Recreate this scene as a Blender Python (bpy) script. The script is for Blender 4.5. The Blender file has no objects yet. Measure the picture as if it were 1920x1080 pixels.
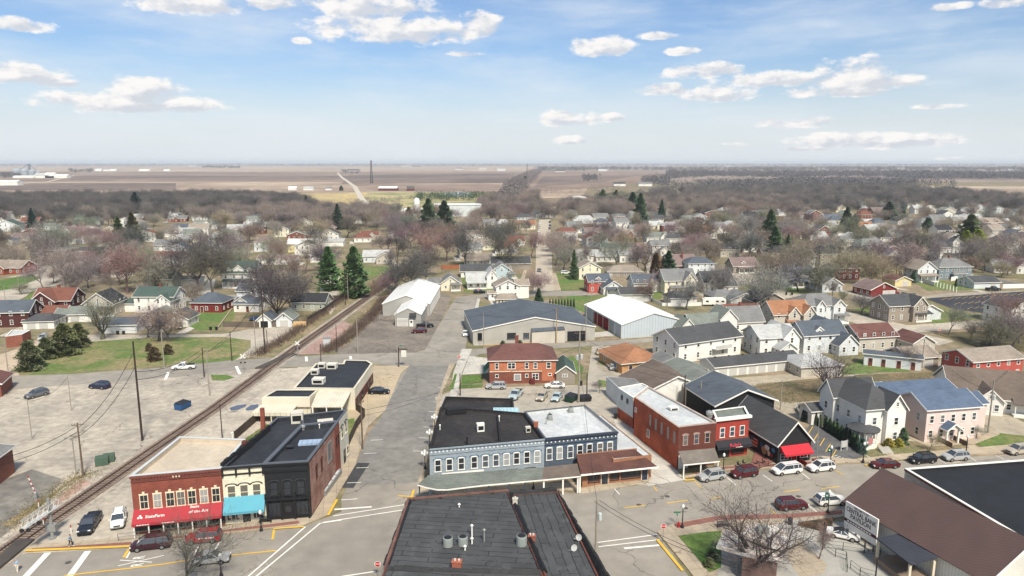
import bpy,bmesh,math,random
import numpy as np
from mathutils import Vector,Matrix
R = math.radians
random.seed(7)
S = bpy.context.scene
C = S.collection
CAMH,FPX,PITCH = 52.0,1331.0,10.05
_sp,_cp = math.sin(R(PITCH)),math.cos(R(PITCH))
def ray(px,py):
 x = (px - 960) /FPX;y = (540 - py) /FPX
 return Vector((x,_cp + y*_sp,-_sp + y*_cp))
def G(px,py,z=0.0):
 d = ray(px,py);t = (z - CAMH) /d.z
 return Vector((d.x*t,d.y*t,z))
def HT(px,pyb,pyt):
 g = G(px,pyb);y = (540 - pyt) /FPX
 # point (gy, z): (z-CAMH)/gy = tan of ray
 s = (-_sp + y*_cp) /(_cp + y*_sp)
 return CAMH + g.y*s
def ang(a,b): return math.atan2(b.y - a.y,b.x - a.x)
# ------------------------------------------------------------------ materials
MATS = {}
def mat(key,col=(.5,.5,.5),rough=.85,kind='noise',var=.18,scale=1.0,col2=None,metal=0.0,spec=.3,p=1.0,bump=0.0,emit=0):
 if key in MATS: return MATS[key]
 m = bpy.data.materials.new(key);m.use_nodes = True
 n = m.node_tree.nodes;l = m.node_tree.links
 b = n['Principled BSDF']
 b.inputs['Roughness'].default_value = rough
 b.inputs['Metallic'].default_value = metal
 b.inputs['Specular IOR Level'].default_value = spec
 c1 = (*col,1);c2 = (*(col2 if col2 else [c*(1 - var) for c in col]),1)
 MATS[key] = m
 if kind == 'plain':
  b.inputs['Base Color'].default_value = c1;return m
 tc = n.new('ShaderNodeTexCoord')
 def noise(sc,det=4,vec=None,dist=0.0):
  x = n.new('ShaderNodeTexNoise');x.inputs['Scale'].default_value = sc;x.inputs['Detail'].default_value = det
  x.inputs['Distortion'].default_value = dist
  l.new(vec if vec is not None else tc.outputs['Object'],x.inputs['Vector']);return x.outputs['Fac']
 def ramp(f,a,bb,ca,cb):
  r = n.new('ShaderNodeValToRGB');r.color_ramp.elements[0].position = a;r.color_ramp.elements[1].position = bb
  r.color_ramp.elements[0].color = ca;r.color_ramp.elements[1].color = cb
  l.new(f,r.inputs['Fac']);return r.outputs['Color']
 def mix(f,a,bb,mode='MIX'):
  x = n.new('ShaderNodeMix');x.data_type = 'RGBA';x.blend_type = mode
  for s,v in ((x.inputs[0],f),(x.inputs[6],a),(x.inputs[7],bb)):
   if hasattr(v,'links'): l.new(v,s)
   else: s.default_value = v
  return x.outputs[2]
 def math_(op,a,bb=0.0):
  x = n.new('ShaderNodeMath');x.operation = op
  for s,v in ((x.inputs[0],a),(x.inputs[1],bb)):
   if hasattr(v,'links'): l.new(v,s)
   else: s.default_value = v
  return x.outputs[0]
 def sepv(v):
  s = n.new('ShaderNodeSeparateXYZ');l.new(v,s.inputs[0]);return s.outputs
 def wallvec():
  s = sepv(tc.outputs['Object']);c = n.new('ShaderNodeCombineXYZ')
  l.new(math_('ADD',s[0],s[1]),c.inputs[0]);l.new(s[2],c.inputs[1]);return c.outputs[0]
 base = ramp(noise(.35*scale,6),.35,.65,c1,c2)
 fine = noise(6*scale,3)
 col_out = mix(.5*min(1,var*3),base,mix(1.0,base,ramp(fine,.3,.7,(.75,.75,.75,1),(1.2,1.2,1.2,1)),'MULTIPLY'))
 hgt = fine
 if kind == 'brick':
  br = n.new('ShaderNodeTexBrick');l.new(wallvec(),br.inputs['Vector'])
  br.inputs['Scale'].default_value = 1.0;br.inputs['Brick Width'].default_value = .42;br.inputs['Row Height'].default_value = .15
  br.inputs['Mortar Size'].default_value = .012;br.inputs['Bias'].default_value = 0
  br.inputs['Color1'].default_value = (1.12,1.1,1.1,1);br.inputs['Color2'].default_value = (.72,.72,.75,1);br.inputs['Mortar'].default_value = (1.05,1.15,1.2,1)
  col_out = mix(.75,col_out,mix(1.0,col_out,br.outputs['Color'],'MULTIPLY'))
 elif kind == 'siding':
  s = sepv(tc.outputs['Object']);f = math_('FRACT',math_('MULTIPLY',s[2],3.3*p))
  col_out = mix(1.0,col_out,ramp(f,.02,.16,(.80,.80,.80,1),(1,1,1,1)),'MULTIPLY');hgt = f
 elif kind == 'shingle':
  s = sepv(tc.outputs['Object'])
  br = n.new('ShaderNodeTexBrick')
  c = n.new('ShaderNodeCombineXYZ');l.new(math_('ADD',s[0],math_('MULTIPLY',s[1],.35)),c.inputs[0]);l.new(math_('ADD',s[2],math_('MULTIPLY',s[1],.5)),c.inputs[1]);l.new(c.outputs[0],br.inputs['Vector'])
  br.inputs['Scale'].default_value = 1;br.inputs['Brick Width'].default_value = .9;br.inputs['Row Height'].default_value = .28;br.inputs['Mortar Size'].default_value = .02
  br.inputs['Color1'].default_value = (1.18,1.18,1.18,1);br.inputs['Color2'].default_value = (.8,.8,.8,1);br.inputs['Mortar'].default_value = (.62,.62,.62,1)
  col_out = mix(.6,col_out,mix(1.0,col_out,br.outputs['Color'],'MULTIPLY'))
  hgt = br.outputs['Fac']
 elif kind in ('ribx','riby','ribw'):
  s = sepv(tc.outputs['Object']);a = s[0] if kind == 'ribx' else s[1] if kind == 'riby' else math_('ADD',s[0],s[1])
  f = math_('FRACT',math_('MULTIPLY',a,p))
  col_out = mix(1.0,col_out,ramp(f,.05,.22,(.68,.68,.7,1),(1,1,1,1)),'MULTIPLY');hgt = f
 elif kind == 'rolled':      # overlapped roofing felt: long strips with tarred laps
  nz = noise(.6,3);s = sepv(tc.outputs['Object'])
  c = n.new('ShaderNodeCombineXYZ');l.new(s[0],c.inputs[0]);l.new(math_('ADD',s[1],math_('MULTIPLY',nz,.35)),c.inputs[1])
  br = n.new('ShaderNodeTexBrick');l.new(c.outputs[0],br.inputs['Vector'])
  br.inputs['Scale'].default_value = 1;br.inputs['Brick Width'].default_value = 6.5;br.inputs['Row Height'].default_value = 1.0*p;br.inputs['Mortar Size'].default_value = .055;br.inputs['Mortar Smooth'].default_value = .2
  br.inputs['Color1'].default_value = (1.1,1.1,1.1,1);br.inputs['Color2'].default_value = (.85,.86,.88,1);br.inputs['Mortar'].default_value = (.22,.22,.22,1)
  ff = math_('MULTIPLY',math_('GREATER_THAN',noise(.9,4),.40),.95)
  col_out = mix(ff,col_out,mix(1.0,col_out,br.outputs['Color'],'MULTIPLY'))
  sp = ramp(noise(.5,8),.58,.75,(0,0,0,1),(1,1,1,1))
  col_out = mix(sp,col_out,mix(1.0,col_out,(1.5,1.5,1.5,1),'MULTIPLY'))
 elif kind in ('asphalt','concrete','gravel','membrane'):
  big = ramp(noise(.035*scale,5,dist=1.0),.38,.62,(1,1,1,1),(1 - var,1 - var,1 - var*.9,1))
  mid = ramp(noise(.22*scale,6,dist=.6),.3,.7,(1 + var*.4,) *3 + (1,),(1 - var*.5,) *3 + (1,))
  col_out = mix(1.0,mix(1.0,col_out,big,'MULTIPLY'),mid,'MULTIPLY')
  gr = ramp(noise(9.0,2),.25,.75,(.88,.88,.88,1),(1.1,1.1,1.1,1))
  col_out = mix(1.0,col_out,gr,'MULTIPLY')
  if kind in ('asphalt','concrete'):
   vo = n.new('ShaderNodeTexVoronoi');vo.feature = 'DISTANCE_TO_EDGE';vo.inputs['Scale'].default_value = .085 if kind == 'asphalt' else .12
   nv = n.new('ShaderNodeTexNoise');nv.inputs['Scale'].default_value = .35;nv.inputs['Detail'].default_value = 5
   l.new(tc.outputs['Object'],nv.inputs['Vector'])
   vm = n.new('ShaderNodeVectorMath');vm.operation = 'MULTIPLY_ADD';l.new(nv.outputs['Color'],vm.inputs[0]);vm.inputs[1].default_value = (5,5,0);l.new(tc.outputs['Object'],vm.inputs[2])
   l.new(vm.outputs[0],vo.inputs['Vector'])
   cr = ramp(vo.outputs['Distance'],.002,.0125,(.33,.32,.30,1),(1,1,1,1))
   gate = ramp(noise(.05,2),.47 if kind == 'asphalt' else .4,.56,(0,0,0,1),(1,1,1,1))
   col_out = mix(mix(1.0,gate,(.8,.8,.8,1),'MULTIPLY'),col_out,mix(1.0,col_out,cr,'MULTIPLY'))
  if kind == 'concrete':
   br = n.new('ShaderNodeTexBrick');mp = n.new('ShaderNodeMapping');l.new(tc.outputs['Object'],mp.inputs[0]);mp.inputs['Rotation'].default_value = (0,0,R(-12));l.new(mp.outputs[0],br.inputs['Vector'])
   br.offset = 0;br.inputs['Scale'].default_value = 1;br.inputs['Brick Width'].default_value = 4*p;br.inputs['Row Height'].default_value = 4*p;br.inputs['Mortar Size'].default_value = .035
   br.inputs['Color1'].default_value = (1.04,) *3 + (1,);br.inputs['Color2'].default_value = (.93,) *3 + (1,);br.inputs['Mortar'].default_value = (.6,) *3 + (1,)
   col_out = mix(1.0,col_out,br.outputs['Color'],'MULTIPLY')
  hgt = noise(9.0,2)
 elif kind == 'grass':
  a = ramp(noise(.045*scale,6,dist=.8),.40,.60,c1,c2)
  b2 = ramp(noise(.4*scale,6),.3,.7,(.7,.72,.7,1),(1.3,1.25,1.2,1))
  b3 = ramp(noise(4,2),.3,.7,(.75,.75,.75,1),(1.2,1.2,1.2,1))
  col_out = mix(1.0,mix(1.0,a,b2,'MULTIPLY'),b3,'MULTIPLY')
  hgt = noise(4,2)
 elif kind == 'inst':        # every tree of the wood a little different
  oi = n.new('ShaderNodeObjectInfo')
  col_out = mix(1.0,c1,ramp(oi.outputs['Random'],0,1,(.62,.64,.66,1),(1.45,1.36,1.28,1)),'MULTIPLY')
 elif kind == 'obj':         # tint taken from the object's own colour
  oi = n.new('ShaderNodeObjectInfo')
  v = ramp(noise(.6*scale,3),.3,.7,(.72,.72,.72,1),(1.25,1.25,1.25,1))
  col_out = mix(1.0,oi.outputs['Color'],v,'MULTIPLY')
 l.new(col_out,b.inputs['Base Color'])
 if bump:
  bp = n.new('ShaderNodeBump');bp.inputs['Strength'].default_value = bump;bp.inputs['Distance'].default_value = .05
  l.new(hgt,bp.inputs['Height']);l.new(bp.outputs[0],b.inputs['Normal'])
 return m
def sr(r,g,b):
 L_ = .3*r + .59*g + .11*b;r,g,b = [c + (L_ - c) *.20 for c in (r,g,b)];r,b = r*1.02,b*.95
 f = lambda c: ((c/255 + .055) /1.055) ** 2.4 if c > 10 else c/255/12.92
 return (f(r),f(g),f(b))
# ------------------------------------------------------------------ mesh building
class MB:
 def __init__(s): s.v = [];s.f = [];s.m = []
 def add(s,vs,fs,mi=0):
  o = len(s.v);s.v += [tuple(v) for v in vs];s.f += [tuple(i + o for i in f) for f in fs];s.m += [mi] *len(fs);return s
 def box(s,x0,x1,y0,y1,z0,z1,mi=0):
  return s.add([(x0,y0,z0),(x1,y0,z0),(x1,y1,z0),(x0,y1,z0),(x0,y0,z1),(x1,y0,z1),(x1,y1,z1),(x0,y1,z1)],
    [(0,3,2,1),(4,5,6,7),(0,1,5,4),(1,2,6,5),(2,3,7,6),(3,0,4,7)],mi)
 def prism(s,pts,z0,z1,mi=0,top=None,cap0=True):
  n = len(pts);a = sum(pts[i][0] *pts[(i + 1) % n][1] - pts[(i + 1) % n][0] *pts[i][1] for i in range(n))
  if a < 0: pts = pts[::-1]
  vs = [(p[0],p[1],z0) for p in pts] + [(p[0],p[1],z1) for p in pts]
  s.add(vs,[(i,(i + 1) % n,n + (i + 1) % n,n + i) for i in range(n)] + ([tuple(range(n - 1,-1,-1))] if cap0 else []),mi)
  return s.add([(p[0],p[1],z1) for p in pts],[tuple(range(n))],mi if top is None else top)
 def quad(s,*pts,mi=0): return s.add(pts,[tuple(range(len(pts)))],mi)
 def slab(s,pts,t,mi=0):
  P = [Vector(p) for p in pts];nrm = (P[1] - P[0]).cross(P[2] - P[0]).normalized()
  if nrm.z < 0: P = P[::-1];nrm = -nrm
  Q = [p - nrm*t for p in P];n = len(P)
  return s.add(P + Q,[tuple(range(n)),tuple(range(2*n - 1,n - 1,-1))] + [(i,n + i,n + (i + 1) % n,(i + 1) % n) for i in range(n)],mi)
 def tube(s,a,b,r0,r1=None,n=6,mi=0,cap=True):
  a = Vector(a);b = Vector(b);r1 = r0 if r1 is None else r1
  d = (b - a).normalized();u = d.orthogonal().normalized();w = d.cross(u)
  vs = [a + (u*math.cos(t) + w*math.sin(t)) *r0 for t in [2*math.pi*i/n for i in range(n)]] + \
    [b + (u*math.cos(t) + w*math.sin(t)) *r1 for t in [2*math.pi*i/n for i in range(n)]]
  fs = [(i,(i + 1) % n,n + (i + 1) % n,n + i) for i in range(n)]
  if cap: fs += [tuple(range(n - 1,-1,-1)),tuple(range(n,2*n))]
  return s.add(vs,fs,mi)
 def lathe(s,prof,c=(0,0),n=12,mi=0):
  vs = [];k = len(prof)
  for r,z in prof:
   vs += [(c[0] + r*math.cos(2*math.pi*i/n),c[1] + r*math.sin(2*math.pi*i/n),z) for i in range(n)]
  fs = [(j*n + i,j*n + (i + 1) % n,(j + 1) *n + (i + 1) % n,(j + 1) *n + i) for j in range(k - 1) for i in range(n)]
  fs += [tuple(range(n - 1,-1,-1)),tuple(range((k - 1) *n,k*n))]
  return s.add(vs,fs,mi)
 def blob(s,c,r,mi=0,seed=0,rough=.2,sub=2):
  rnd = random.Random(seed);bm = bmesh.new();bmesh.ops.create_icosphere(bm,subdivisions=sub,radius=1)
  vs = [(c[0] + v.co.x*r[0] *(1 + rnd.uniform(-rough,rough)),c[1] + v.co.y*r[1] *(1 + rnd.uniform(-rough,rough)),c[2] + v.co.z*r[2] *(1 + rnd.uniform(-rough,rough))) for v in bm.verts]
  fs = [tuple(v.index for v in f.verts) for f in bm.faces];bm.free();return s.add(vs,fs,mi)
 def mesh(s,name,mats,smooth=False):
  me = bpy.data.meshes.new(name);me.from_pydata(s.v,[],s.f)
  for m in mats: me.materials.append(m)
  me.polygons.foreach_set('material_index',s.m)
  if smooth: me.polygons.foreach_set('use_smooth',[True] *len(s.f))
  me.validate();me.update();return me
 def obj(s,name,mats,parent=None,loc=None,rz=None,smooth=False,label=None):
  if not isinstance(mats,(list,tuple)): mats = [mats]
  o = bpy.data.objects.new(name,s.mesh(name,mats,smooth));C.objects.link(o)
  if parent is not None: o.parent = parent
  if loc is not None: o.location = loc
  if rz is not None: o.rotation_euler = (0,0,rz)
  if label: o['label'] = label
  return o
def tag(o,label=None,cat=None,group=None,kind=None):
 if label: o['label'] = label
 if cat: o['category'] = cat
 if group: o['group'] = group
 if kind: o['kind'] = kind
 return o
def empty(name,loc,rz=0.0,label=None,cat=None,group=None):
 o = bpy.data.objects.new(name,None);C.objects.link(o);o.location = loc;o.rotation_euler = (0,0,rz)
 o.empty_display_size = .5
 return tag(o,label,cat,group)
def place(me,name,parent=None,loc=(0,0,0),rz=0.0,label=None,color=None,scale=None):
 o = bpy.data.objects.new(name,me);C.objects.link(o);o.location = loc;o.rotation_euler = (0,0,rz)
 if parent is not None: o.parent = parent
 if label: o['label'] = label
 if color: o.color = color
 if scale: o.scale = scale
 return o
NOTREE = []
# ------------------------------------------------------------------ flat ground pieces
_k = [0.0]
def flat(name,px,z,m,kind='structure',h=0.0,zc=0.0):
 P = [p if isinstance(p,Vector) else G(p[0],p[1],zc) for p in px]
 mb = MB();_k[0] += .00015;z += _k[0];h += _k[0] if h else 0
 if h: mb.prism([(p.x,p.y) for p in P],0,h)
 else:
  mb.add([(p.x,p.y,z) for p in P],[tuple(range(len(P)))])
  a = sum(P[i].x*P[(i + 1) % len(P)].y - P[(i + 1) % len(P)].x*P[i].y for i in range(len(P)))
  if a < 0: mb.f = [f[::-1] for f in mb.f]
 bm = bmesh.new();me = mb.mesh(name,[m]);bm.from_mesh(me)
 bmesh.ops.triangulate(bm,faces=[f for f in bm.faces if len(f.verts) > 4]);bm.to_mesh(me);bm.free()
 if any(k in name for k in ('road','parking','path','pavement','ground','walk')): NOTREE.append([(p.x,p.y) for p in P])
 o = place(me,name);tag(o,kind=kind);return o
def strip(name,px,w,z,m,kind='structure',h=0.0,obj=True):
 P = [p if isinstance(p,Vector) else G(p[0],p[1]) for p in px];L = [];Rr = []
 for i,p in enumerate(P):
  d = (P[min(i + 1,len(P) - 1)] - P[max(i - 1,0)]);d.z = 0;d.normalize();nn = Vector((-d.y,d.x,0))
  L.append(p + nn*w/2);Rr.append(p - nn*w/2)
 mb = MB();_k[0] += .00004;z += _k[0]
 for i in range(len(P) - 1):
  if h: mb.prism([(q.x,q.y) for q in (L[i],Rr[i],Rr[i + 1],L[i + 1])],z,z + h)
  else: mb.add([(q.x,q.y,z) for q in (L[i],Rr[i],Rr[i + 1],L[i + 1])],[(0,1,2,3)])
 return tag(mb.obj(name,m),kind=kind)
# ================================================================== camera, light, sky, air
cam = bpy.data.cameras.new('camera');co = bpy.data.objects.new('camera',cam);C.objects.link(co)
cam.sensor_width = 36;cam.lens = 36*FPX/1920;cam.clip_end = 60000;cam.clip_start = .5
co.location = (0,0,CAMH);co.rotation_euler = (R(90 - PITCH),0,0);S.camera = co
S.view_settings.view_transform = 'Standard';S.view_settings.look = 'None';S.view_settings.gamma = 1
S.view_settings.exposure = 0.47
cy = S.cycles;cy.use_denoising = True;cy.max_bounces = 4;cy.diffuse_bounces = 2;cy.glossy_bounces = 2;cy.transmission_bounces = 2
cy.volume_bounces = 0;cy.transparent_max_bounces = 8;cy.use_adaptive_sampling = True;cy.adaptive_threshold = .02
S.render.threads_mode = 'AUTO'
SUN_EL,SUN_AZ = 50,160          # behind the viewer, to the right
sd = Vector((math.sin(R(SUN_AZ)) *math.cos(R(SUN_EL)),math.cos(R(SUN_AZ)) *math.cos(R(SUN_EL)),math.sin(R(SUN_EL))))
sl = bpy.data.lights.new('sun','SUN');sl.energy = 4.0;sl.angle = R(8);sl.color = (1,.945,.86)
so = bpy.data.objects.new('sun',sl);C.objects.link(so);so.rotation_euler = sd.to_track_quat('Z','Y').to_euler();so.location = (-100,-50,200)
W = bpy.data.worlds.new('World');S.world = W;W.use_nodes = True
nt = W.node_tree;nn_ = nt.nodes;nl = nt.links
bg = nn_['Background'];sky = nn_.new('ShaderNodeTexSky');sky.sky_type = 'NISHITA';sky.sun_disc = False
sky.sun_elevation = R(SUN_EL);sky.sun_rotation = math.atan2(sd.x,sd.y);sky.air_density = 1.0;sky.dust_density = 1.2;sky.ozone_density = 2.0
bg.inputs['Strength'].default_value = .074
def wm(op,a,b=0.0,c=None):
 x = nn_.new('ShaderNodeMath');x.operation = op
 for i,v in enumerate((a,b) if c is None else (a,b,c)):
  if hasattr(v,'links'): nl.new(v,x.inputs[i])
  else: x.inputs[i].default_value = v
 return x.outputs[0]
def wmix(f,a,b,mode='MIX'):
 x = nn_.new('ShaderNodeMix');x.data_type = 'RGBA';x.blend_type = mode
 for s,v in ((x.inputs[0],f),(x.inputs[6],a),(x.inputs[7],b)):
  if hasattr(v,'links'): nl.new(v,s)
  else: s.default_value = v
 return x.outputs[2]
def wramp(f,a,b,ca=(0,0,0,1),cb=(1,1,1,1)):
 r = nn_.new('ShaderNodeMapRange');r.inputs[1].default_value = a;r.inputs[2].default_value = b;r.interpolation_type = 'SMOOTHSTEP'
 nl.new(f,r.inputs[0]);return r.outputs[0]
tcw = nn_.new('ShaderNodeTexCoord');sp_ = nn_.new('ShaderNodeSeparateXYZ');nl.new(tcw.outputs['Generated'],sp_.inputs[0])
az = wm('ARCTAN2',sp_.outputs[0],sp_.outputs[1]);el = wm('ARCSINE',sp_.outputs[2])
cv = nn_.new('ShaderNodeCombineXYZ');nl.new(az,cv.inputs[0]);nl.new(wm('MULTIPLY',el,1.9),cv.inputs[1])
def wn(sc,det,rough=.55,off=(0,0,0),vec=None):
 mp = nn_.new('ShaderNodeVectorMath');mp.operation = 'ADD';nl.new(vec or cv.outputs[0],mp.inputs[0]);mp.inputs[1].default_value = off
 x = nn_.new('ShaderNodeTexNoise');x.inputs['Scale'].default_value = sc;x.inputs['Detail'].default_value = det;x.inputs['Roughness'].default_value = rough
 nl.new(mp.outputs[0],x.inputs['Vector']);return x.outputs['Fac']
puff = wn(26,7,.6);puff_up = wn(26,4,.6,off=(-.008,.016,0))
# cumulus clouds: centre and half-size (photo survey pixels turned into azimuth/elevation), and how flat-bottomed grey
CL = [(740,58,160,30,1.2),(905,50,40,24,1),(690,12,120,26,1.3),(340,8,100,20,1),(505,8,45,12,.8),(40,140,65,20,1),(100,155,45,9,1.4),
  (240,195,140,20,1.3),(275,170,62,26,1),(1128,90,62,20,.9),(1320,135,70,15,.7),(1240,170,48,12,.7),(1345,178,68,17,.8),
  (1440,152,95,15,.8),(1600,150,75,32,.9),(1650,155,75,16,.9),(1575,172,95,12,1.0),(1070,224,62,18,.9),(1068,264,38,10,.8),(1505,231,80,11,.8),
  (1550,265,32,16,.8),(1640,266,125,15,.9),(1895,5,40,9,.7),(1280,97,36,8,.5),(1230,68,38,8,.5),(1500,280,50,5,.6),(870,101,35,6,.5),
  (30,48,45,12,.45),(1780,297,22,5,.6),(1375,270,24,5,.4),(1145,222,30,9,.4),(1780,14,30,8,.4),(565,77,18,7,.5),(1760,200,40,5,.35)]
dens = None;low = None
for (cx,cy_,rx,ry,grey) in CL:
 d0 = ray(cx,cy_).normalized();a0 = math.atan2(d0.x,d0.y);e0 = math.asin(d0.z)
 k = 1/FPX
 da = wm('MULTIPLY',wm('SUBTRACT',az,a0),1/(rx*1.02*k));de = wm('MULTIPLY',wm('SUBTRACT',el,e0),1/(ry*1.04*k))
 # flatter underside
 de2 = wm('MAXIMUM',de,wm('MULTIPLY',de,-1.35))
 v = wm('SUBTRACT',1.0,wm('ADD',wm('MULTIPLY',da,da),wm('MULTIPLY',de2,de2)))
 v = wm('MAXIMUM',v,-1.0)
 g_ = wm('MULTIPLY',wm('MULTIPLY',wm('MAXIMUM',v,0.0),wm('ADD',wm('MULTIPLY',de,-1.0),wm('MULTIPLY',da,.5))),grey)
 dens = v if dens is None else wm('MAXIMUM',dens,v);low = g_ if low is None else wm('MAXIMUM',low,g_)
body = wm('ADD',wm('MULTIPLY',dens,.55),wm('MULTIPLY',wm('SUBTRACT',puff,.5),2.3))
mask = wramp(body,-.10,.38)
lit = wm('ADD',wm('MULTIPLY',wm('SUBTRACT',puff,puff_up),1.6),0.0)
shade = wramp(wm('SUBTRACT',wm('ADD',low,wm('MULTIPLY',dens,.08)),wm('MULTIPLY',lit,1.0)),-.16,.42)
cloudcol = wmix(shade,(9.9,9.6,9.3,1),(6.6,6.9,7.5,1))
# thin high cloud, stretched sideways
cv2 = nn_.new('ShaderNodeCombineXYZ');nl.new(wm('MULTIPLY',az,1.0),cv2.inputs[0]);nl.new(wm('MULTIPLY',el,4.5),cv2.inputs[1])
wisp = wramp(wn(3.2,6,.55,vec=cv2.outputs[0]),.38,.74)
wisp2 = wramp(wn(9,7,.6,off=(3,1,0),vec=cv2.outputs[0]),.45,.8)
veil = wm('MINIMUM',wm('ADD',wm('MULTIPLY',wisp,.64),wm('MULTIPLY',wisp2,.28)),.80)
hz = wramp(el,.0,.15)          # milky air near the horizon
skyc = wmix(1.0,sky.outputs[0],(1.08,1.2,1.38,1),'MULTIPLY')
skyc = wmix(veil,skyc,(7.6,8.3,9.0,1))
skyc = wmix(wm('MULTIPLY',wm('SUBTRACT',1.0,hz),.86),skyc,(8.0,8.5,8.9,1))
tot = wmix(wm('MULTIPLY',mask,.95),skyc,cloudcol)
up = wramp(el,-.02,.0)
nl.new(wmix(up,skyc,tot),bg.inputs['Color'])
# the air
hb = MB();hb.box(-32000,32000,-3000,33000,-2.0,78)
hm = bpy.data.materials.new('haze_air');hm.use_nodes = True;hn = hm.node_tree.nodes;hn.remove(hn['Principled BSDF'])
pv = hn.new('ShaderNodeVolumePrincipled');pv.inputs['Color'].default_value = (.94,.98,1.0,1);pv.inputs['Density'].default_value = 7.5e-5;pv.inputs['Anisotropy'].default_value = 0
hm.node_tree.links.new(pv.outputs[0],hn['Material Output'].inputs['Volume'])
tag(hb.obj('haze',hm),kind='stuff')
# ================================================================== ground, fields, roads
LAWN = mat('lawn',sr(112,110,74),kind='grass',col2=sr(142,126,104),scale=1.0,rough=.95)
GREEN = mat('green_grass',sr(84,118,48),kind='grass',col2=sr(112,118,64),scale=2.0,rough=.95)
LUSH = mat('lush_grass',sr(70,108,38),kind='grass',col2=sr(88,118,48),scale=3.0,rough=.95)
DRY = mat('dry_grass',sr(120,112,76),kind='grass',col2=sr(146,130,100),scale=2.0,rough=.95)
MOSS = mat('mossy_ground',sr(78,76,48),kind='grass',col2=sr(104,92,62),scale=3.0,rough=.95)
ASPH = mat('road_asphalt',sr(154,148,138),kind='asphalt',var=.16)
ASPH2 = mat('old_asphalt',sr(138,136,131),kind='asphalt',var=.2,scale=2)
ASPHD = mat('dark_asphalt',sr(72,73,76),kind='asphalt',var=.22,scale=2)
SEAL = mat('sealed_asphalt',sr(62,64,74),kind='asphalt',var=.2,scale=2)
CONC = mat('concrete',sr(176,166,148),kind='concrete',var=.16)
WALK = mat('sidewalk_concrete',sr(184,168,144),kind='concrete',var=.14,p=.45)
WALKW = mat('pale_concrete',sr(196,192,184),kind='concrete',var=.12,p=.7)
LOTC = mat('lot_pavement',sr(188,178,162),kind='asphalt',var=.25,scale=2.2)
GRAV = mat('gravel',sr(190,180,164),kind='gravel',var=.2,scale=3)
BALL = mat('ballast',sr(186,174,158),kind='gravel',var=.28,scale=4)
PINK = mat('pink_ballast',sr(188,152,140),kind='gravel',var=.25,scale=4)
YARD = mat('dirt_yard',sr(142,132,120),kind='gravel',var=.3,scale=3)
PAVER = mat('brick_paver',sr(150,96,84),kind='gravel',var=.15,scale=5)
YEL = mat('yellow_paint',sr(232,180,40),kind='noise',var=.15,rough=.7)
WHT = mat('white_paint',sr(226,226,222),kind='noise',var=.12,rough=.7)
FPINK = mat('field_tan',sr(178,158,138),kind='grass',col2=sr(150,130,114),scale=.05)
FBRN = mat('field_brown',sr(126,106,94),kind='grass',col2=sr(146,124,110),scale=.06)
FDRK = mat('field_dark',sr(100,86,80),kind='grass',col2=sr(124,106,96),scale=.06)
FGRN = mat('field_green',sr(122,130,84),kind='grass',col2=sr(178,164,112),scale=.4)
FGLD = mat('field_gold',sr(190,168,112),kind='grass',col2=sr(170,152,104),scale=.3)
WATER = mat('pond_water',(.25,.33,.38),rough=.08,kind='plain',spec=.8)
def sheet(name,x0,x1,y0,y1,z,m,nx=1,ny=1):
 mb = MB();mb.add([(x0 + (x1 - x0) *i/nx,y0 + (y1 - y0) *j/ny,z) for j in range(ny + 1) for i in range(nx + 1)],
  [(j*(nx + 1) + i,j*(nx + 1) + i + 1,(j + 1) *(nx + 1) + i + 1,(j + 1) *(nx + 1) + i) for j in range(ny) for i in range(nx)])
 return tag(mb.obj(name,m),kind='structure')
FAR = mat('far_farmland',sr(150,132,120),kind='grass',col2=sr(112,98,94),scale=.02)
sheet('ground',-31000,31000,-2500,32000,0,LAWN,8,8)
sheet('farmland',-30500,30500,1900,31800,.25,FAR,8,8)
# field strips between the town and the horizon
def field(y0,y1,x0,x1,m,z,name='field',sk=0):
 flat(name,[(x0,y1),(x1 + sk,y1),(x1,y0),(x0 - sk,y0)],z,m)
field(341,372,-400,1100,FPINK,.30)
field(343.5,357,-400,330,FDRK,.40)
flat('field',[(-300,375),(260,372),(420,366),(700,361),(1000,360),(1000,352),(-300,356)],.35,FPINK)
field(323,340.5,-300,980,FBRN,.38)
field(330,337,130,700,FDRK,.42)
field(312,322,-200,1000,FPINK,.36)
field(307.5,311,-300,1300,FBRN,.34)
flat('field',[(640,345),(985,343),(965,325),(655,328)],.44,FDRK)
flat('field',[(700,358),(930,362),(975,346),(660,346)],.46,FBRN)
flat('field',[(960,362),(1150,350),(1250,335),(1240,322),(1010,322)],.44,FBRN)
flat('field',[(1000,352),(1130,342),(1190,330),(1020,330)],.48,FDRK)
flat('field',[(1660,356),(1780,366),(2100,380),(2100,349),(1730,350)],.4,FPINK)
field(318,322,1250,2200,FPINK,.4)
flat('meadow',[(545,380),(640,395),(700,372),(690,357),(560,360)],.33,FGLD)
flat('meadow',[(700,405),(820,395),(960,372),(900,352),(700,357),(640,392)],.34,FGRN)
flat('meadow',[(380,372),(560,384),(560,362),(440,364)],.3,FPINK)
pond_px = [(827,366),(842,368.5),(868,369),(885,367),(886,363),(870,361),(845,361),(830,363)]
tag(flat('pond_water',pond_px,.4,WATER),kind='structure')
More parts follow.
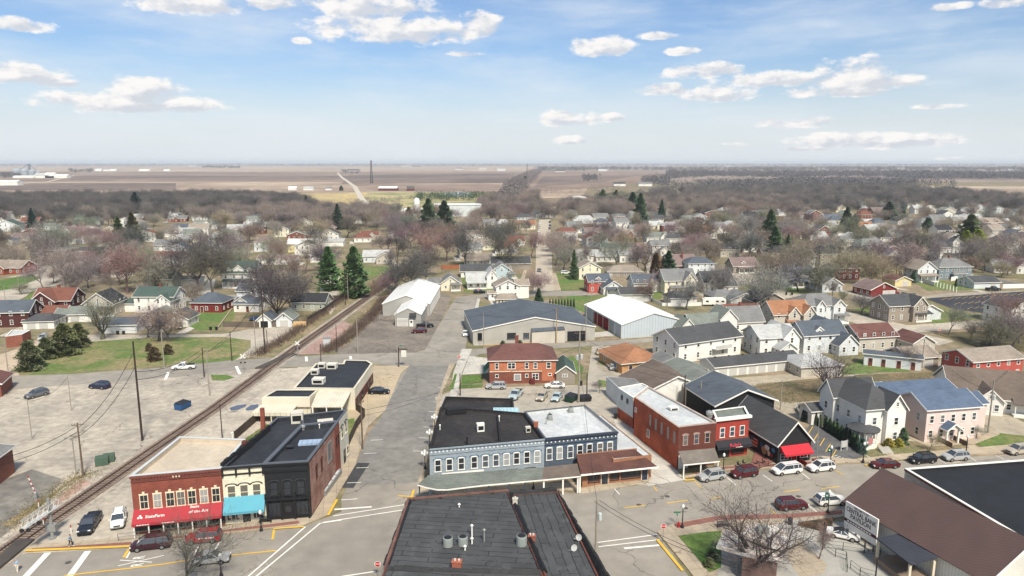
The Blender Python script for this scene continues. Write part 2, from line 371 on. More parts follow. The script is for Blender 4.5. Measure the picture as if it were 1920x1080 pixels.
# ---- streets (sheets just over the ground, each layer a few mm higher than what it covers)
road_front = [(-260,1110),(40,1040),(243,1026),(413,1003),(513,992),(567,988),(640,960),(640,935),(668,878),(700,813),(753,700),(790,668),(817,620),(847,570),(857,557),
    (905,552),(893,567),(880,620),(872,655),(853,683),(830,733),(815,797),(785,915),(1080,925),(1220,907),(1287,900),(1362,885),(1445,881),(1566,872),(1632,869),(1703,864),(1925,850),(2150,828),
    (2150,1010),(1925,905),(1690,945),(1582,960),(1482,968),(1349,970),(1266,985),(1232,1000),(1320,1120),(1340,1250),(-300,1250)]
flat('street_road',road_front,.02,ASPH)
# side street running across behind the shops
flat('cross_street_road',[(-260,735),(0,705),(130,702),(290,690),(435,676),(560,668),(640,664),(780,661),(800,655),(884,655),(980,646),(1100,641),(1240,634),(1330,622),(1440,610),(1500,600),(1600,590),
    (1600,603),(1500,614),(1400,628),(1250,640),(1130,648),(1010,655),(900,664),(868,680),(760,690),(690,680),(520,690),(450,693),(330,707),(60,727),(-260,760)],.03,ASPH)
flat('resurfaced_street',[(690,815),(715,780),(768,685),(850,686),(828,733),(812,800),(782,905),(650,912)],.034,ASPH2)
strip('tar_patch_road',[(650,915),(682,868)],2.2,.040,ASPHD)
# ---- lots, yards, walks (px are survey points on the ground)
flat('parking_lot',[(-260,760),(60,727),(330,707),(450,693),(560,690),(500,730),(270,905),(60,1035),(-260,1130)],.012,LOTC)
flat('gravel_strip_ground',[(60,1035),(270,905),(500,730),(560,688),(700,682),(690,700),(640,760),(600,800),(420,850),(260,1000),(240,1030),(45,1038)],.016,GRAV)
flat('worn_asphalt_ground',[(0,1010),(60,960),(120,900),(60,880),(-100,940),(-200,1010)],.02,mat('worn_asphalt',sr(140,136,128),kind='asphalt',var=.3,scale=2))
flat('weedy_verge_ground',[(25,985),(70,955),(130,905),(190,880),(140,895),(90,930),(0,985)],.024,DRY)
flat('weedy_verge_ground',[(395,703),(425,703),(440,708),(420,714),(398,713)],.04,GREEN)
flat('puddle_water',[(430,765),(445,760),(463,758),(460,763),(445,769),(433,770)],.03,mat('puddle',(.09,.10,.12),kind='plain',rough=.12,spec=.6))
flat('puddle_water',[(460,767),(470,760),(484,758),(485,763),(475,769),(462,770)],.03,MATS['puddle'])
# gravel lane + field left
flat('vacant_lot_lawn',[(38,708),(34,690),(100,660),(170,640),(280,632),(420,631),(470,638),(476,648),(462,662),(440,676),(290,688),(130,701)],.022,mat('lot_lawn',sr(92,116,52),kind='grass',col2=sr(136,126,86),scale=2.2))
flat('alley_path',[(60,640),(170,628),(300,628),(420,626),(470,617),(545,613),(552,620),(505,652),(478,668),(440,676),(470,652),(470,638),(420,632),(280,633),(170,641),(90,652)],.026,GRAV)
flat('church_lot_parking',[(0,665),(60,645),(90,640),(34,690),(36,704),(0,707),(-100,716),(-100,690)],.024,mat('tan_concrete',sr(196,176,150),kind='concrete',var=.1))
flat('left_street_road',[(-40,600),(30,565),(100,530),(190,470),(235,450),(210,452),(150,470),(80,500),(0,545),(-60,570)],.018,GRAV)
flat('second_street_road',[(-60,598),(100,572),(250,560),(330,557),(560,548),(640,546),(640,553),(560,556),(330,566),(250,569),(120,580),(0,605)],.02,ASPH)
flat('driveway_path',[(372,552),(392,524),(404,524),(398,552)],.024,WALKW)
flat('driveway_path',[(350,545),(362,520),(385,514),(390,522),(372,552)],.022,GRAV)
flat('gravel_drive_path',[(600,566),(600,530),(612,512),(640,512),(632,540),(640,562),(620,590)],.024,GRAV)
flat('back_yard_lawn',[(350,610),(360,590),(440,575),(440,598),(405,618),(375,620)],.024,GREEN)
flat('back_yard_lawn',[(440,575),(540,560),(560,590),(540,608),(415,606)],.020,DRY)
flat('trackside_lawn',[(540,560),(600,548),(640,548),(610,575),(560,600)],.021,DRY)
strip('garden_wall',[(407,618),(435,580)],.35,0,WALK,h=.5)
flat('green_lawn',[(585,560),(610,515),(660,500),(740,500),(690,525),(650,548),(620,562)],.019,GREEN)
flat('green_lawn',[(0,525),(60,515),(75,522),(30,540),(0,545)],.022,LUSH)
flat('green_lawn',[(40,565),(60,545),(110,548),(140,560),(90,572)],.023,GREEN)
# yard by the steel sheds
flat('scrap_yard_ground',[(612,658),(660,640),(690,600),(712,572),(760,558),(828,548),(846,556),(840,575),(815,622),(800,652),(780,660),(640,664)],.018,YARD)
flat('trackside_brush_ground',[(470,664),(520,645),(600,585),(680,540),(745,500),(760,498),(700,535),(610,600),(560,640),(510,660)],.020,DRY)
flat('trackside_weeds_ground',[(560,664),(640,620),(715,555),(745,520),(765,500),(775,510),(720,560),(690,605),(655,645),(610,662)],.021,DRY)
flat('pink_gravel_ground',[(535,665),(570,640),(640,600),(660,610),(630,640),(600,664)],.026,PINK)
flat('pink_gravel_ground',[(0,1028),(60,975),(150,900),(180,905),(120,970),(66,1020),(60,1035),(0,1038)],.027,PINK)
# railway crossing of the cross street
flat('crossing_road',[(478,692),(540,664),(560,663),(505,691)],.05,ASPHD)
# bank and drive-through court
flat('bank_court_parking',[(690,700),(700,686),(768,686),(752,700),(722,770),(708,783),(688,800),(640,800),(650,770)],.036,mat('court_concrete',sr(190,172,142),kind='concrete',var=.12,p=1.2))
flat('yard_lawn',[(640,790),(664,784),(668,800),(650,830),(640,840)],.05,GREEN)
flat('yard_lawn',[(450,830),(500,795),(520,800),(480,830)],.05,GREEN)
# raised sidewalks
def walk(pts,m=None,h=.13,name='sidewalk'): return flat(name,pts,0,m or WALK,h=h)
walk([(48,1034),(60,1022),(250,1008),(410,990),(505,972),(575,968),(600,960),(613,966),(567,986),(513,990),(413,1001),(243,1024)])
walk([(575,968),(640,860),(668,810),(690,775),(708,783),(690,800),(666,874),(638,920),(630,936),(613,966),(600,962)])
walk([(783,908),(803,850),(822,740),(843,682),(853,683),(830,735),(812,810),(797,880),(795,905),(900,912),(1085,905),(1090,918),(900,930),(783,925)])
walk([(1087,917),(1218,890),(1222,898),(1215,905),(1090,926)])
walk([(1272,897),(1350,876),(1450,866),(1540,856),(1600,862),(1690,852),(1925,832),(1925,847),(1703,861),(1632,866),(1566,869),(1445,878),(1362,882),(1287,896)])
for pts in ([(60,1030),(245,1018),(413,996),(560,978),(562,983),(513,989),(413,1000),(243,1023),(56,1034)],[(1287,893),(1362,880),(1445,876),(1566,868),(1566,864),(1445,872),(1360,876),(1300,889)]):
 flat('brick_paving',[G(*p) for p in pts],0,PAVER,h=.142)
walk([(843,745),(850,700),(866,655),(885,655),(866,700),(856,745)],WALKW)
flat('grass_strip_lawn',[(842,731),(853,702),(857,702),(850,731)],0,LUSH,h=.16)
flat('corner_lawn',[(864,720),(868,704),(905,704),(904,718)],.06,LUSH)
flat('corner_lawn',[(862,728),(864,722),(905,721),(904,726)],.06,LUSH)
flat('corner_lawn',[(853,692),(857,682),(864,680),(864,690)],.06,GREEN)
flat('house_court_path',[(866,703),(880,668),(918,672),(918,700)],.05,WALKW)
flat('rear_lot_parking',[(815,745),(860,730),(912,727),(1075,722),(1100,722),(1110,650),(1130,648),(1145,690),(1150,740),(1230,905),(1222,912),(1160,905),(1000,790),(830,780)],.028,mat('rear_lot',sr(176,168,154),kind='asphalt',var=.16,scale=2))
flat('alley_concrete_path',[(1150,785),(1200,810),(1280,895),(1287,900),(1215,912),(1180,860)],.05,WALKW)
flat('yard_lawn',[(1040,672),(1075,668),(1095,690),(1092,698),(1060,700)],.035,GREEN)
flat('ranch_drive_path',[(1115,656),(1140,648),(1170,655),(1200,690),(1220,700),(1180,708),(1150,712),(1120,690)],.036,CONC)
flat('ranch_lawn',[(1120,678),(1140,671),(1160,676),(1150,684),(1128,684)],.042,LUSH)
flat('ranch_lawn',[(1178,708),(1215,690),(1245,700),(1230,716),(1185,720)],.042,LUSH)
flat('ranch_lawn',[(1225,655),(1240,650),(1262,668),(1245,676)],.042,LUSH)
flat('weedy_yard_lawn',[(1120,725),(1122,712),(1148,716),(1150,728),(1130,726)],.04,GREEN)
# garages alley and vacant lots at the right
flat('alley_path',[(1230,742),(1330,712),(1500,700),(1600,690),(1760,676),(1830,690),(1925,705),(1925,716),(1810,700),(1760,690),(1620,702),(1520,712),(1420,720),(1400,742),(1530,764),(1500,790),(1420,760),(1330,760)],.03,mat('alley_dirt',sr(176,164,142),kind='gravel',var=.2,scale=2))
flat('vacant_lawn',[(1400,725),(1500,712),(1640,702),(1760,698),(1840,710),(1800,724),(1650,733),(1545,752),(1450,752),(1410,742)],.034,mat('mossy_lot',sr(98,94,62),kind='grass',col2=sr(124,108,80),scale=2.2))
flat('house_lawn',[(1560,704),(1610,676),(1700,672),(1730,684),(1700,696)],.036,GREEN)
flat('rear_street_road',[(1460,758),(1640,742),(1800,726),(1925,730),(1925,745),(1800,738),(1660,752),(1470,778)],.038,MATS['alley_dirt'])
flat('salon_lot_parking',[(1505,812),(1520,796),(1560,805),(1620,855),(1600,862),(1525,868),(1515,850)],.045,mat('salon_asphalt',sr(104,104,106),kind='asphalt',var=.2,scale=2))
flat('front_lawn',[(1618,850),(1640,838),(1690,826),(1760,832),(1830,838),(1760,850),(1690,856),(1640,862)],.05,mat('thin_lawn',sr(104,112,64),kind='grass',col2=sr(130,118,88),scale=4))
flat('front_lawn',[(1820,828),(1870,812),(1925,818),(1925,836),(1860,846)],.05,GREEN)
flat('house_drive_path',[(1840,770),(1880,772),(1925,795),(1925,830),(1880,820),(1840,792)],.046,mat('drive_tan',sr(184,172,150),kind='concrete',var=.15))
walk([(1690,815),(1740,838),(1830,832),(1875,815),(1860,800),(1820,800),(1820,815),(1750,820),(1700,806)],WALK,.08,'garden_path')
walk([(1640,832),(1668,858),(1680,856),(1656,832)],WALK,.09,'garden_path')
walk([(1808,836),(1838,852),(1850,850),(1826,834)],WALK,.09,'garden_path')
flat('barber_patio_path',[(1405,885),(1415,850),(1450,845),(1455,866),(1420,882)],.16,PAVER)
# streets further back
flat('upper_street_road',[(905,549),(1110,545),(1250,528),(1340,520),(1400,526),(1480,545),(1560,560),(1480,552),(1400,534),(1340,529),(1250,537),(1110,554),(900,558)],.03,ASPH)
flat('feeder_road',[(1690,560),(1780,550),(1925,545),(1925,550),(1780,556),(1735,560)],.03,CONC)
flat('crossroad_road',[(1560,578),(1700,610),(1925,596),(1925,606),(1720,624),(1790,640),(1760,648),(1700,632),(1620,612),(1540,585),(1480,552),(1500,550)],.032,GRAV)
flat('tan_street_road',[(1004,520),(1005,470),(1011,412),(1032,411),(1034,470),(1036,515),(1040,545),(1000,548)],.034,mat('tan_street',sr(188,176,158),kind='asphalt',var=.14,scale=3))
flat('lane_road',[(1215,520),(1208,480),(1190,462),(1178,455),(1186,452),(1204,462),(1224,478),(1232,500),(1242,520)],.034,MATS['tan_street'])
flat('cross_lane_road',[(1225,470),(1300,463),(1420,460),(1420,465),(1300,469),(1228,474)],.036,MATS['tan_street'])
flat('curving_street_road',[(1368,515),(1372,508),(1400,512),(1450,540),(1500,556),(1470,560),(1410,535)],.036,MATS['tan_street'])
flat('big_parking_lot',[(1735,560),(1925,546),(1960,546),(1960,600),(1900,594),(1790,580)],.04,SEAL)
strip('country_road',[(718,420),(703,400),(690,385),(676,370),(665,350),(640,332),(633,324)],9,.5,mat('pale_road',sr(196,188,172),kind='gravel',var=.1))
strip('country_road',[(-40,352),(90,341),(140,329),(240,322)],9,.6,MATS['pale_road'])
flat('park_lawn',[(1110,545),(1040,548),(1100,556),(1250,540),(1240,560),(1110,590),(1030,566)],.022,GREEN)
flat('park_lawn',[(1036,512),(1075,510),(1110,520),(1170,540),(1110,543),(1042,545)],.024,GREEN)
flat('street_lawn',[(1600,580),(1680,565),(1760,575),(1850,597),(1760,606),(1690,600)],.026,GREEN)
flat('street_lawn',[(1740,545),(1700,520),(1800,530),(1850,543)],.026,GREEN)
flat('house_yard_lawn',[(1750,625),(1850,620),(1925,625),(1925,660),(1830,650)],.028,MOSS)
flat('house_yard_lawn',[(1390,540),(1420,525),(1500,540),(1520,552),(1470,550)],.028,GREEN)
flat('house_yard_lawn',[(865,515),(930,508),(960,520),(930,545),(870,548)],.028,GREEN)
walk([(1040,545),(1035,512),(1042,512),(1052,545)],WALK,.08,'far_sidewalk')
walk([(968,545),(985,500),(990,500),(978,545)],WALK,.08,'far_sidewalk')
walk([(885,600),(895,560),(900,560),(893,600)],WALKW,.08,'far_sidewalk')
walk([(888,638),(1110,625),(1270,605),(1272,612),(1240,622),(1110,633),(890,648)],WALKW,.1,'far_sidewalk')
# pavilion square
walk([(1232,998),(1266,982),(1349,967),(1482,965),(1582,957),(1590,968),(1500,985),(1480,1000),(1470,1030),(1500,1120),(1330,1120),(1275,1050)])
flat('brick_paving',[G(*p) for p in [(1262,984),(1349,968),(1482,965),(1578,958),(1580,965),(1482,973),(1349,977),(1270,992)]],0,PAVER,h=.142)
flat('corner_plot_lawn',[(1272,1007),(1330,999),(1352,998),(1352,1066),(1330,1075)],0,LUSH,h=.2)
flat('square_pavement',[(1345,1010),(1500,975),(1640,985),(1800,1010),(2100,1100),(2100,1250),(1380,1250),(1330,1120),(1350,1060)],0,mat('square_asphalt',sr(168,166,160),kind='asphalt',var=.12,scale=2),h=.15)
flat('square_concrete_path',[(1500,1010),(1550,1060),(1545,1078),(1500,1085),(1470,1040)],0,WALK,h=.16)
# ---- painted markings
def line(px,w,m,z=.05,name='road_marking'): return strip(name,px,w,z,m)
line([(48,1034),(243,1026)],.5,YEL,.15)
for a,b in (((90,1037),(48,1082)),((165,1034),(130,1082))): line([a,b],.85,WHT)
line([(120,1080),(230,1068),(310,1058),(360,1050)],.25,YEL);line([(430,1042),(518,1033)],.25,YEL)
line([(242,1030),(232,1046)],.35,YEL);line([(247,1030),(237,1047)],.25,WHT)
line([(225,1051),(285,1055)],.16,WHT);line([(221,1062),(308,1042)],.16,WHT)
line([(412,1017),(400,1036)],.2,WHT);line([(372,1025),(362,1045)],.2,WHT)
line([(513,993),(570,989)],.35,YEL,.15);line([(514,994),(511,1012)],.3,YEL)
line([(573,988),(465,1082)],.25,WHT);line([(640,976),(600,982),(480,1082)],.25,WHT)
line([(632,938),(615,968)],.4,YEL,.15);line([(640,938),(670,936)],.2,WHT)
line([(627,956),(697,951)],.45,WHT);line([(625,968),(758,947)],.22,WHT);line([(606,980),(755,957)],.22,WHT)
line([(746,930),(774,932)],.3,YEL);line([(776,920),(771,938)],.35,YEL,.15)
line([(640,1082),(705,1072)],.25,WHT)
for a,b in (((651,906),(677,905)),((668,878),(691,877)),((682,851),(706,850)),((695,826),(718,825)),
    ((775,846),(796,847)),((785,821),(803,822)),((794,801),(812,802)),((803,772),(822,773)),((812,754),(830,755)),((821,727),(838,728)),((832,709),(846,710))):
 line([a,b],.16,WHT)
line([(1120,1018),(1232,1003)],.22,WHT);line([(1122,1026),(1240,1012)],.22,WHT);line([(1170,1029),(1236,1023)],.42,WHT)
line([(1232,1013),(1280,1072)],.4,YEL,.15)
for a,b in (((1170,953),(1211,948)),((1250,944),(1290,939)),((1330,936),(1352,933)),((1470,923),(1500,919)),((1540,917),(1574,913))): line([a,b],.2,YEL)
for a,b,m in (((1152,917),(1162,928),WHT),((1225,912),(1232,922),YEL),((1302,902),(1315,916),YEL),((1363,896),(1380,910),WHT),((1430,891),(1448,903),WHT),((1503,887),(1518,899),WHT),((1566,882),(1582,892),YEL),
    ((1710,866),(1721,873),WHT),((1760,862),(1774,870),WHT),((1818,858),(1830,865),WHT),((1868,855),(1882,861),WHT),((1513,947),(1535,963),WHT),((1442,955),(1457,966),YEL)): line([a,b],.16,m)
line([(1283,902),(1302,901)],.5,YEL,.15);line([(1622,874),(1634,872)],.4,YEL,.15)
line([(443,687),(450,702)],.7,WHT,.045);line([(316,698),(310,712)],.7,WHT,.045);line([(574,669),(575,678)],.7,WHT,.045);line([(657,668),(658,674)],.7,WHT,.045)
line([(900,650),(960,645),(1050,641)],.3,YEL,.14)
for i in range(8): line([(1532 + i*5,848 - i*0 + i*2),(1540 + i*6,842 + i*2.4)],.12,WHT,.06) if i > 4 else line([(1524 + i*11,800 + i*11),(1515 + i*11,815 + i*11)],.14,YEL,.06)
for r_ in range(3):
 for i in range(14 - r_*2):
  x = 1765 + i*13 + r_*24;y = 561 - i*.85 + r_*8.5
  line([(x,y + 1.8),(x + 11,y - 2.2)],.16,YEL,.055)
# RxR letters lying on the road
def letters(txt,loc,rz,size,m,name='road_marking',parent=None,tilt=0.0,depth=.004,sx=1.0,kind='structure',label=None):
 cu = bpy.data.curves.new(name,'FONT');cu.body = txt;cu.size = size;cu.align_x = 'CENTER';cu.align_y = 'CENTER';cu.extrude = depth;cu.resolution_u = 2;cu.offset = size*.012
 o = bpy.data.objects.new(name,cu);me = bpy.data.meshes.new_from_object(o);bpy.data.objects.remove(o);bpy.data.curves.remove(cu)
 me.materials.clear();me.materials.append(m)
 o = bpy.data.objects.new(name,me);C.objects.link(o);o.location = loc;o.rotation_euler = (tilt,0,rz);o.scale = (sx,1,1)
 if parent is not None: o.parent = parent
 elif kind: o['kind'] = kind
 if label: o['label'] = label
 return o
for pos in ((262,1046),(258,1060)):
 g = G(*pos);letters('R',(g.x,g.y,.055),R(100),1.5,WHT).scale = (.8,1.35,1)
# ---- railway: ballast bed, sleepers, rails
TR = [G(-60,1084),G(10,1036),G(60,1000),G(150,940),G(290,843),G(400,768),G(470,716),G(525,675),G(600,622),G(680,565),G(730,530),G(762,500),G(790,478),G(830,450),G(885,410),G(950,372)]
def resample(P,step):
 out = [];carry = 0
 for a,b in zip(P,P[1:]):
  L = (b - a).length;t = carry
  while t < L: out.append((a + (b - a) *(t/L),(b - a).normalized()));t += step
  carry = t - L
 return out
strip('railway_ballast',TR,5.2,.028,BALL);strip('railway_ballast_crown',TR,3.4,.032,mat('ballast_dark',sr(150,132,118),kind='gravel',var=.3,scale=5),h=.12)
tk = empty('railway_track',TR[4],0,'single railway line of rusty rails on sleepers running diagonally past the brick shops','railway track')
o0 = TR[4]
tie = MB();rl = MB();rr_ = MB()
for p,d in resample(TR[:13],.62):
 q = p - o0;nn = Vector((-d.y,d.x,0));a = d*.12;b = nn*1.3
 c = [q + a + b,q - a + b,q - a - b,q + a - b];tie.prism([(v.x,v.y) for v in c],.1,.2)
for sgn,m_ in ((-1,rl),(1,rr_)):
 for a,b in zip(TR,TR[1:]):
  d = (b - a).normalized();nn = Vector((-d.y,d.x,0));q = nn*sgn*.75;w = nn*.06
  c = [a - o0 + q + w,b - o0 + q + w,b - o0 + q - w,a - o0 + q - w];m_.prism([(v.x,v.y) for v in c],.18,.36)
RUST = mat('rusty_steel',sr(84,58,48),rough=.6,kind='noise',var=.3)
tag(tie.obj('sleepers',mat('sleeper_wood',sr(94,76,64),var=.35,scale=2),tk),kind='stuff')
rl.obj('rail',RUST,tk);rr_.obj('rail',RUST,tk)
for c in ([(478,692),(540,664),(552,664),(492,692)],[(-40,1085),(30,1016),(65,1014),(10,1060),(-20,1085)]):
 P = [G(*p) for p in c];flat('crossing_planks_road',P,0,mat('crossing_rubber',sr(82,76,72),var=.3),h=.34)
# ================================================================== building kit
TRIM = mat('white_trim',sr(228,228,224),kind='noise',var=.06,rough=.6)
GLASS = mat('window_glass',(.022,.026,.032),kind='plain',rough=.12,spec=.6)
GLASSB = mat('blind_glass',(.30,.30,.28),kind='plain',rough=.35)
CURT = mat('curtain_glass',(.13,.125,.115),kind='plain',rough=.25);SKYG = mat('sky_lit_glass',(.06,.075,.09),kind='plain',rough=.05,spec=1.0)
DARK = mat('dark_opening',(.012,.012,.013),kind='plain',rough=.9)
BLKM = mat('black_metal',(.02,.02,.022),kind='plain',rough=.5)
STEEL = mat('galvanised_steel',sr(150,154,156),kind='noise',var=.15,rough=.5,metal=.3)
ACG = mat('ac_casing',sr(140,150,148),kind='noise',var=.12,rough=.6)
BLACKSHADOW = DARK
WALLC = {}
def WM(key):
 table = dict(hall=(sr(170,168,162),'siding'),white=(sr(226,226,224),'siding'),cool=(sr(206,214,222),'siding'),blue=(sr(176,198,212),'siding'),cream=(sr(222,216,192),'siding'),yellow=(sr(214,198,140),'siding'),
  grey=(sr(160,160,158),'siding'),tan=(sr(190,184,172),'siding'),taupe=(sr(150,140,128),'siding'),red=(sr(132,40,36),'brick'),brick=(sr(136,74,58),'brick'),maroon=(sr(88,42,38),'brick'),
  rust=(sr(158,72,46),'brick'),pink=(sr(224,200,196),'siding'),stone=(sr(150,140,122),'brick'),slate=(sr(118,136,148),'siding'),coral=(sr(196,82,70),'brick'),
  darkred=(sr(110,48,44),'siding'),orangebrick=(sr(196,142,88),'brick'),olive=(sr(132,130,100),'siding'),sage=(sr(170,176,160),'siding'))
 c,k = table[key];return mat('wall_' + key,c,kind=k,var=.14,scale=.8,rough=.75)
def RM(key):
 table = dict(grey=sr(122,124,126),dark=sr(78,80,84),black=sr(52,54,58),blue=sr(84,104,134),green=sr(70,92,86),brown=sr(112,98,88),rbrown=sr(112,72,66),orange=sr(164,110,76),rust=sr(126,76,62),
  tan=sr(150,138,126),slate=sr(84,94,108),white=sr(228,230,232),pale=sr(176,180,182),mauve=sr(128,108,106),sage=sr(120,128,122))
 if key == 'white': return mat('roof_white',table[key],kind='ribw',p=1.2,var=.06,rough=.4)
 return mat('roof_' + key,table[key],kind='shingle',var=.22,scale=.7,rough=.9,bump=.3)
_wc = {}
def win_mesh(w,h,style,fm):
 k = (round(w,2),round(h,2),style,fm.name)
 if k in _wc: return _wc[k]
 f = MB();t = .11 if w < 1.6 else .13
 if style == 'blank': t = .06
 f.box(-w/2,-w/2 + t,-.07,.01,0,h);f.box(w/2 - t,w/2,-.07,.01,0,h)
 f.box(-w/2 + t,w/2 - t,-.07,.01,h - t,h);f.box(-w/2 - .06,w/2 + .06,-.12,.01,-.1,0)
 if style in ('dh','arch','hood','key'): f.box(-w/2 + t,w/2 - t,-.055,.01,h*.5 - .04,h*.5 + .04)
 if style == 'key':
  f.box(-.02,.02,-.05,.01,t,h - t);f.box(-.16,.16,-.1,.01,h + .12,h + .42);f.box(-w/2 - .05,w/2 + .05,-.06,.01,h,h + .1)
 if style == 'twin': f.box(-.06,.06,-.065,.01,t,h - t);f.box(-w/2 + t,w/2 - t,-.05,.01,h*.5 - .03,h*.5 + .03)
 if style == 'shop':
  for i in (1,2): x = -w/2 + w*i/3;f.box(x - .04,x + .04,-.06,.01,t,h - t)
 if style in ('hood','arch'):
  n = 8
  for i in range(n):
   a0 = math.pi*i/n;a1 = math.pi*(i + 1) /n;r0 = w/2 + (.05 if style == 'arch' else .12);r1 = r0 + .16;e = .42
   P = lambda r,a: (r*math.cos(a),h - .05 + r*math.sin(a) *e)
   q = [P(r0,a0),P(r1,a0),P(r1,a1),P(r0,a1)]
   f.add([(x,-.13,z) for x,z in q] + [(x,.01,z) for x,z in q],[(0,1,2,3),(7,6,5,4),(0,4,5,1),(1,5,6,2),(2,6,7,3),(3,7,4,0)],1)
   if i == 0: f.add([(x,-.03,z) for x,z in [P(r0,math.pi*j/n) for j in range(n + 1)]],[tuple(range(n,-1,-1))],0)
 p = MB();p.box(-w/2 + t*.9,w/2 - t*.9,-.035,.005,t*.9 if style != 'x' else 0,h - t*.9)
 _wc[k] = (f,p);return _wc[k]
_wm = {}
def win(root,P,Q,u,z,w=.95,h=1.6,style='dh',fm=None,gm=None,hood=None,sub=False,name='window',label=None,off=0.0):
 fm = fm or TRIM;gm = gm or GLASS;hsh = int(abs(u*37.3 + z*11.7))
 if gm is GLASSB and hsh % 2: gm = CURT
 elif gm is GLASS and hsh % 5 == 0: gm = SKYG
 hood = hood or fm
 P = Vector((*P[:2],0));Q = Vector((*Q[:2],0));d = (Q - P).normalized();n = Vector((d.y,-d.x,0))
 loc = P + d*u + n*off;loc.z = z;rz = math.atan2(d.y,d.x)
 key = (round(w,2),round(h,2),style,fm.name,gm.name,hood.name,sub)
 if key not in _wm:
  f,p = win_mesh(w,h,style,fm)
  if sub: _wm[key] = (f.mesh('window_frame',[fm,hood]),p.mesh('window_pane',[gm]))
  else:
   c = MB();c.add(f.v,f.f);c.m = list(f.m);o = len(c.v);c.v += p.v;c.f += [tuple(i + o for i in q) for q in p.f];c.m += [2] *len(p.f)
   _wm[key] = (c.mesh('window',[fm,hood,gm]),None)
 a,b = _wm[key]
 o = place(a,name,root,loc,rz,label)
 if b is not None: place(b,'pane',o)
 return o
def door(root,P,Q,u,w=1.0,h=2.1,m=None,z=0.0,fm=None,label=None,handle=True,name='door'):
 P = Vector((*P[:2],0));Q = Vector((*Q[:2],0));d = (Q - P).normalized()
 mb = MB();mb.box(-w/2 - .08,w/2 + .08,-.05,.01,0,h + .08,0);mb.box(-w/2,w/2,-.08,0,.02,h,1)
 if w < 1.6: mb.box(-w*.28,w*.28,-.09,0,h*.52,h*.9,2)
 o = mb.obj(name,[fm or TRIM,m or mat('door_paint',sr(120,60,52)),GLASS],root,P + d*u + Vector((0,0,z)),math.atan2(d.y,d.x),label=label)
 if handle and w < 2.6:
  hb_ = MB();hb_.box(w*.34,w*.4,-.14,-.08,h*.45,h*.52);hb_.obj('handle',BLKM,o)
 return o
def garage_door(root,P,Q,u,w=2.6,h=2.2,m=None,z=0.02):
 P = Vector((*P[:2],0));Q = Vector((*Q[:2],0));d = (Q - P).normalized()
 mb = MB();mb.box(-w/2 - .1,w/2 + .1,-.04,.01,0,h + .1,0)
 for i in range(4): mb.box(-w/2,w/2,-.07,0,h*i/4 + .03,h*(i + 1) /4,1)
 return mb.obj('garage_door',[TRIM,m or mat('shaded_garage_panel',sr(184,184,182),var=.06)],root,P + d*u + Vector((0,0,z)),math.atan2(d.y,d.x))  # panel greyed: the shade that sets doors off is put into its colour
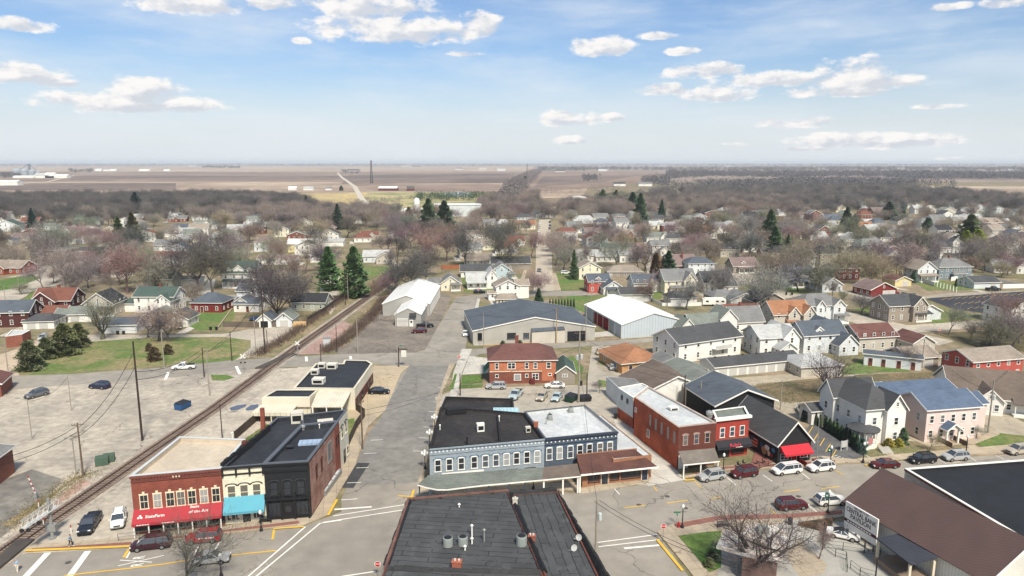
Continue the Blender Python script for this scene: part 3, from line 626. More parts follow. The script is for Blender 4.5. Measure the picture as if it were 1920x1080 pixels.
def gable(wm_,rm_,x0,x1,y0,y1,z0,eave,rise,ridge='x',oh=.45,hip=0,t=.16):
 if hip:
  wm_.box(x0,x1,y0,y1,z0,eave);X0,X1,Y0,Y1 = x0 - oh,x1 + oh,y0 - oh,y1 + oh;ze = eave - .08
  if ridge == 'x': r0 = (X0 + hip,(y0 + y1) /2,eave + rise);r1 = (X1 - hip,(y0 + y1) /2,eave + rise)
  else: r0 = ((x0 + x1) /2,Y0 + hip,eave + rise);r1 = ((x0 + x1) /2,Y1 - hip,eave + rise)
  c = [(X0,Y0,ze),(X1,Y0,ze),(X1,Y1,ze),(X0,Y1,ze)]
  if ridge == 'x': fs = [(0,1,5,4),(1,2,5),(2,3,4,5),(3,0,4)]
  else: fs = [(0,1,4),(1,2,5,4),(2,3,5),(3,0,4,5)]
  rm_.add(c + [r0,r1],fs,0);rm_.add([(a,b,z - .18) for a,b,z in c] + c,[(3,2,1,0)] + [(i,(i + 1) % 4,4 + (i + 1) % 4,4 + i) for i in range(4)],1)
  return
 if ridge == 'x':
  ym = (y0 + y1) /2;zr = eave + rise;k = rise/((y1 - y0) /2)
  prof = [(y0,z0),(y1,z0),(y1,eave),(ym,zr),(y0,eave)]
  vs = [(x0,a,b) for a,b in prof] + [(x1,a,b) for a,b in prof]
  for ya,yb in ((y0 - oh,ym),(y1 + oh,ym)):
   za = eave - oh*k
   rm_.slab([(x0 - oh,ya,za + t),(x1 + oh,ya,za + t),(x1 + oh,yb,zr + t),(x0 - oh,yb,zr + t)],t)
   for xx in (x0 - oh - .02,x1 + oh + .02):
    rm_.add([(xx - .03,ya,za - .14),(xx - .03,yb,zr - .14),(xx - .03,yb,zr + t + .01),(xx - .03,ya,za + t + .01),(xx + .03,ya,za - .14),(xx + .03,yb,zr - .14),(xx + .03,yb,zr + t + .01),(xx + .03,ya,za + t + .01)],
      [(0,3,2,1),(4,5,6,7),(0,1,5,4),(1,2,6,5),(2,3,7,6),(3,0,4,7)],1)
   s_ = -1 if ya < ym else 1
   rm_.box(x0 - oh,x1 + oh,min(ya,ya + s_*.05),max(ya,ya + s_*.05),za - .06,za + t*.9,1)
 else:
  xm = (x0 + x1) /2;zr = eave + rise;k = rise/((x1 - x0) /2)
  prof = [(x0,z0),(x1,z0),(x1,eave),(xm,zr),(x0,eave)]
  vs = [(a,y1,b) for a,b in prof] + [(a,y0,b) for a,b in prof]
  for xa,xb in ((x0 - oh,xm),(x1 + oh,xm)):
   za = eave - oh*k
   rm_.slab([(xa,y0 - oh,za + t),(xa,y1 + oh,za + t),(xb,y1 + oh,zr + t),(xb,y0 - oh,zr + t)],t)
   for yy in (y0 - oh - .02,y1 + oh + .02):
    rm_.add([(xa,yy - .03,za - .14),(xb,yy - .03,zr - .14),(xb,yy - .03,zr + t + .01),(xa,yy - .03,za + t + .01),(xa,yy + .03,za - .14),(xb,yy + .03,zr - .14),(xb,yy + .03,zr + t + .01),(xa,yy + .03,za + t + .01)],
      [(0,3,2,1),(4,5,6,7),(0,1,5,4),(1,2,6,5),(2,3,7,6),(3,0,4,7)],1)
   s_ = -1 if xa < xm else 1
   rm_.box(min(xa,xa + s_*.05),max(xa,xa + s_*.05),y0 - oh,y1 + oh,za - .06,za + t*.9,1)
 wm_.add(vs,[(4,3,2,1,0),(5,6,7,8,9),(0,1,6,5),(1,2,7,6),(2,3,8,7),(3,4,9,8),(4,0,5,9)],0)
HOUSES = []      # (x, y, radius, short description) for trees and labels
FOOT = []        # footprints (x, y, r) kept clear of trees
rng_d = random.Random(4)
def house(label,px,py,rz,w,d,eave,rise,ridge='x',wall='white',roof='grey',hip=0,wings=(),porch=None,chim=None,doors=(),gdoors=(),wins=True,cat='house',name='house',oh=.45,group=None,nwin=None,dormer=None,short=None,wd=1.0,extra=None):
 g = G(px,py);a = R(rz);c = Vector((math.cos(a),math.sin(a),0));n = Vector((-math.sin(a),math.cos(a),0))
 org = g - c*w/2
 root = empty(name,org,a,label,cat,group)
 wl = MB();rf = MB()
 gable(wl,rf,0,w,0,d,0,eave,rise,ridge,oh,hip)
 for q in wings: gable(wl,rf,*q[:4],0,q[4],q[5],q[6],oh*.8,q[7] if len(q) > 7 else 0)
 if dormer:
  for (dx,dw) in dormer:
   gable(wl,rf,dx - dw/2,dx + dw/2,.6,d/2,eave - .3,eave + rise*.35,dw*.4,'y',.2)
   if g.y < 420: win(root,(0,.6),(w,.6),dx,eave + rise*.02,min(.9,dw*.45),.95,'dh')
 wl.obj('wall',WM(wall),root);ro = rf.obj('roof',[RM(roof),TRIM],root)
 zc = eave + rise
 if chim:
  ch = MB();cx_,cy_ = chim;ch.box(cx_ - .4,cx_ + .4,cy_ - .3,cy_ + .3,eave - .2,zc + .9);ch.box(cx_ - .47,cx_ + .47,cy_ - .37,cy_ + .37,zc + .9,zc + 1.05);ch.obj('chimney',WM('brick'),ro)
 dist = g.length
 if wins:
  st = 1 if eave < 4 else 2
  for s in range(st):
   z = .95 + s*2.85;hh = 1.5 if st == 2 else 1.3
   segs = [((0,0),(w,0),w)]
   if dist < 480: segs += [((0,d),(0,0),d),((w,0),(w,d),d)]
   for (P,Q,L) in segs:
    k = max(1,int(L/2.9*wd)) if nwin is None or L != w else nwin
    for i in range(k):
     u = L*(i + .5) /k
     if any(abs(u - dd) < 1.1 for dd in doors) and L == w and s == 0: continue
     if gdoors and L == w and s == 0: continue
     win(root,P,Q,u,z,.95,hh,'dh' if (i + s) % 3 else 'dh',gm=GLASS if (i*7 + s*3 + int(px)) % 4 else GLASSB)
  for q in wings:
   if q[2] < 0 or q[0] < 0:
    fr = [((q[0],q[2]),(q[1],q[2]),q[1] - q[0])] if q[2] < 0 else []
    if dist < 480: fr += [((q[0],q[3]),(q[0],max(q[2],0)),q[3] - max(q[2],0))] if q[0] < 0 else [((q[0],0),(q[0],q[2]),-q[2])] if q[2] < -2 else []
    for (P,Q,L) in fr:
     for s in range(1 if q[4] < 4 else 2):
      for i in range(max(1,int(L/2.4))): win(root,P,Q,L*(i + .5) /max(1,int(L/2.4)),.95 + s*2.85,.95,1.5,gm=GLASSB if (i + s) % 3 == 2 else GLASS)
    if q[2] < 0 and q[6] == 'y' and q[5] > 1.7 and dist < 480: win(root,(q[0],q[2]),(q[1],q[2]),(q[1] - q[0]) /2,q[4] + q[5] *.15,.7,.9)
  if not hip and rise > 1.8:
   if ridge == 'y': win(root,(0,0),(w,0),w/2,eave + rise*.18,.8,1.0)
   elif dist < 480: win(root,(w,0),(w,d),d/2,eave + rise*.18,.8,1.0)
 for u in doors: door(root,(0,0),(w,0),u)
 for u in gdoors: garage_door(root,(0,0),(w,0),u)
 if porch:
  x0,x1,dp,hp = porch;pm = MB();pm.slab([(x0 - .25,-dp - .3,hp),(x1 + .25,-dp - .3,hp),(x1 + .1,.05,hp + .75),(x0 - .1,.05,hp + .75)],.15)
  pr = pm.obj('porch_roof',[RM(roof)],root)
  fl = MB();fl.box(x0,x1,-dp,0,.0,.45);fl.box(x0,x1,-dp - .05,-dp,hp - .25,hp - .02);fl.obj('porch_floor',TRIM,root)
  k = max(2,int((x1 - x0) /2.4) + 1)
  for i in range(k):
   x = x0 + .15 + (x1 - x0 - .3) *i/(k - 1);pp = MB();pp.box(x - .08,x + .08,-dp + .05,-dp + .21,.45,hp - .02);pp.obj('porch_post',TRIM,root)
 if extra: extra(root,w,d)
 if wins and rng_d.random() < .75:
  x_ = w*.5 + rng_d.choice((-1,1)) *(w*.5 + 1.6);dv = MB();dz_ = .0275 + rng_d.random() *.004;v_ = [org + c*(x_ + a_) + n*b_ for a_,b_ in ((-1.4,-9),(1.4,-9),(1.4,7),(-1.4,7))];dv.add([(q.x,q.y,dz_) for q in v_],[(0,1,2,3)]);tag(dv.obj('driveway_path',WALKW if rng_d.random() < .5 else GRAV),kind='structure')
 ctr = org + c*w/2 + n*d/2
 HOUSES.append((ctr.x,ctr.y,max(w,d) /2,short));FOOT.append((ctr.x,ctr.y,math.hypot(w,d) /2*.92))
 for q in wings:
  cc = org + c*((q[0] + q[1]) /2) + n*((q[2] + q[3]) /2);FOOT.append((cc.x,cc.y,math.hypot(q[1] - q[0],q[3] - q[2]) /2*.9))
 return root
def offset(pts,t):
 n = len(pts);out = []
 for i in range(n):
  p0,p1,p2 = Vector(pts[i - 1]),Vector(pts[i]),Vector(pts[(i + 1) % n])
  a = (p1 - p0).normalized();b = (p2 - p1).normalized();na = Vector((-a.y,a.x));nb = Vector((-b.y,b.x));m = (na + nb);m = m/max(.3,m.dot(na) if m.length else 1)
  out.append((p1.x + m.x*t,p1.y + m.y*t))
 return out
class Block:
 def __init__(s,name,label,cat,px,h,wall,roof,par=.5,cope=None,t=.3,group=None,walls=True,cope_h=.08):
  W_ = [G(x,y,h) for x,y in px];s.h = h
  a = ang(W_[0],W_[1]);s.root = empty(name,(W_[0].x,W_[0].y,0),a,label,cat,group);s.a = a;s.o = W_[0]
  s.pts = [s.loc(p) for p in W_]
  n = len(s.pts);pts = s.pts
  if sum(pts[i][0] *pts[(i + 1) % n][1] - pts[(i + 1) % n][0] *pts[i][1] for i in range(n)) < 0: raise ValueError(name)
  if walls:
   inn = offset(pts,t);mb = MB()
   vs = [(x,y,0) for x,y in pts] + [(x,y,h) for x,y in pts] + [(x,y,h) for x,y in inn] + [(x,y,h - par - .3) for x,y in inn]
   fs = []
   for i in range(n):
    j = (i + 1) % n;fs += [(i,j,n + j,n + i),(n + i,n + j,2*n + j,2*n + i),(2*n + i,2*n + j,3*n + j,3*n + i)]
   mb.add(vs,fs);mb.m = [0,0,1] *n;s.wall = mb.obj('wall',[wall,roof],s.root)
   rm_ = MB();rm_.add([(x,y,h - par) for x,y in offset(pts,t*.5)],[tuple(range(n))])
   me = rm_.mesh('roof',[roof]);bm = bmesh.new();bm.from_mesh(me);bmesh.ops.triangulate(bm,faces=bm.faces[:]);bm.to_mesh(me);bm.free()
   s.roof = place(me,'roof',s.root)
   if cope is not None:
    out = offset(pts,-.06);inn2 = offset(pts,t + .05);cb = MB()
    vs = [(x,y,h - .02) for x,y in out] + [(x,y,h + cope_h) for x,y in out] + [(x,y,h + cope_h) for x,y in inn2] + [(x,y,h - .02) for x,y in inn2]
    fs = []
    for i in range(n):
     j = (i + 1) % n;fs += [(i,j,n + j,n + i),(n + i,n + j,2*n + j,2*n + i),(2*n + i,2*n + j,3*n + j,3*n + i),(3*n + i,3*n + j,j,i)]
    cb.add(vs,fs);cb.obj('coping',cope,s.root)
  cx_ = sum(p.x for p in W_) /n;cy_ = sum(p.y for p in W_) /n
  rr = max((Vector((p.x,p.y)) - Vector((cx_,cy_))).length for p in W_);FOOT.append((cx_,cy_,rr))
  for i in range(n):
   for q in (.25,.5,.75):
    e = W_[i].lerp(W_[(i + 1) % n],q);FOOT.append(((e.x + cx_) /2,(e.y + cy_) /2,rr*.5))
 def loc(s,p):
  d = p - s.o;c,k = math.cos(s.a),math.sin(s.a);return (d.x*c + d.y*k,-d.x*k + d.y*c)
 def P(s,px,py,z): q = s.loc(G(px,py,z));return Vector((q[0],q[1],z))
 def w(s,i): return s.pts[i],s.pts[(i + 1) % len(s.pts)]
 def L(s,i): a,b = s.w(i);return math.hypot(b[0] - a[0],b[1] - a[1])
def ac_unit(pos,rz=0.0,label=None,s=1.0,group='condensers standing on roofs'):
 b = MB();b.lathe([(.46*s,.12),(.5*s,.15),(.5*s,.95*s),(.47*s,1.02*s)],n=14);r = empty('air_conditioner',pos,rz,label,'air conditioner',group);b.obj('casing',ACG,r,smooth=False)
 f = MB();f.lathe([(.40*s,1.02*s),(.40*s,1.05*s)],n=14)
 for k in range(4): f.box(-.42*s,.42*s,-.02 + k*0,.02,1.05*s,1.07*s) if k == 0 else None
 f.obj('fan_grille',BLKM,r);p = MB();p.box(-.6*s,.6*s,-.6*s,.6*s,0,.12);p.obj('base',mat('pad_grey',sr(150,150,146)),r)
 return r
def box_unit(pos,rz,w,d,h,label,m=None,cat='rooftop unit',name='rooftop_unit'):
 r = empty(name,pos,rz,label,cat);b = MB();b.box(-w/2,w/2,-d/2,d/2,.1,h);b.box(-w/2 - .05,w/2 + .05,-d/2 - .05,d/2 + .05,h,h + .06);b.obj('casing',m or mat('unit_beige',sr(200,196,184),var=.1),r)
 g_ = MB();g_.box(-w*.38,w*.38,-d/2 - .03,-d/2,h*.3,h*.8);g_.obj('louvre',DARK,r)
 k = MB();k.box(-w*.4,w*.4,-d*.4,d*.4,0,.1);k.obj('base',BLKM,r);return r
def vent(pos,h=.8,r=.07,label='white vent pipe standing on the flat roof',cap=True,m=None,group='vent pipes on flat roofs'):
 b = MB();b.tube((0,0,0),(0,0,h),r,n=8)
 if cap: b.lathe([(r*2,h),(r*2.2,h + .06),(r*.8,h + .2)],n=8)
 o = b.obj('vent_pipe',m or TRIM,loc=pos);return tag(o,label,'vent pipe',group)
def awning(root,P,Q,u0,u1,z0,z1,dp,m,name='awning',val=.35,label=None,ends=True):
 P = Vector((*P[:2],0));Q = Vector((*Q[:2],0));d = (Q - P).normalized();a = math.atan2(d.y,d.x)
 mb = MB();L = u1 - u0
 mb.slab([(0,-dp,z0),(L,-dp,z0),(L,-.02,z1),(0,-.02,z1)],.05);mb.box(0,L,-dp - .03,-dp + .01,z0 - val,z0 + .02)
 if ends:
  for x in (0,L): mb.add([(x,-dp,z0),(x,-.02,z1),(x,-.02,z0)],[(0,1,2)]); 
 return mb.obj(name,m,root,P + d*u0,a,label=label)
# ================================================================== the shops on the left corner
BR1 = mat('red_brick',sr(146,72,56),kind='brick',var=.22,scale=1.2)
BR2 = mat('side_brick',sr(132,84,70),kind='brick',var=.4,scale=1.5,col2=sr(164,126,112))
BR3 = mat('long_wall_brick',sr(204,92,54),kind='brick',var=.35,scale=1,col2=sr(166,70,44))
BR4 = mat('brown_brick',sr(108,56,44),kind='brick',var=.15)
CREAM = mat('cream_paint',sr(222,216,190),kind='brick',var=.08)
BLK = mat('black_paint',sr(38,40,44),kind='brick',var=.2,rough=.6)
ROOFD = mat('dark_membrane',sr(52,57,66),kind='membrane',var=.28,scale=4)
ROOFB = mat('tarred_roof',sr(60,57,56),kind='membrane',var=.35,scale=4)
ROOFW = mat('white_membrane',sr(200,206,210),kind='membrane',var=.16,scale=4,rough=.5)
ROOFT = mat('tan_membrane',sr(196,182,162),kind='membrane',var=.12,scale=4)
COPEL = mat('light_coping',sr(190,198,206),rough=.5,var=.1)
COPED = mat('dark_coping',sr(88,94,106),rough=.5,var=.15)
RED = mat('red_canvas',sr(176,42,52),var=.08,rough=.8)
h1 = HT(250,1002,893)
b = Block('brick_shop','red brick two storey corner shop with seven upper windows and a long red awning','shop',[(244,893),(414,878),(460,824),(337,819)],h1,BR1,ROOFT,.7,COPEL,group=None)
P,Q = b.w(0);L = b.L(0)
for i,x in enumerate((265,290,314,334,355,378,401)):
 u = (x - 244) /170*L;win(b.root,P,Q,u,h1 - 5.0,1.15,2.1,'key',mat('cream_trim',sr(226,214,184)),GLASSB if i in (1,3,5) else GLASS,sub=True)
cn = MB();cn.box(-.1,L + .0,-.22,.0,h1 - .35,h1 - .1);cn.box(0,L,-.14,.0,h1 - .95,h1 - .8)
for i in range(30): x = L*(i + .5) /30;cn.box(x - .1,x + .1,-.2,0,h1 - .7,h1 - .35)
cn.obj('cornice',mat('cornice_brick',sr(122,66,56)),b.root)
zt = h1 - 6.0
for i in range(6):
 x = L*(i + .5) /6;f = MB()
 hw = L/12 - .12
 f.box(x - hw,x - hw + .16,-.1,.02,2.9,zt);f.box(x + hw - .16,x + hw,-.1,.02,2.9,zt)
 for k in range(8):
  a0,a1 = math.pi*k/8,math.pi*(k + 1) /8;e = .5;q = [(x + r*math.cos(t) ,zt - .1 + r*math.sin(t) *e*.8) for r,t in ((hw - .16,a0),(hw,a0),(hw,a1),(hw - .16,a1))]
  f.add([(u,-.12,z) for u,z in q] + [(u,.02,z) for u,z in q],[(0,1,2,3),(0,4,5,1),(1,5,6,2),(2,6,7,3),(3,7,4,0)])
 fo = f.obj('transom_window',TRIM,b.root);g_ = MB();g_.box(x - hw + .16,x + hw - .16,-.05,0,2.9,zt);g_.add([(x + (hw - .16) *math.cos(math.pi*k/8),-.05,zt - .01 + (hw - .16) *math.sin(math.pi*k/8) *.35) for k in range(9)],[tuple(range(8,-1,-1))]);g_.obj('pane',GLASS,fo)
aw = awning(b.root,P,Q,.05,L - .05,2.35,3.75,1.7,RED,label='long red awning with white lettering')
slope = math.atan2(1.4,1.7)
def aw_text(root,txt,x,t,size,m=WHT,z0=2.35,z1=3.75,dp=1.7,sx=1.0,P=(0,0),a=0.0):
 y = -dp + dp*t;z = z0 + (z1 - z0) *t + .05
 p = Vector((P[0],P[1],0)) + Matrix.Rotation(a,3,'Z') @ Vector((x,y - .03,z))
 return letters(txt,p,a,size,m,'lettering',root,math.atan2(z1 - z0,dp),.008,sx,kind=None)
aw_text(b.root,'StateFarm',L*.25,.42,.62);lg = MB()
for (x,y) in ((0,.16),(-.2,-.1),(.2,-.1)): lg.lathe([(.15,0),(.15,.012)],(x,y),10)
o = lg.obj('emblem',WHT,b.root,(L*.25 - 1.95,-1.7 + 1.7*.42,2.35 + 1.4*.42 + .05));o.rotation_euler = (slope,0,0)
for t_,x,k,s_ in (('State',.68,.80,.55),('of the Art',.73,.46,.58)): aw_text(b.root,t_,L*x,k,s_,sx=1.1)
for x in (.06,.33): f = MB();[f.box(L*x + k*.34,L*x + k*.34 + .26,-1.76,-1.74,2.12,2.24) for k in range(5)];tag(f.obj('awning_lettering',WHT,b.root),kind='stuff')
for i in range(6):
 x = L*(i + .5) /6;f = MB();f.box(x - 1.05,x + 1.05,-.04,.0,.35,2.8);f.obj('shop_window',DARK if i % 2 else GLASS,b.root)
for i in range(7):
 x = .25 + (L - .5) *i/6;f = MB();f.lathe([(.14,0),(.1,.25),(.09,2.3),(.13,2.45)],(x,-1.45),8);f.obj('awning_post',TRIM,b.root)
f = MB();f.box(L*.09 - .9,L*.09 + .9,-.1,-.06,1.7,2.1);f.obj('window_sign',RED,b.root)
pb = MB();pb.box(L*.5 - .5,L*.5 + .5,-.12,0,h1 - .7,h1 - .2);pb.obj('date_stone',CREAM,b.root)
vent(tuple(b.root.matrix_basis @ b.P(436,822,h1 - .7)),.9,.1,'white pipe bent over at the rear edge of the tan roof',group=None)
h2 = h1 - .05
b2 = Block('cream_shop','narrow cream painted shop with black window hoods and a turquoise awning','shop',[(415,877.5),(494,871),(566,797),(566,779),(520,783)],h2,CREAM,ROOFD,.6,COPED,t=.25)
P,Q = b2.w(0);L2 = b2.L(0)
blkhood = mat('black_hood',sr(36,36,38),kind='plain')
for k in (.2,.5,.8): win(b2.root,P,Q,L2*k,h2 - 5.1,1.2,2.3,'hood',CREAM,mat('boarded',sr(104,100,88),kind='ribw',p=4),blkhood,sub=True)
cn = MB();cn.box(0,L2,-.25,0,h2 - .25,h2 + .05);cn.box(0,L2,-.12,0,h2 - 1.2,h2 - 1.0)
for k in (.02,.34,.66,.98): x = L2*k;cn.box(x - .12,x + .12,-.3,0,h2 - 1.35,h2 - .2)
cn.obj('cornice',blkhood,b2.root)
TURQ = mat('turquoise_canvas',sr(74,158,184),var=.06,rough=.8)
awning(b2.root,P,Q,.05,L2 - .05,2.5,4.2,1.6,TURQ)
for k,w_ in ((.2,1.9),(.8,1.6)): win(b2.root,P,Q,L2*k,.5,w_,1.9,'shop',WHT,sub=True,name='shop_window')
door(b2.root,P,Q,L2*.52,1.1,2.2,GLASS)
pm = MB()
for k,z in ((.13,1.0),(.24,1.4),(.34,.9),(.74,1.5),(.9,1.0)): pm.box(L2*k - .2,L2*k + .2,-.14,-.1,z,z + .5)
tag(pm.obj('posters',WHT,b2.root),kind='stuff')
b3 = Block('black_shop','black painted shop on the street corner with a bare brick side wall','shop',[(494,871),(578,866),(635,790),(566,797)],h2 + .1,BLK,ROOFD,.7,COPED,t=.35,cope_h=.15)
P,Q = b3.w(0);L3 = b3.L(0);P1,Q1 = b3.w(1);LS = b3.L(1);h3 = h2 + .1
blkf = mat('black_frame',sr(30,32,35),kind='plain',rough=.5)
for k in (.2,.5,.8): win(b3.root,P,Q,L3*k,h3 - 5.0,1.15,2.2,'hood',blkf,GLASS,mat('hood_grey',sr(54,57,62),kind='plain'),sub=True)
cn = MB();cn.box(0,L3,-.2,0,h3 - .3,h3);cn.box(0,L3,-.45,0,3.3,3.55);cn.box(0,L3,-.15,0,h3 - 1.3,h3 - 1.15)
for k in (.0,.33,.67,1.0): cn.box(L3*k - .1,L3*k + .1,-.4,0,3.55,4.3)
for k in (0.03,.35,.65,.97): cn.box(L3*k - .15,L3*k + .15,-.3,0,0,3.3)
cn.obj('cornice',blkf,b3.root)
win(b3.root,P,Q,L3*.18,.6,2.0,2.3,'shop',blkf,sub=True,name='shop_window');win(b3.root,P,Q,L3*.82,.6,2.0,2.3,'shop',blkf,sub=True,name='shop_window');door(b3.root,P,Q,L3*.5,1.5,2.4,blkf,fm=blkf)
# brick side wall skin
sk = MB();sk.box(.5,LS - 3.2,-.06,0,.4,h3 - .35);o = sk.obj('side_wall',BR2,b3.root,(P1[0],P1[1],0),math.atan2(Q1[1] - P1[1],Q1[0] - P1[0]))
for k in (.2,.36): win(b3.root,P1,Q1,LS*k,h3 - 4.0,.8,2.0,'arch',BR4,DARK,BR4,off=.06)
win(b3.root,P1,Q1,LS*.62,h3 - 4.3,2.0,3.2,'shop',STEEL,GLASS,off=.06,sub=True)
b3.side = (P1,Q1,LS)
# skylight and hatches
q = b3.P(585,831,h3 - .6);sl_ = MB();sl_.box(-2.0,2.0,-.9,.9,0,.3)
sk_ = tag(sl_.obj('skylight',mat('skylight_glass',sr(150,176,210),kind='ribx',p=1.3,rough=.2),loc=b3.root.matrix_basis @ q,rz=b3.a),'long pale blue glazed skylight in the black shop roof','skylight')
q = b3.P(544,840,h3 - .6);box_unit(b3.root.matrix_basis @ q,b3.a,1.1,.7,.3,'low dark hatch box beside the skylight',ROOFD,'roof hatch','roof_hatch')
q = b3.P(568,806,h3 - .6);ve = MB();ve.lathe([(.28,0),(.28,.4),(.42,.45),(.42,.7),(.1,.9)],n=12);tag(ve.obj('turbine_vent',STEEL,loc=b3.root.matrix_basis @ q),'round silver turbine vent behind the skylight','roof vent')
b4 = Block('mural_block','rear block with dark roof and cream end wall painted with black figures','shop',[(566,796.5),(635,789.5),(651,768),(566,778)],h2,BLK,ROOFD,.5,COPED,t=.25)
P,Q = b4.w(1);LM = b4.L(1);d_ = Vector((Q[0] - P[0],Q[1] - P[1])).normalized();am = math.atan2(d_.y,d_.x)
sk = MB();sk.box(.1,LM - .1,-.07,0,0,h2 - .1);sk.obj('side_wall',mat('mural_wall',sr(206,202,186),kind='brick',var=.12),b4.root,(P[0],P[1],0),am)
for k in (.25,.7):
 win(b4.root,P,Q,LM*k,h2 - 3.6,1.1,2.1,'hood',CREAM,DARK,blkhood,off=.07)
door(b4.root,P,Q,LM*.45,1.3,2.6,mat('black_door',(.02,.02,.02),kind='plain'));win(b4.root,P,Q,LM*.8,.9,1.2,1.6,'dh',CREAM,DARK,off=.07)
# red brick stretch between
sk = MB();sk.box(LS - 3.1,LS - .05,-.09,0,0,h3 - .3);sk.obj('side_wall',BR1,b3.root,(P1[0],P1[1],0),math.atan2(Q1[1] - P1[1],Q1[0] - P1[0]))
win(b3.root,P1,Q1,LS - 2.2,h3 - 3.8,.9,2.0,'arch',BR4,DARK,BR4,off=.09);win(b3.root,P1,Q1,LS - .9,h3 - 3.8,.9,2.0,'arch',BR4,DARK,BR4,off=.09)
q = b2.P(558,792,h2 - .6);wq = b2.root.matrix_basis @ q
box_unit(wq,b2.a,1.9,1.9,1.9,'big cream rooftop unit at the back of the dark shop roof')
q = b4.P(610,790,h2 - .5);o = MB();o.box(-1.3,1.3,-.7,.7,0,.25);tag(o.obj('roof_curb',mat('unit_beige',sr(200,196,184)),loc=b4.root.matrix_basis @ q,rz=b4.a),'flat cream curb lid near the rear parapet','roof curb')
for px_,py_ in ((560,812),(599,803),(605,799)): vent(tuple(b2.root.matrix_basis @ b2.P(px_,py_,h2 - .6)),.6,.07,'short white vent pipe on the dark roof of the corner shops')
# brick stub chimney on party wall + jagged tiles
cm = MB();cm.box(-.35,.35,-.35,.35,h2 - 2,h2 + 1.0);tag(cm.obj('chimney_stack',BR4,loc=(G(459,838,h2).x,G(459,838,h2).y,0)),'stubby brick chimney on the wall between tan and dark roofs','chimney')
pw = MB();A_ = G(416,876,h2);B_ = G(505,801,h2);dd = (B_ - A_);n_ = 16
for i in range(n_):
 a_ = A_ + dd*(i/n_) - A_;c_ = A_ + dd*((i + 1) /n_) - A_;w_ = Vector((-dd.y,dd.x,0)).normalized() *.22
 pw.prism([(v.x,v.y) for v in (a_ + w_,a_ - w_,c_ - w_,c_ + w_)],h2 - .6,h2 + .25 + .35*(1 - i/n_) + (.12 if i % 2 else 0))
pw.obj('party_wall',mat('tarred_wall',sr(34,34,38),var=.3),b2.root).matrix_world = Matrix.Translation((A_.x,A_.y,0))
pw_o = [o for o in b2.root.children if o.name.startswith('party_wall')]
for o in pw_o: o.matrix_parent_inverse = b2.root.matrix_basis.inverted();o.location = (A_.x,A_.y,0);o.rotation_euler = (0,0,0)
# bench like grey box on sidewalk + items
def metal_bench(px,py,rz,label,L=1.6):
 r = empty('bench',G(px,py) + Vector((0,0,.13)),rz,label,'bench','street benches')
 s_ = MB();[s_.box(-L/2,L/2,-.25 + i*.13,-.15 + i*.13,.42,.46) for i in range(4)];s_.obj('seat',BLKM,r)
 k_ = MB();[k_.box(-L/2,L/2,.27,.30,.5 + i*.1,.56 + i*.1) for i in range(4)];k_.obj('backrest',BLKM,r)
 for sx in (-1,1): l_ = MB();l_.box(sx*L/2 - .03,sx*L/2 + .03,-.28,.3,0,.42);l_.box(sx*L/2 - .03,sx*L/2 + .03,-.28,.3,.6,.64);l_.obj('leg',BLKM,r)
 return r
metal_bench(1355,972 + 18,R(8),'black slatted bench at the edge of the corner grass plot')
metal_bench(498,981,R(5),'dark bench on the pavement in front of the turquoise awning')
pg = empty('planter_ramp',G(620,910) + Vector((0,0,.13)),ang(G(612,925),G(632,897)),'long grey metal planter box against the brick side wall','planter')
m_ = MB();m_.box(-4.2,4.2,-.6,.6,0,.8);m_.box(-4.3,4.3,-.7,.7,.8,.9);m_.obj('box',STEEL,pg)
m_ = MB();[m_.box(-4.0 + i*2.0,-2.6 + i*2.0,-.5,.5,.9,.98) for i in range(4)];m_.obj('lid_panel',COPEL,pg)
# ================================================================== bank with drive-through
BANKW = mat('bank_cream',sr(206,200,180),kind='ribw',p=.9,var=.08)
hb1 = 4.7
bk = Block('bank_building','low cream bank with black flat roof and white rooftop units by the main street','bank',[(550,728),(665,729),(698,682),(688,676),(646,675),(643,682),(592,682)],hb1,mat('bank_panel',sr(208,202,184),var=.08),ROOFD,.35,mat('cream_coping',sr(206,200,184)),t=.35)
P,Q = bk.w(1);Lb = bk.L(1)
lw = MB();lw.box(0,Lb,-.12,0,0,2.4);lw.obj('brick_base',BR4,bk.root,(P[0],P[1],0),math.atan2(Q[1] - P[1],Q[0] - P[0]))
for k in (.15,.35,.7,.88): win(bk.root,P,Q,Lb*k,.6,1.8,1.6,'shop',BLKM,off=.12)
door(bk.root,P,Q,Lb*.52,1.6,2.2,BLKM)
for (x,y,w_,lab) in ((604,690,1.6,'left square white unit on the bank roof'),(623,691,2.2,'large white unit at the rear of the bank roof'),(591,702,1.6,'small white unit in the middle of the bank roof'),(598,719,2.5,'large white unit nearest the front of the bank roof')):
 box_unit(bk.root.matrix_basis @ bk.P(x,y,hb1 - .35),bk.a,w_,w_*.8,1.2,lab,mat('unit_white',sr(212,210,202)))
bw = Block('bank_wing','cream ribbed annex with dark flat roof beside the bank','annex',[(493,745),(581,745),(597,731),(518,731)],4.4,BANKW,ROOFD,.3,mat('cream_coping',sr(206,200,184)))
P,Q = bw.w(0);Lw = bw.L(0)
fa = MB();fa.box(-.1,Lw + .1,-.5,0,2.5,4.45);fa.obj('fascia',mat('bank_panel',sr(208,202,184)),bw.root)
fa = MB();fa.slab([(-1.2,-3.4,2.3),(6.5,-3.4,2.3),(7.2,-.5,2.95),(-.4,-.5,2.95)],.12);fa.obj('canopy',mat('canopy_rib',sr(206,200,182),kind='ribx',p=1.6),bw.root)
fa = MB();fa.box(-1.2,6.5,-3.4,-3.3,1.6,2.25);fa.obj('canopy_skirt',BANKW,bw.root)
for x in (-1,2.6,6.2): fa = MB();fa.box(x - .1,x + .1,-3.3,-3.1,0,1.6);fa.obj('canopy_post',BANKW,bw.root)
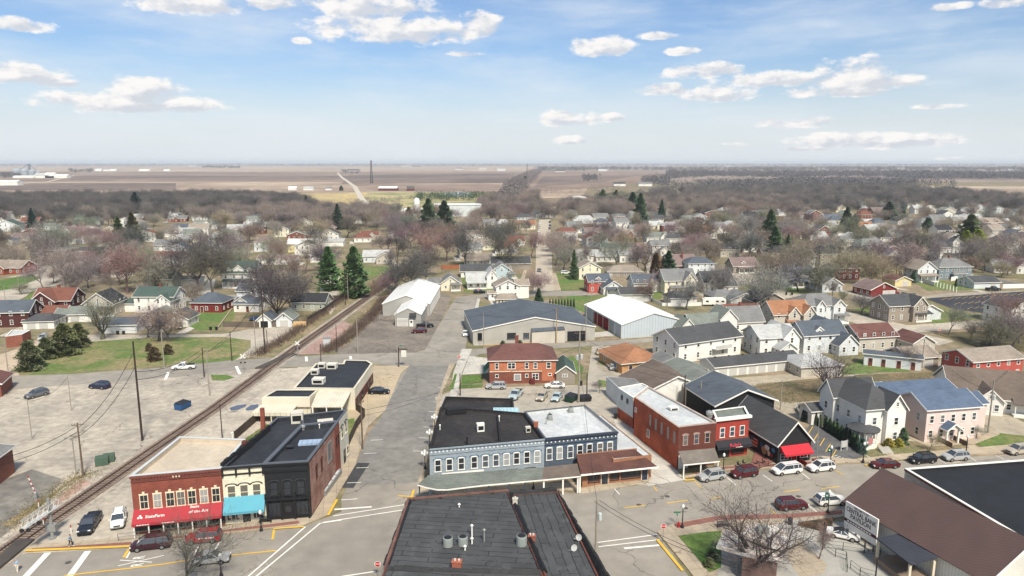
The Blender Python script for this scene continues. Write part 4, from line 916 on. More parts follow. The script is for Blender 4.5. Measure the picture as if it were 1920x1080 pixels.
dt = empty('drive_through_canopy',G(610,782),bw.a,'white ribbed drive-through canopy on posts between bank and annex','canopy')
cpts = [G(583,763,3.3),G(643,763,3.3),G(658,734,4.2),G(596,731,4.2)]
mb = MB();mb.slab([dt.matrix_basis.inverted() @ p for p in cpts],.15);mb.obj('roof',mat('canopy_rib',sr(206,200,182)),dt)
for k,p in enumerate([G(586,763,0),G(612,763,0),G(641,763,0),G(650,740,0)]):
 q = G(((586,612,641,652)[k]),(763,763,763,738)[k],3.3);l_ = dt.matrix_basis.inverted() @ Vector((q.x,q.y,0));mb = MB();mb.box(l_.x - .1,l_.x + .1,l_.y - .05,l_.y + .15,0,3.2);mb.obj('post',TRIM,dt)
# fences near
def fence(name,label,px,h,m,cat='fence',t=.06,posts=True,step=2.4,kind='board',group=None,z0=0.0):
 P_ = [p if isinstance(p,Vector) else G(*p) for p in px];o = P_[0];r = empty(name,o,0,label,cat,group);pn = MB();ps = MB()
 for a,b_ in zip(P_,P_[1:]):
  d = (b_ - a).normalized();n = Vector((-d.y,d.x,0)) *t/2;a_,c_ = a - o,b_ - o;Ln = (b_ - a).length
  if kind == 'board': pn.prism([(v.x,v.y) for v in (a_ + n,a_ - n,c_ - n,c_ + n)],z0 + .05,h)
  elif kind == 'rail':
   for z in (h,h*.55,h*.15): pn.tube((a_.x,a_.y,z0 + z),(c_.x,c_.y,z0 + z),.025,n=5)
  elif kind == 'picket':
   k = max(2,int(Ln/.14))
   for i in range(k):
    if i % 2: continue
    q = a_ + d*(Ln*i/k);q2 = q + d*.1;pn.prism([(v.x,v.y) for v in (q + n*.5,q - n*.5,q2 - n*.5,q2 + n*.5)],.1,h)
   for z in (.3,h - .3): pn.prism([(v.x,v.y) for v in (a_ + n,a_ + n*1.4,c_ + n*1.4,c_ + n)],z,z + .1)
  k = max(1,int(round(Ln/step)))
  for i in range(k + 1):
   q = a_ + d*(Ln*i/k);s_ = .05 if kind != 'rail' else .03;pb_ = MB();pb_.box(q.x - s_,q.x + s_,q.y - s_,q.y + s_,z0,h + .08)
   if posts: ps.v,ps.f,ps.m = pb_.v,pb_.f,pb_.m;po = ps.obj('post',m,r);ps = MB()
 pn.obj('panel' if kind == 'board' else 'rails',m,r);return r
WOODG = mat('grey_wood',sr(112,100,90),kind='ribw',p=5,var=.25)
WOODD = mat('dark_wood',sr(78,66,58),kind='ribw',p=5,var=.25)
fence('wood_fence','dark board fence enclosing the yard behind the shops, track side',[(440,826),(487,785),(500,782)],1.8,WOODD)
fence('wood_fence','dark board fence along the sidewalk beside the little lawn',[(652,842),(668,804),(684,782),(666,768),(650,765)],1.8,WOODD)
ck = MB();ck.box(-.35,.35,-.35,.35,0,4.5);tag(ck.obj('brick_chimney',BR1,loc=G(494,806)),'freestanding red brick chimney in the yard behind the shops','chimney')
# ================================================================== big tarred roof in front
hf = 8.6
PATCH = mat('tarred_felt',sr(76,78,80),kind='rolled',var=.25,scale=1.3,rough=.75)
TAR = mat('tar_black',sr(34,35,37),var=.35,scale=3,rough=.6)
BRP = mat('parapet_brick',sr(128,88,76),kind='brick',var=.35)
f1 = Block('corner_building','large old brick building with patched black felt roof at the bottom of the view','commercial building',[(640,1300),(1060,1300),(955,921),(765,938)][0:0] or [(628,1290),(1100,1330),(1018,1076),(953,920),(766,936),(722,1066)],hf,BR4,PATCH,.2,None,t=.2)
P,Q = f1.pts[2],f1.pts[5]
for i0_,i1_ in ((3,4),(4,5)): q = MB();a_,c_ = f1.pts[i0_],f1.pts[i1_];q.tube((a_[0],a_[1],hf + .02),(c_[0],c_[1],hf + .02),.2,n=4);q.obj('coping',BRP,f1.root)
f2 = Block('corner_annex','narrow felt roofed building joined to the big black roof, with satellite dishes','commercial building',[(1020,1076),(1104,1330),(1230,1300),(1045,921),(957,928)],hf - .02,BR4,PATCH,.25,None,t=.2)
def on(bl,px,py,z): return bl.root.matrix_basis @ bl.P(px,py,z)
# lumpy tarred ridge between the two roofs and along the right edge
def tar_ridge(bl,a,b_,z,w,h,seed,name='tarred_parapet'):
 rnd = random.Random(seed);A = bl.P(*a,z);B = bl.P(*b_,z);n = int((B - A).length/1.0);mb = MB();d = (B - A).normalized();s_ = Vector((-d.y,d.x,0))
 for i in range(n):
  p = A + (B - A) *(i/n);q = A + (B - A) *((i + 1.02) /n);hh = h*rnd.uniform(.85,1.1);ww = w*rnd.uniform(.85,1.1)
  vs = [p - s_*ww,p + s_*ww,q + s_*ww,q - s_*ww,p + Vector((0,0,hh)),q + Vector((0,0,hh*rnd.uniform(.8,1)))]
  mb.add(vs,[(0,3,5,4),(1,4,5,2),(0,4,1),(3,2,5)])
 mb.obj(name,TAR,bl.root)
tar_ridge(f1,(957,930),(1019,1076),hf - .35,.55,.75,3)
tar_ridge(f2,(1040,924),(1135,1085),hf - .8,.7,.85,4)
tar_ridge(f2,(961,934),(1043,926),hf - .8,.5,1.1,5)
tar_ridge(f1,(768,940),(726,1060),hf - .35,.5,.5,6)
tar_ridge(f1,(722,1068),(1014,1078),hf - .35,.55,.6,8)
for (x,y,s_,lab) in ((840,1025,1.15,'left one of the pair of grey green round condensers on the black roof'),(868,1023,1.15,'right one of the pair of grey green round condensers on the black roof'),(978,1023,1.25,'pale grey round condenser near the brick chimney and tarred ridge')):
 ac_unit(on(f1,x,y,hf - .35),0,lab,s_)
def chimney(pos,w,h,lab,caps=2,m=None):
 r = empty('chimney',pos,f1.a,lab,'chimney');b_ = MB();b_.box(-w/2,w/2,-w*.35,w*.35,0,h);b_.box(-w/2 - .06,w/2 + .06,-w*.35 - .06,w*.35 + .06,h,h + .1);b_.obj('stack',m or mat('orange_brick',sr(172,90,66),kind='brick',var=.2),r)
 p = MB()
 for i in range(caps): x = (i - (caps - 1) /2) *w*.45;p.lathe([(.12,h + .1),(.12,h + .3),(.05,h + .35)],(x,0),8)
 p.obj('flue',mat('pale_clay',sr(200,196,188)),r)
chimney(on(f1,857,1070,hf - .4),1.0,1.1,'square brick chimney with crossed cap near the bottom of the black roof')
chimney(on(f2,997,1018,hf - .6),.8,.9,'small red brick chimney with two white flues beside the grey condenser')
chimney(on(f1,966,950,hf - .4),.6,1.1,'slim pale chimney at the top of the tarred ridge',1,mat('pale_stone',sr(196,190,180)))
for (x,y,hh,lab) in ((908,1018,1.6,'tall silver flue pipe right of the paired condensers'),(885,1008,1.5,'rusty topped flue pipe behind the paired condensers'),(885,1022,.8,'short white pipe just right of the paired condensers'),(872,1034,.6,'low white pipe elbow in front of the paired condensers'),(861,953,.5,'short black pipe near the top edge of the black roof')):
 vent(on(f1,x,y,hf - .35),hh,.09,lab,m=STEEL if 'silver' in lab else None,group=None)
def dish(pos,rz,lab,tray=True):
 r = empty('satellite_dish',pos,rz,lab,'satellite dish','satellite dishes on roofs')
 p = MB();p.tube((0,0,0),(0,0,.9),.04);p.tube((0,0,.6),(-.55,-.25,.75),.03);p.obj('mast',STEEL,r)
 q = MB();n = 12
 vs = [(0,.03,0)] + [(.36*math.cos(t),-.06,.42*math.sin(t)) for t in [2*math.pi*i/n for i in range(n)]] + [(0,.07,0)] + [(.36*math.cos(t),-.03,.42*math.sin(t)) for t in [2*math.pi*i/n for i in range(n)]]
 q.add(vs,[(0,1 + (i + 1) % n,1 + i) for i in range(n)] + [(n + 1,n + 2 + i,n + 2 + (i + 1) % n) for i in range(n)] + [(1 + i,1 + (i + 1) % n,n + 2 + (i + 1) % n,n + 2 + i) for i in range(n)])
 q.obj('reflector',mat('dish_grey',sr(200,204,206),rough=.4),r,(0,0,1.0),R(30))
 if tray: b_ = MB();b_.box(-.8,.8,-.5,.5,0,.06);[b_.box(-.7 + i*.5,-.35 + i*.5,-.4,.4,.06,.2) for i in range(3)];b_.obj('ballast_tray',mat('block_grey',sr(160,156,150)),r)
dish(on(f2,1076,1042,hf - .8),R(-20),'satellite dish on a tray weighted with concrete blocks')
dish(on(f2,1085,1022,hf - .6),R(-40),'satellite dish clamped to the tarred right parapet',False)
# ================================================================== blue row, brown shop
LBLUE = mat('light_blue_paint',sr(140,155,168),kind='brick',var=.10);NAVY = mat('navy_paint',sr(76,90,108),kind='brick',var=.12)
BLUET = mat('blue_trim',sr(66,108,148),kind='plain',rough=.7);SHG = mat('canopy_shingle',sr(106,114,110),kind='shingle',var=.25);SHB = mat('brown_shingle',sr(104,92,84),kind='shingle',var=.25)
SHR = mat('mansard_shingle',sr(98,62,54),kind='shingle',var=.35);h7 = 7.3
bb = Block('blue_row_building','light blue painted two storey brick row with ten upper windows and a black tarred roof','shop row',[(805,842),(1021,823),(985,775),(900,768),(826,764)],h7,LBLUE,ROOFB,.45,mat('tarred_wall',sr(34,34,38),var=.3),t=.3)
P,Q = bb.w(0);L = bb.L(0)
for i,x in enumerate((820,841,863,887,908,928,948,967,987,1007)): win(bb.root,P,Q,(x - 805) /216*L,h7 - 3.9,1.05,2.0,'hood',TRIM,GLASSB if i in (6,9) else GLASS,BLUET,sub=True)
cn = MB();cn.box(0,L,-.25,0,h7 - .15,h7 + .08);cn.box(0,L,-.12,0,h7 - 1.05,h7 - .95)
cn.obj('cornice',LBLUE,bb.root)
md = MB();[md.lathe([(.13,0),(.16,.05)],((k + .5) *L/30,0),8) for k in range(30)]
o = md.obj('medallions',mat('medallion',sr(206,214,220),kind='plain'),bb.root,(0,-.02,h7 - .55));o.rotation_euler = (R(90),0,0);tag(o,kind='stuff')
sg = MB();sg.box(1.9,8.7,-.12,0,h7 - 4.9,h7 - 4.3);sg.obj('blank_sign',TRIM,bb.root)
b7b = Block('navy_row_building','navy blue painted two storey brick row with seven upper windows and a white roof','shop row',[(1022,823),(1158,810),(1097,760),(983,772)],h7,NAVY,ROOFW,.35,mat('dark_coping',sr(88,94,106)),t=.25)
P,Q = b7b.w(0);L7 = b7b.L(0)
for i,x in enumerate((1030,1049,1069,1087,1105,1125,1144)): win(b7b.root,P,Q,(x - 1022) /136*L7,h7 - 3.7,1.05,2.1,'hood',TRIM,GLASSB if i in (1,5,6) else GLASS,BLUET,sub=True)
cn = MB();cn.box(-.05,L7 + .05,-.28,0,h7 - .2,h7 + .12);cn.box(0,L7,-.12,0,h7 - 1.15,h7 - 1.05);cn.obj('cornice',mat('navy_dark',sr(48,60,78),kind='plain'),b7b.root)
md = MB();[md.lathe([(.11,0),(.13,.05)],((k + .5) *L7/18,0),8) for k in range(18)]
o = md.obj('medallions',MATS['medallion'],b7b.root,(0,-.02,h7 - .65));o.rotation_euler = (R(90),0,0);tag(o,kind='stuff')
# canopy over the pavement
def lean_roof(name,label,cat,pxs,m,z_hi,z_lo,t=.2,fascia=TRIM):
 k = 2;W_ = [G(x,y,z_hi) for x,y in pxs[:2]] + [G(x,y,z_lo) for x,y in pxs[2:]]
 r = empty(name,(W_[-1].x,W_[-1].y,0),ang(W_[-1],W_[2]),label,cat);inv = r.matrix_basis.inverted();L_ = [inv @ p for p in W_];n = len(L_)
 mb = MB();mb.add([tuple(p) for p in L_] + [(p.x,p.y,p.z - t) for p in L_],[tuple(range(n))[::-1],tuple(range(n,2*n))] + [(i,(i + 1) % n,n + (i + 1) % n,n + i) for i in range(n)])
 bm = bmesh.new();me = mb.mesh('roof',[m]);bm.from_mesh(me);bmesh.ops.triangulate(bm,faces=[f for f in bm.faces if len(f.verts) > 4]);bmesh.ops.recalc_face_normals(bm,faces=bm.faces[:]);bm.to_mesh(me);bm.free();place(me,'roof',r)
 fm_ = MB()
 for a,b_ in zip(L_[2:],L_[3:]): fm_.tube((a.x,a.y,a.z - .12),(b_.x,b_.y,b_.z - .12),.13,n=4)
 fm_.obj('fascia',fascia,r);return r,inv,L_
r,inv,LL = lean_roof('pavement_canopy','long grey shingled canopy over the pavement along the light blue building','canopy',[(803,891),(1018,876),(1016,899),(905,909),(838,917),(820,917),(800,913),(783,908)],SHG,4.3,3.1)
def posts(r,inv,pts,z,m,w=.12,z0=.13,gap=.22):
 for (x,y) in pts:
  p = inv @ Vector((*G(x,y,z)[:2],0));mb = MB();mb.box(p.x - w,p.x + w,p.y + .05,p.y + .05 + 2*w,z0,z - gap);mb.obj('post',m,r)
posts(r,inv,[(786,908),(806,914),(835,917),(875,912),(917,907),(955,904),(985,901)],3.1,mat('post_blue',sr(60,72,86),kind='plain'))
r,inv,LL = lean_roof('pavement_canopy','brown shingled stretch of pavement canopy in front of the navy building','canopy',[(1018.5,876),(1082,869),(1089,892),(1016.5,899)],SHB,4.3,3.1)
posts(r,inv,[(1020,898),(1056,895),(1084,892),(1088,892)],3.1,TRIM)
sf = MB()
for k in range(9): sf.box(k*3.0 + .4,k*3.0 + 2.5,-.06,0,.5,2.6)
for k in range(9): f = MB();f.box(k*3.0 + .5,k*3.0 + 2.4,-.06,.0,.6,2.6);f.obj('shop_window',mat('brown_shopfront',sr(74,50,44),var=.3) if k % 3 else DARK,bb.root) if k*3 + 2.5 < L else None
bs = Block('brown_shop','single storey brick shop with a wide brown shingled mansard roof','shop',[(1092,882),(1218,869),(1212,846),(1086,858)],2.9,mat('tan_brick',sr(164,110,76),kind='brick',var=.2),ROOFW,.1,None,t=.2)
P,Q = bs.w(0);Lb = bs.L(0)
for u,w_ in ((.17,2.0),(.48,1.5),(.72,3.4)): win(bs.root,P,Q,Lb*u,.7,w_,1.5,'shop',mat('brown_frame',sr(70,44,34),kind='plain'),GLASS)
door(bs.root,P,Q,Lb*.33,1.1,2.1,GLASS,fm=TRIM);door(bs.root,P,Q,Lb*.93,1.0,2.1,mat('navy_door',sr(40,52,74),kind='plain'))
c = [bs.P(x,y,z) for x,y,z in ((1086,853,4.6),(1184,846,4.6),(1212,846,4.4),(1222,866,2.8),(1093,879,2.8))]
mr = MB();q0,q1 = bs.P(1088,858,4.5),bs.P(1184,846,4.5)
mr.slab([(-.6,-1.2,2.75),(Lb + .9,-1.2,2.75),(Lb - 1.6,2.6,4.5),(-.2,2.6,4.5)],.18);mr.obj('mansard_roof',SHR,bs.root)
mr = MB();mr.box(-.7,Lb + 1.0,-1.3,-1.18,2.55,2.8);mr.obj('fascia',TRIM,bs.root);mr = MB();mr.box(0,Lb - 1.2,2.55,2.8,2.5,4.55);mr.obj('parapet',mat('tan_brick',sr(164,110,76)),bs.root)
lr = Block('rear_white_roof_wing','low wing with a long white membrane roof between the navy row and the brick building','shop wing',[(1150,862),(1222,853),(1128,778),(1108,781)],4.0,mat('tan_brick',sr(164,110,76)),ROOFW,.15,None,t=.2)
rw = Block('rear_tarred_wing','low black roofed strip at the back of the light blue row','shop wing',[(827,765),(900,770),(964,777),(962,748),(836,744)],6.0,LBLUE,ROOFB,.5,mat('tarred_wall',sr(34,34,38)),t=.3)
lt = MB();A_ = G(922,777,h7 - .2);lt.slab([bb.root.matrix_basis.inverted() @ G(x,y,z) for x,y,z in ((924,777,6.6),(975,776,6.6),(972,764,7.3),(925,764,7.3))],.12)
o = lt.obj('metal_canopy',mat('pale_blue_rib',sr(150,190,208),kind='ribx',p=1.5),bb.root)
q = MB();dd = bb.P(933,778,h7);d2 = bb.P(938,828,h7);sdir = (d2 - dd);nrm = Vector((-sdir.y,sdir.x,0)).normalized() *.15;q.prism([(v.x,v.y) for v in (dd + nrm,dd - nrm,d2 - nrm,d2 + nrm)],h7 - .6,h7 + .1);q.obj('party_wall',MATS['tarred_wall'],bb.root)
zb = h7 - .45
box_unit(on(bb,901,809,zb),bb.a,1.2,.9,1.4,'white square hatch on the black tarred roof',TRIM,'roof hatch','roof_hatch')
box_unit(on(bb,990,811,zb),bb.a,.8,.6,1.0,'small cream box near the white roof edge',None)
box_unit(on(bb,856,776,zb),bb.a,3.6,1.2,1.0,'long low black penthouse at the back of the tarred roof',MATS['tarred_wall'],'roof penthouse','roof_penthouse')
vent(on(bb,876,834,zb),1.3,.14,'black flue pipe by the front parapet of the tarred roof',m=BLKM,group=None);vent(on(bb,825,806,zb),.8,.08,'white vent pipe at the left side of the tarred roof',group=None);vent(on(bb,936,790,zb),.9,.08,'white vent pipe by the party wall on the tarred roof',group=None)
chimney(on(b7b,1005,804,h7 - .3),.7,1.2,'brick chimney at the edge of the white membrane roof',2)
ac_unit(on(b7b,1031,786,h7 - .3),0,'grey condenser in the middle of the white membrane roof',.9);ac_unit(on(b7b,1070,772,h7 - .3),0,'dark condenser near the back of the white membrane roof',.9)
for x,y in ((1024,795),(1031,779)): vent(on(b7b,x,y,h7 - .3),.5,.07,'small vent on the white membrane roof',m=STEEL)
# ================================================================== long red brick building and its neighbours
h8 = 7.6
lb = Block('long_brick_building','long two storey red brick building with white roof and five tall blocked side windows','commercial building',[(1272,801),(1343,793),(1216,725),(1190,745)],h8,BR3,ROOFW,.25,mat('worn_coping',sr(190,170,160),var=.3),t=.3)
P,Q = lb.w(0);L8 = lb.L(0)
fs_ = MB();fs_.box(0,L8,-.07,0,0,h8 - .05);fs_.obj('front_wall',BR4,lb.root)
for k in (.19,.48,.77): win(lb.root,P,Q,L8*k,h8 - 3.3,.95,1.8,'arch',mat('stone_trim',sr(176,150,138)),GLASSB if k < .3 else GLASS,sub=True,off=.07)
P3,Q3 = lb.pts[3],lb.pts[0];L83 = lb.L(3)
for u in (.40,.53,.66,.80,.93): win(lb.root,P3,Q3,L83*u,h8 - 3.4,.8,2.3,'blank',mat('brick_rim',sr(150,100,88)),mat('blocked_grey',sr(170,160,152),kind='plain'),sub=True)
win(lb.root,P3,Q3,L83*.36,h8 - 5.7,.95,1.4,'plain',TRIM,GLASSB,sub=True);win(lb.root,P3,Q3,L83*.04,h8 - 2.6,.8,.8,'plain',TRIM,GLASSB)
door(lb.root,P,Q,L8*.16,1.9,2.5,TRIM,fm=TRIM,handle=False);win(lb.root,P,Q,L8*.52,.6,2.6,1.9,'shop',TRIM,GLASS,sub=True,name='shop_window');sgn = MB();sgn.box(L8*.78,L8*.93,-.2,-.08,1.2,2.3);sgn.obj('yellow_sign',mat('yellow_sign',sr(232,214,60),kind='plain'),lb.root)
r,inv,LL = lean_roof('porch_canopy','brown shingled porch roof on white posts in front of the long brick building','canopy',[(1272,846),(1340,840),(1349,864),(1281,871)],mat('porch_shingle',sr(120,112,104),kind='shingle',var=.3),3.9,2.7)
posts(r,inv,[(1283,871),(1315,867),(1347,864)],2.7,TRIM,.09)
tag(box_unit(on(lb,1262,768,h8 - .2),lb.a,1.6,1.2,.5,'low white hatch in the middle of the long white roof',TRIM,'roof hatch','roof_hatch'))
wb = Block('white_metal_annex','white metal clad upper floor over brick behind the long brick building','annex',[(1159,727),(1188,746),(1216,725),(1204,719)],6.4,BR3,ROOFW,.15,TRIM,t=.2)
P,Q = wb.w(0);Lw = wb.L(0);k_ = MB();k_.box(-.05,Lw + .05,-.1,0,2.3,6.4);k_.obj('cladding',mat('white_cladding',sr(206,216,220),kind='ribx',p=2.5),wb.root)
for u in (.3,.66): win(wb.root,P,Q,Lw*u,4.6,.8,.9,'dh',BLKM,GLASS,off=.1)
v = MB();v.lathe([(.5,0),(.5,.5),(.62,.6),(.62,1.1),(.3,1.3)],n=14);tag(v.obj('exhaust_fan',STEEL,loc=on(lb,1330,783,h8 - .2)),'round galvanised exhaust fan where white roof meets green roof','exhaust fan')
sh = Block('grey_roof_shed','white wooden shed with grey shingled roof wedged behind the brick building','shed',[(1137,706),(1160,727),(1202,719),(1190,710)],4.2,WM('cool'),RM('grey'),.05,None,t=.1)
# red brick bistro
rb = Block('red_bistro','bright red two storey shop front with white cornice and black awning','restaurant',[(1343,786),(1405,779),(1396,762),(1336,770)],7.4,mat('scarlet_brick',sr(178,56,44),kind='brick',var=.12),RM('sage'),.3,TRIM,t=.25)
P,Q = rb.w(0);Lr = rb.L(0)
cn = MB();cn.box(-.3,Lr + .3,-.45,.3,7.1,7.55);cn.obj('cornice',TRIM,rb.root)
for k in (.2,.5,.8): win(rb.root,P,Q,Lr*k,3.9,1.0,1.8,'dh',TRIM,GLASS,sub=True)
awning(rb.root,P,Q,-.15,Lr + .2,2.5,3.4,1.2,mat('black_canvas',(.025,.025,.028),kind='plain'),val=.5)
letters("Ruby's",(Lr*.5,-1.26,2.7),0,.85,mat('neon_red',sr(214,50,70),kind='plain'),'lettering',rb.root,R(65),.01,kind=None);k_ = MB();k_.box(Lr*.52,Lr*.72,-1.27,-1.24,2.2,2.32);k_.obj('white_underline',WHT,rb.root)
win(rb.root,P,Q,Lr*.7,.5,2.4,2.0,'shop',BLKM,GLASS,sub=True,name='shop_window');door(rb.root,P,Q,Lr*.35,1.1,2.2,BLKM,fm=BLKM);k_ = MB();k_.box(0,Lr*.28,-.05,0,0,3.0);k_.obj('panel',BLKM,rb.root);k_ = MB();k_.box(0,Lr,-.12,0,3.35,3.6);k_.obj('band',BR1,rb.root)
def along(A,B): return (B - A).length
def corner_house(label,A,B,d,**k):
 a,b_ = G(*A),G(*B);m = (a + b_) /2;w = (b_ - a).length
 px = 960 + FPX*m.x/(m.y*_cp + CAMH*_sp);dz = (m.y*_cp + CAMH*_sp);py = 540 - FPX*((-CAMH*_cp + m.y*_sp)) /dz
 return house(label,px,py,math.degrees(ang(a,b_)),w,d,k.pop('eave'),k.pop('rise'),**k)
# mural house
BLKS = mat('black_siding',sr(36,37,40),kind='siding',var=.1)
def mural(root,w,d):
 cols = [sr(200,60,50),sr(70,130,190),sr(220,220,214),sr(190,140,90),sr(50,90,150),sr(120,66,44),sr(226,190,170)]
 rnd = random.Random(5); 
 P_,Q_ = Vector((0,d,0)),Vector((0,0,0))
 for i,(y,z,ry,rz_,c) in enumerate([(9.0,1.9,.7,.8,3),(9.0,1.9,.45,.5,5),(6.7,1.6,1.1,.9,0),(3.8,1.2,.8,.75,3),(3.0,2.0,.7,.5,2),(2.4,1.2,.4,.5,6),(1.2,2.2,.5,.4,1),(4.6,1.9,.35,.5,4),(1.6,1.1,.3,.35,0),(10.8,1.6,.5,.7,6)]):
  mb = MB();mb.add([(-.05 - i*.004,y + ry*math.cos(t) *(1 + .15*math.sin(3*t)),z + rz_*math.sin(t)) for t in [2*math.pi*j/14 for j in range(14)]],[tuple(range(13,-1,-1))])
  mb.obj('mural_figure',mat('mural_%d' % c,cols[c],kind='noise',var=.3,scale=3),root)
 for j in range(5): mb = MB();mb.box(-.11,-.09,5.8,7.7,1.0 + j*.3,1.12 + j*.3);mb.obj('flag_stripe',WHT if j % 2 == 0 else mat('mural_0',cols[0]),root)
 mb = MB();mb.box(-.115,-.09,6.9,7.9,1.9,2.6);mb.obj('flag_canton',mat('mural_1',cols[1]),root)
 awning(root,(0,0),(w,0),.4,w - .5,2.35,3.4,1.5,mat('bright_red_canvas',sr(214,36,50),kind='noise',var=.06))
 door(root,(0,0),(w,0),w*.5,1.0,2.1,mat('red_door',sr(170,34,44),kind='plain'));win(root,(0,0),(w,0),w*.2,.9,1.7,1.1,'twin',TRIM,sub=True);win(root,(0,0),(w,0),w*.8,.9,1.5,1.1,'twin',TRIM,sub=True)
 for x in (w*.35,w*.65): s_ = MB();s_.box(x - .04,x + .04,-2.2,-.1,0,.9);s_.obj('stair_rail',BLKM if x < w/2 else mat('red_rail',sr(150,30,36),kind='plain'),root)
MATS['wall_blacksiding'] = BLKS
_WM0 = WM
def WM(key): return BLKS if key == 'black' else MATS['white_cladding'] if key == 'clad' else MATS['light_metal'] if key == 'lmetal' else _WM0(key)
mat('light_metal',sr(176,190,202),kind='ribw',p=1.1,var=.06); 
corner_house('black gabled house with painted side wall and bright red awning',(1457,872),(1518,864),14,eave=4.0,rise=3.6,ridge='y',wall='black',roof='dark',wins=False,extra=mural,short='black mural house',cat='shop')
house('low building with grey-green roof and black gable behind the red shop front',1395,800,14,13,12,5.2,2.6,'y','black','slate',wins=False,short='red shop front',cat='building',oh=.6)
house('grey-green gable roofed back building beside the white membrane roof',1330,765,13,10,16,5.0,1.8,'y','tan','sage',wins=False,cat='building',oh=.3)
house('white garage with big brown hip roof behind the long brick building',1268,762,12,16,13,3.4,3.4,'y','white','brown',wins=False,wings=[(8,18,2,11,3.2,2.6,'x')],short='brown roofed garage',cat='garage',name='garage')
# ================================================================== right-hand big houses
def victorian(root,w,d):
 pass
house('large white house with grey roof, twin gables and a curved corner porch',1652,831,12,7.6,12.5,7.0,3.4,'y','white','dark',hip=4.2,wings=[(3.8,7.8,-.9,4,7.0,2.6,'y'),(-1.0,4,8,12.2,7.0,2.7,'x'),(4,8.6,8.5,12,7.0,2.4,'x'),(-3.4,-.2,11,15,3.0,.9,'x')],short='large white gabled house')
vg = G(1627,839);vp = empty('corner_porch',vg,R(12),'white curved porch with grey roof, steps and railings on the large white house','porch')
prf = MB();prf.lathe([(2.8,3.1),(2.85,3.3),(1.0,3.9)],n=20);prf.obj('roof',RM('dark'),vp,(0,1.5,0));pf = MB();pf.lathe([(2.5,0),(2.5,.8)],n=20);pf.obj('floor',TRIM,vp,(0,1.5,0))
for k in range(7): t_ = R(190 + k*27);p_ = MB();p_.lathe([(.1,.8),(.08,3.1)],(2.4*math.cos(t_),1.5 + 2.4*math.sin(t_)),8);p_.obj('post',TRIM,vp)
for i in range(5): st = MB();st.box(.6,2.8,-2.1 - i*.3,-1.8 - i*.3,0,.75 - i*.15);st.obj('step',mat('step_grey',sr(176,174,168)),vp)
fl = MB();fl.box(-1.0,-.1,-1.3,-1.25,1.2,2.4);fl.obj('flag',mat('flag_faded',sr(190,120,120),kind='ribx',p=4),vp)
house('pale pink two storey house with blue shingled roof and small front portico',1782,826,11,11.5,8,6.6,2.0,'x','pink','blue',short='pale pink house',nwin=5,wins=True,wings=[(11,14.5,1.5,7,6.4,1.4,'x')],porch=None)
house('pink rear wing with blue roof joined behind the pale pink house',1722,796,11,17,8,6.4,1.5,'x','pink','blue',short=None)
pg = G(1786,833);pp = empty('portico',pg,R(11),'small blue roofed portico with white posts and ramp on the pink house','portico')
a_,b_ = MB(),MB();gable(a_,b_,-1.4,1.4,0,2.8,2.9,3.0,1.0,'y',.35);b_.obj('roof',[RM('blue'),TRIM],pp);a_.obj('gable',TRIM,pp)
for x in (-1.25,1.25): p_ = MB();p_.box(x - .15,x + .15,.05,.35,0,3.0);p_.obj('post',TRIM,pp)
for x in (-1.6,1.7): p_ = MB();p_.box(x - .05,x + .05,-1.6,2.6,0,1.0);p_.obj('ramp_rail',mat('weathered_rail',sr(110,90,76),kind='ribw',p=4),pp)
house('white single storey house with wide brown roof and white porch rails',1905,778,-18,24,15,3.2,4.2,'x','white','brown',short='brown roofed white house',wings=[(4,9,-2.0,5,3.2,2.4,'y')],porch=(11,20,2.0,2.9),doors=(14,))
# ================================================================== pavilion block
hp = 4.4
A_,B_,C_ = G(1590,990,0),None,None
pv_r = empty('pavilion',G(1598,1005),0,'long pavilion with ribbed brown gable roof and white board walls','pavilion');inv = pv_r.matrix_basis.inverted()
ze,zr = 4.2,8.2
eave = [G(1590,946,ze),G(1845,1092,ze)];d = (eave[1] - eave[0]).normalized();nrm = Vector((-d.y,d.x,0));ridge = [G(1654,877,zr),G(1898,1026,zr)]
e0,e1 = eave;halfw = abs((ridge[0] - e0).dot(nrm));e1 = e0 + d*((ridge[1] - e0).dot(d));e0 = e0 + d*((ridge[0] - e0).dot(d))
T = lambda p: inv @ p
up = Vector((0,0,1));A0 = Vector((e0.x,e0.y,0));A1 = Vector((e1.x,e1.y,0));Wd = nrm*halfw
b_ = MB();t_ = .15
for s_ in (0,2):
 q = [A0 + Wd*s_ + up*ze,A1 + Wd*s_ + up*ze,A1 + Wd + up*zr,A0 + Wd + up*zr];b_.slab([T(v) for v in q],t_)
pv_r_roof = b_.obj('roof',mat('pavilion_roof',sr(92,70,66),kind='ribw',p=1.9,var=.12,rough=.6),pv_r)
k_ = MB();i0,i1 = A0 + d*.4 + nrm*.6,A1 - d*.4 + nrm*.6;j0,j1 = A0 + d*.4 + nrm*(2*halfw - .6),A1 - d*.4 + nrm*(2*halfw - .6)
for s0,s1,tt in ((i0,j0,1),(i1,j1,1)):
 mid = (s0 + s1) /2;k_.add([T(v) for v in (s0,s1,s1 + up*(ze + .25),mid + up*(zr - .2),s0 + up*(ze + .25))],[(0,1,2,3,4)])
k_.add([T(v) for v in (i0,i1,i1 + up*(ze + .2),i0 + up*(ze + .2))],[(0,1,2,3)]);k_.add([T(v) for v in (j0,j1,j1 + up*(ze + .2),j0 + up*(ze + .2))],[(0,1,2,3)])
k_.obj('wall',mat('pavilion_boards',sr(212,212,206),kind='ribw',p=4,var=.12),pv_r)
k_ = MB()
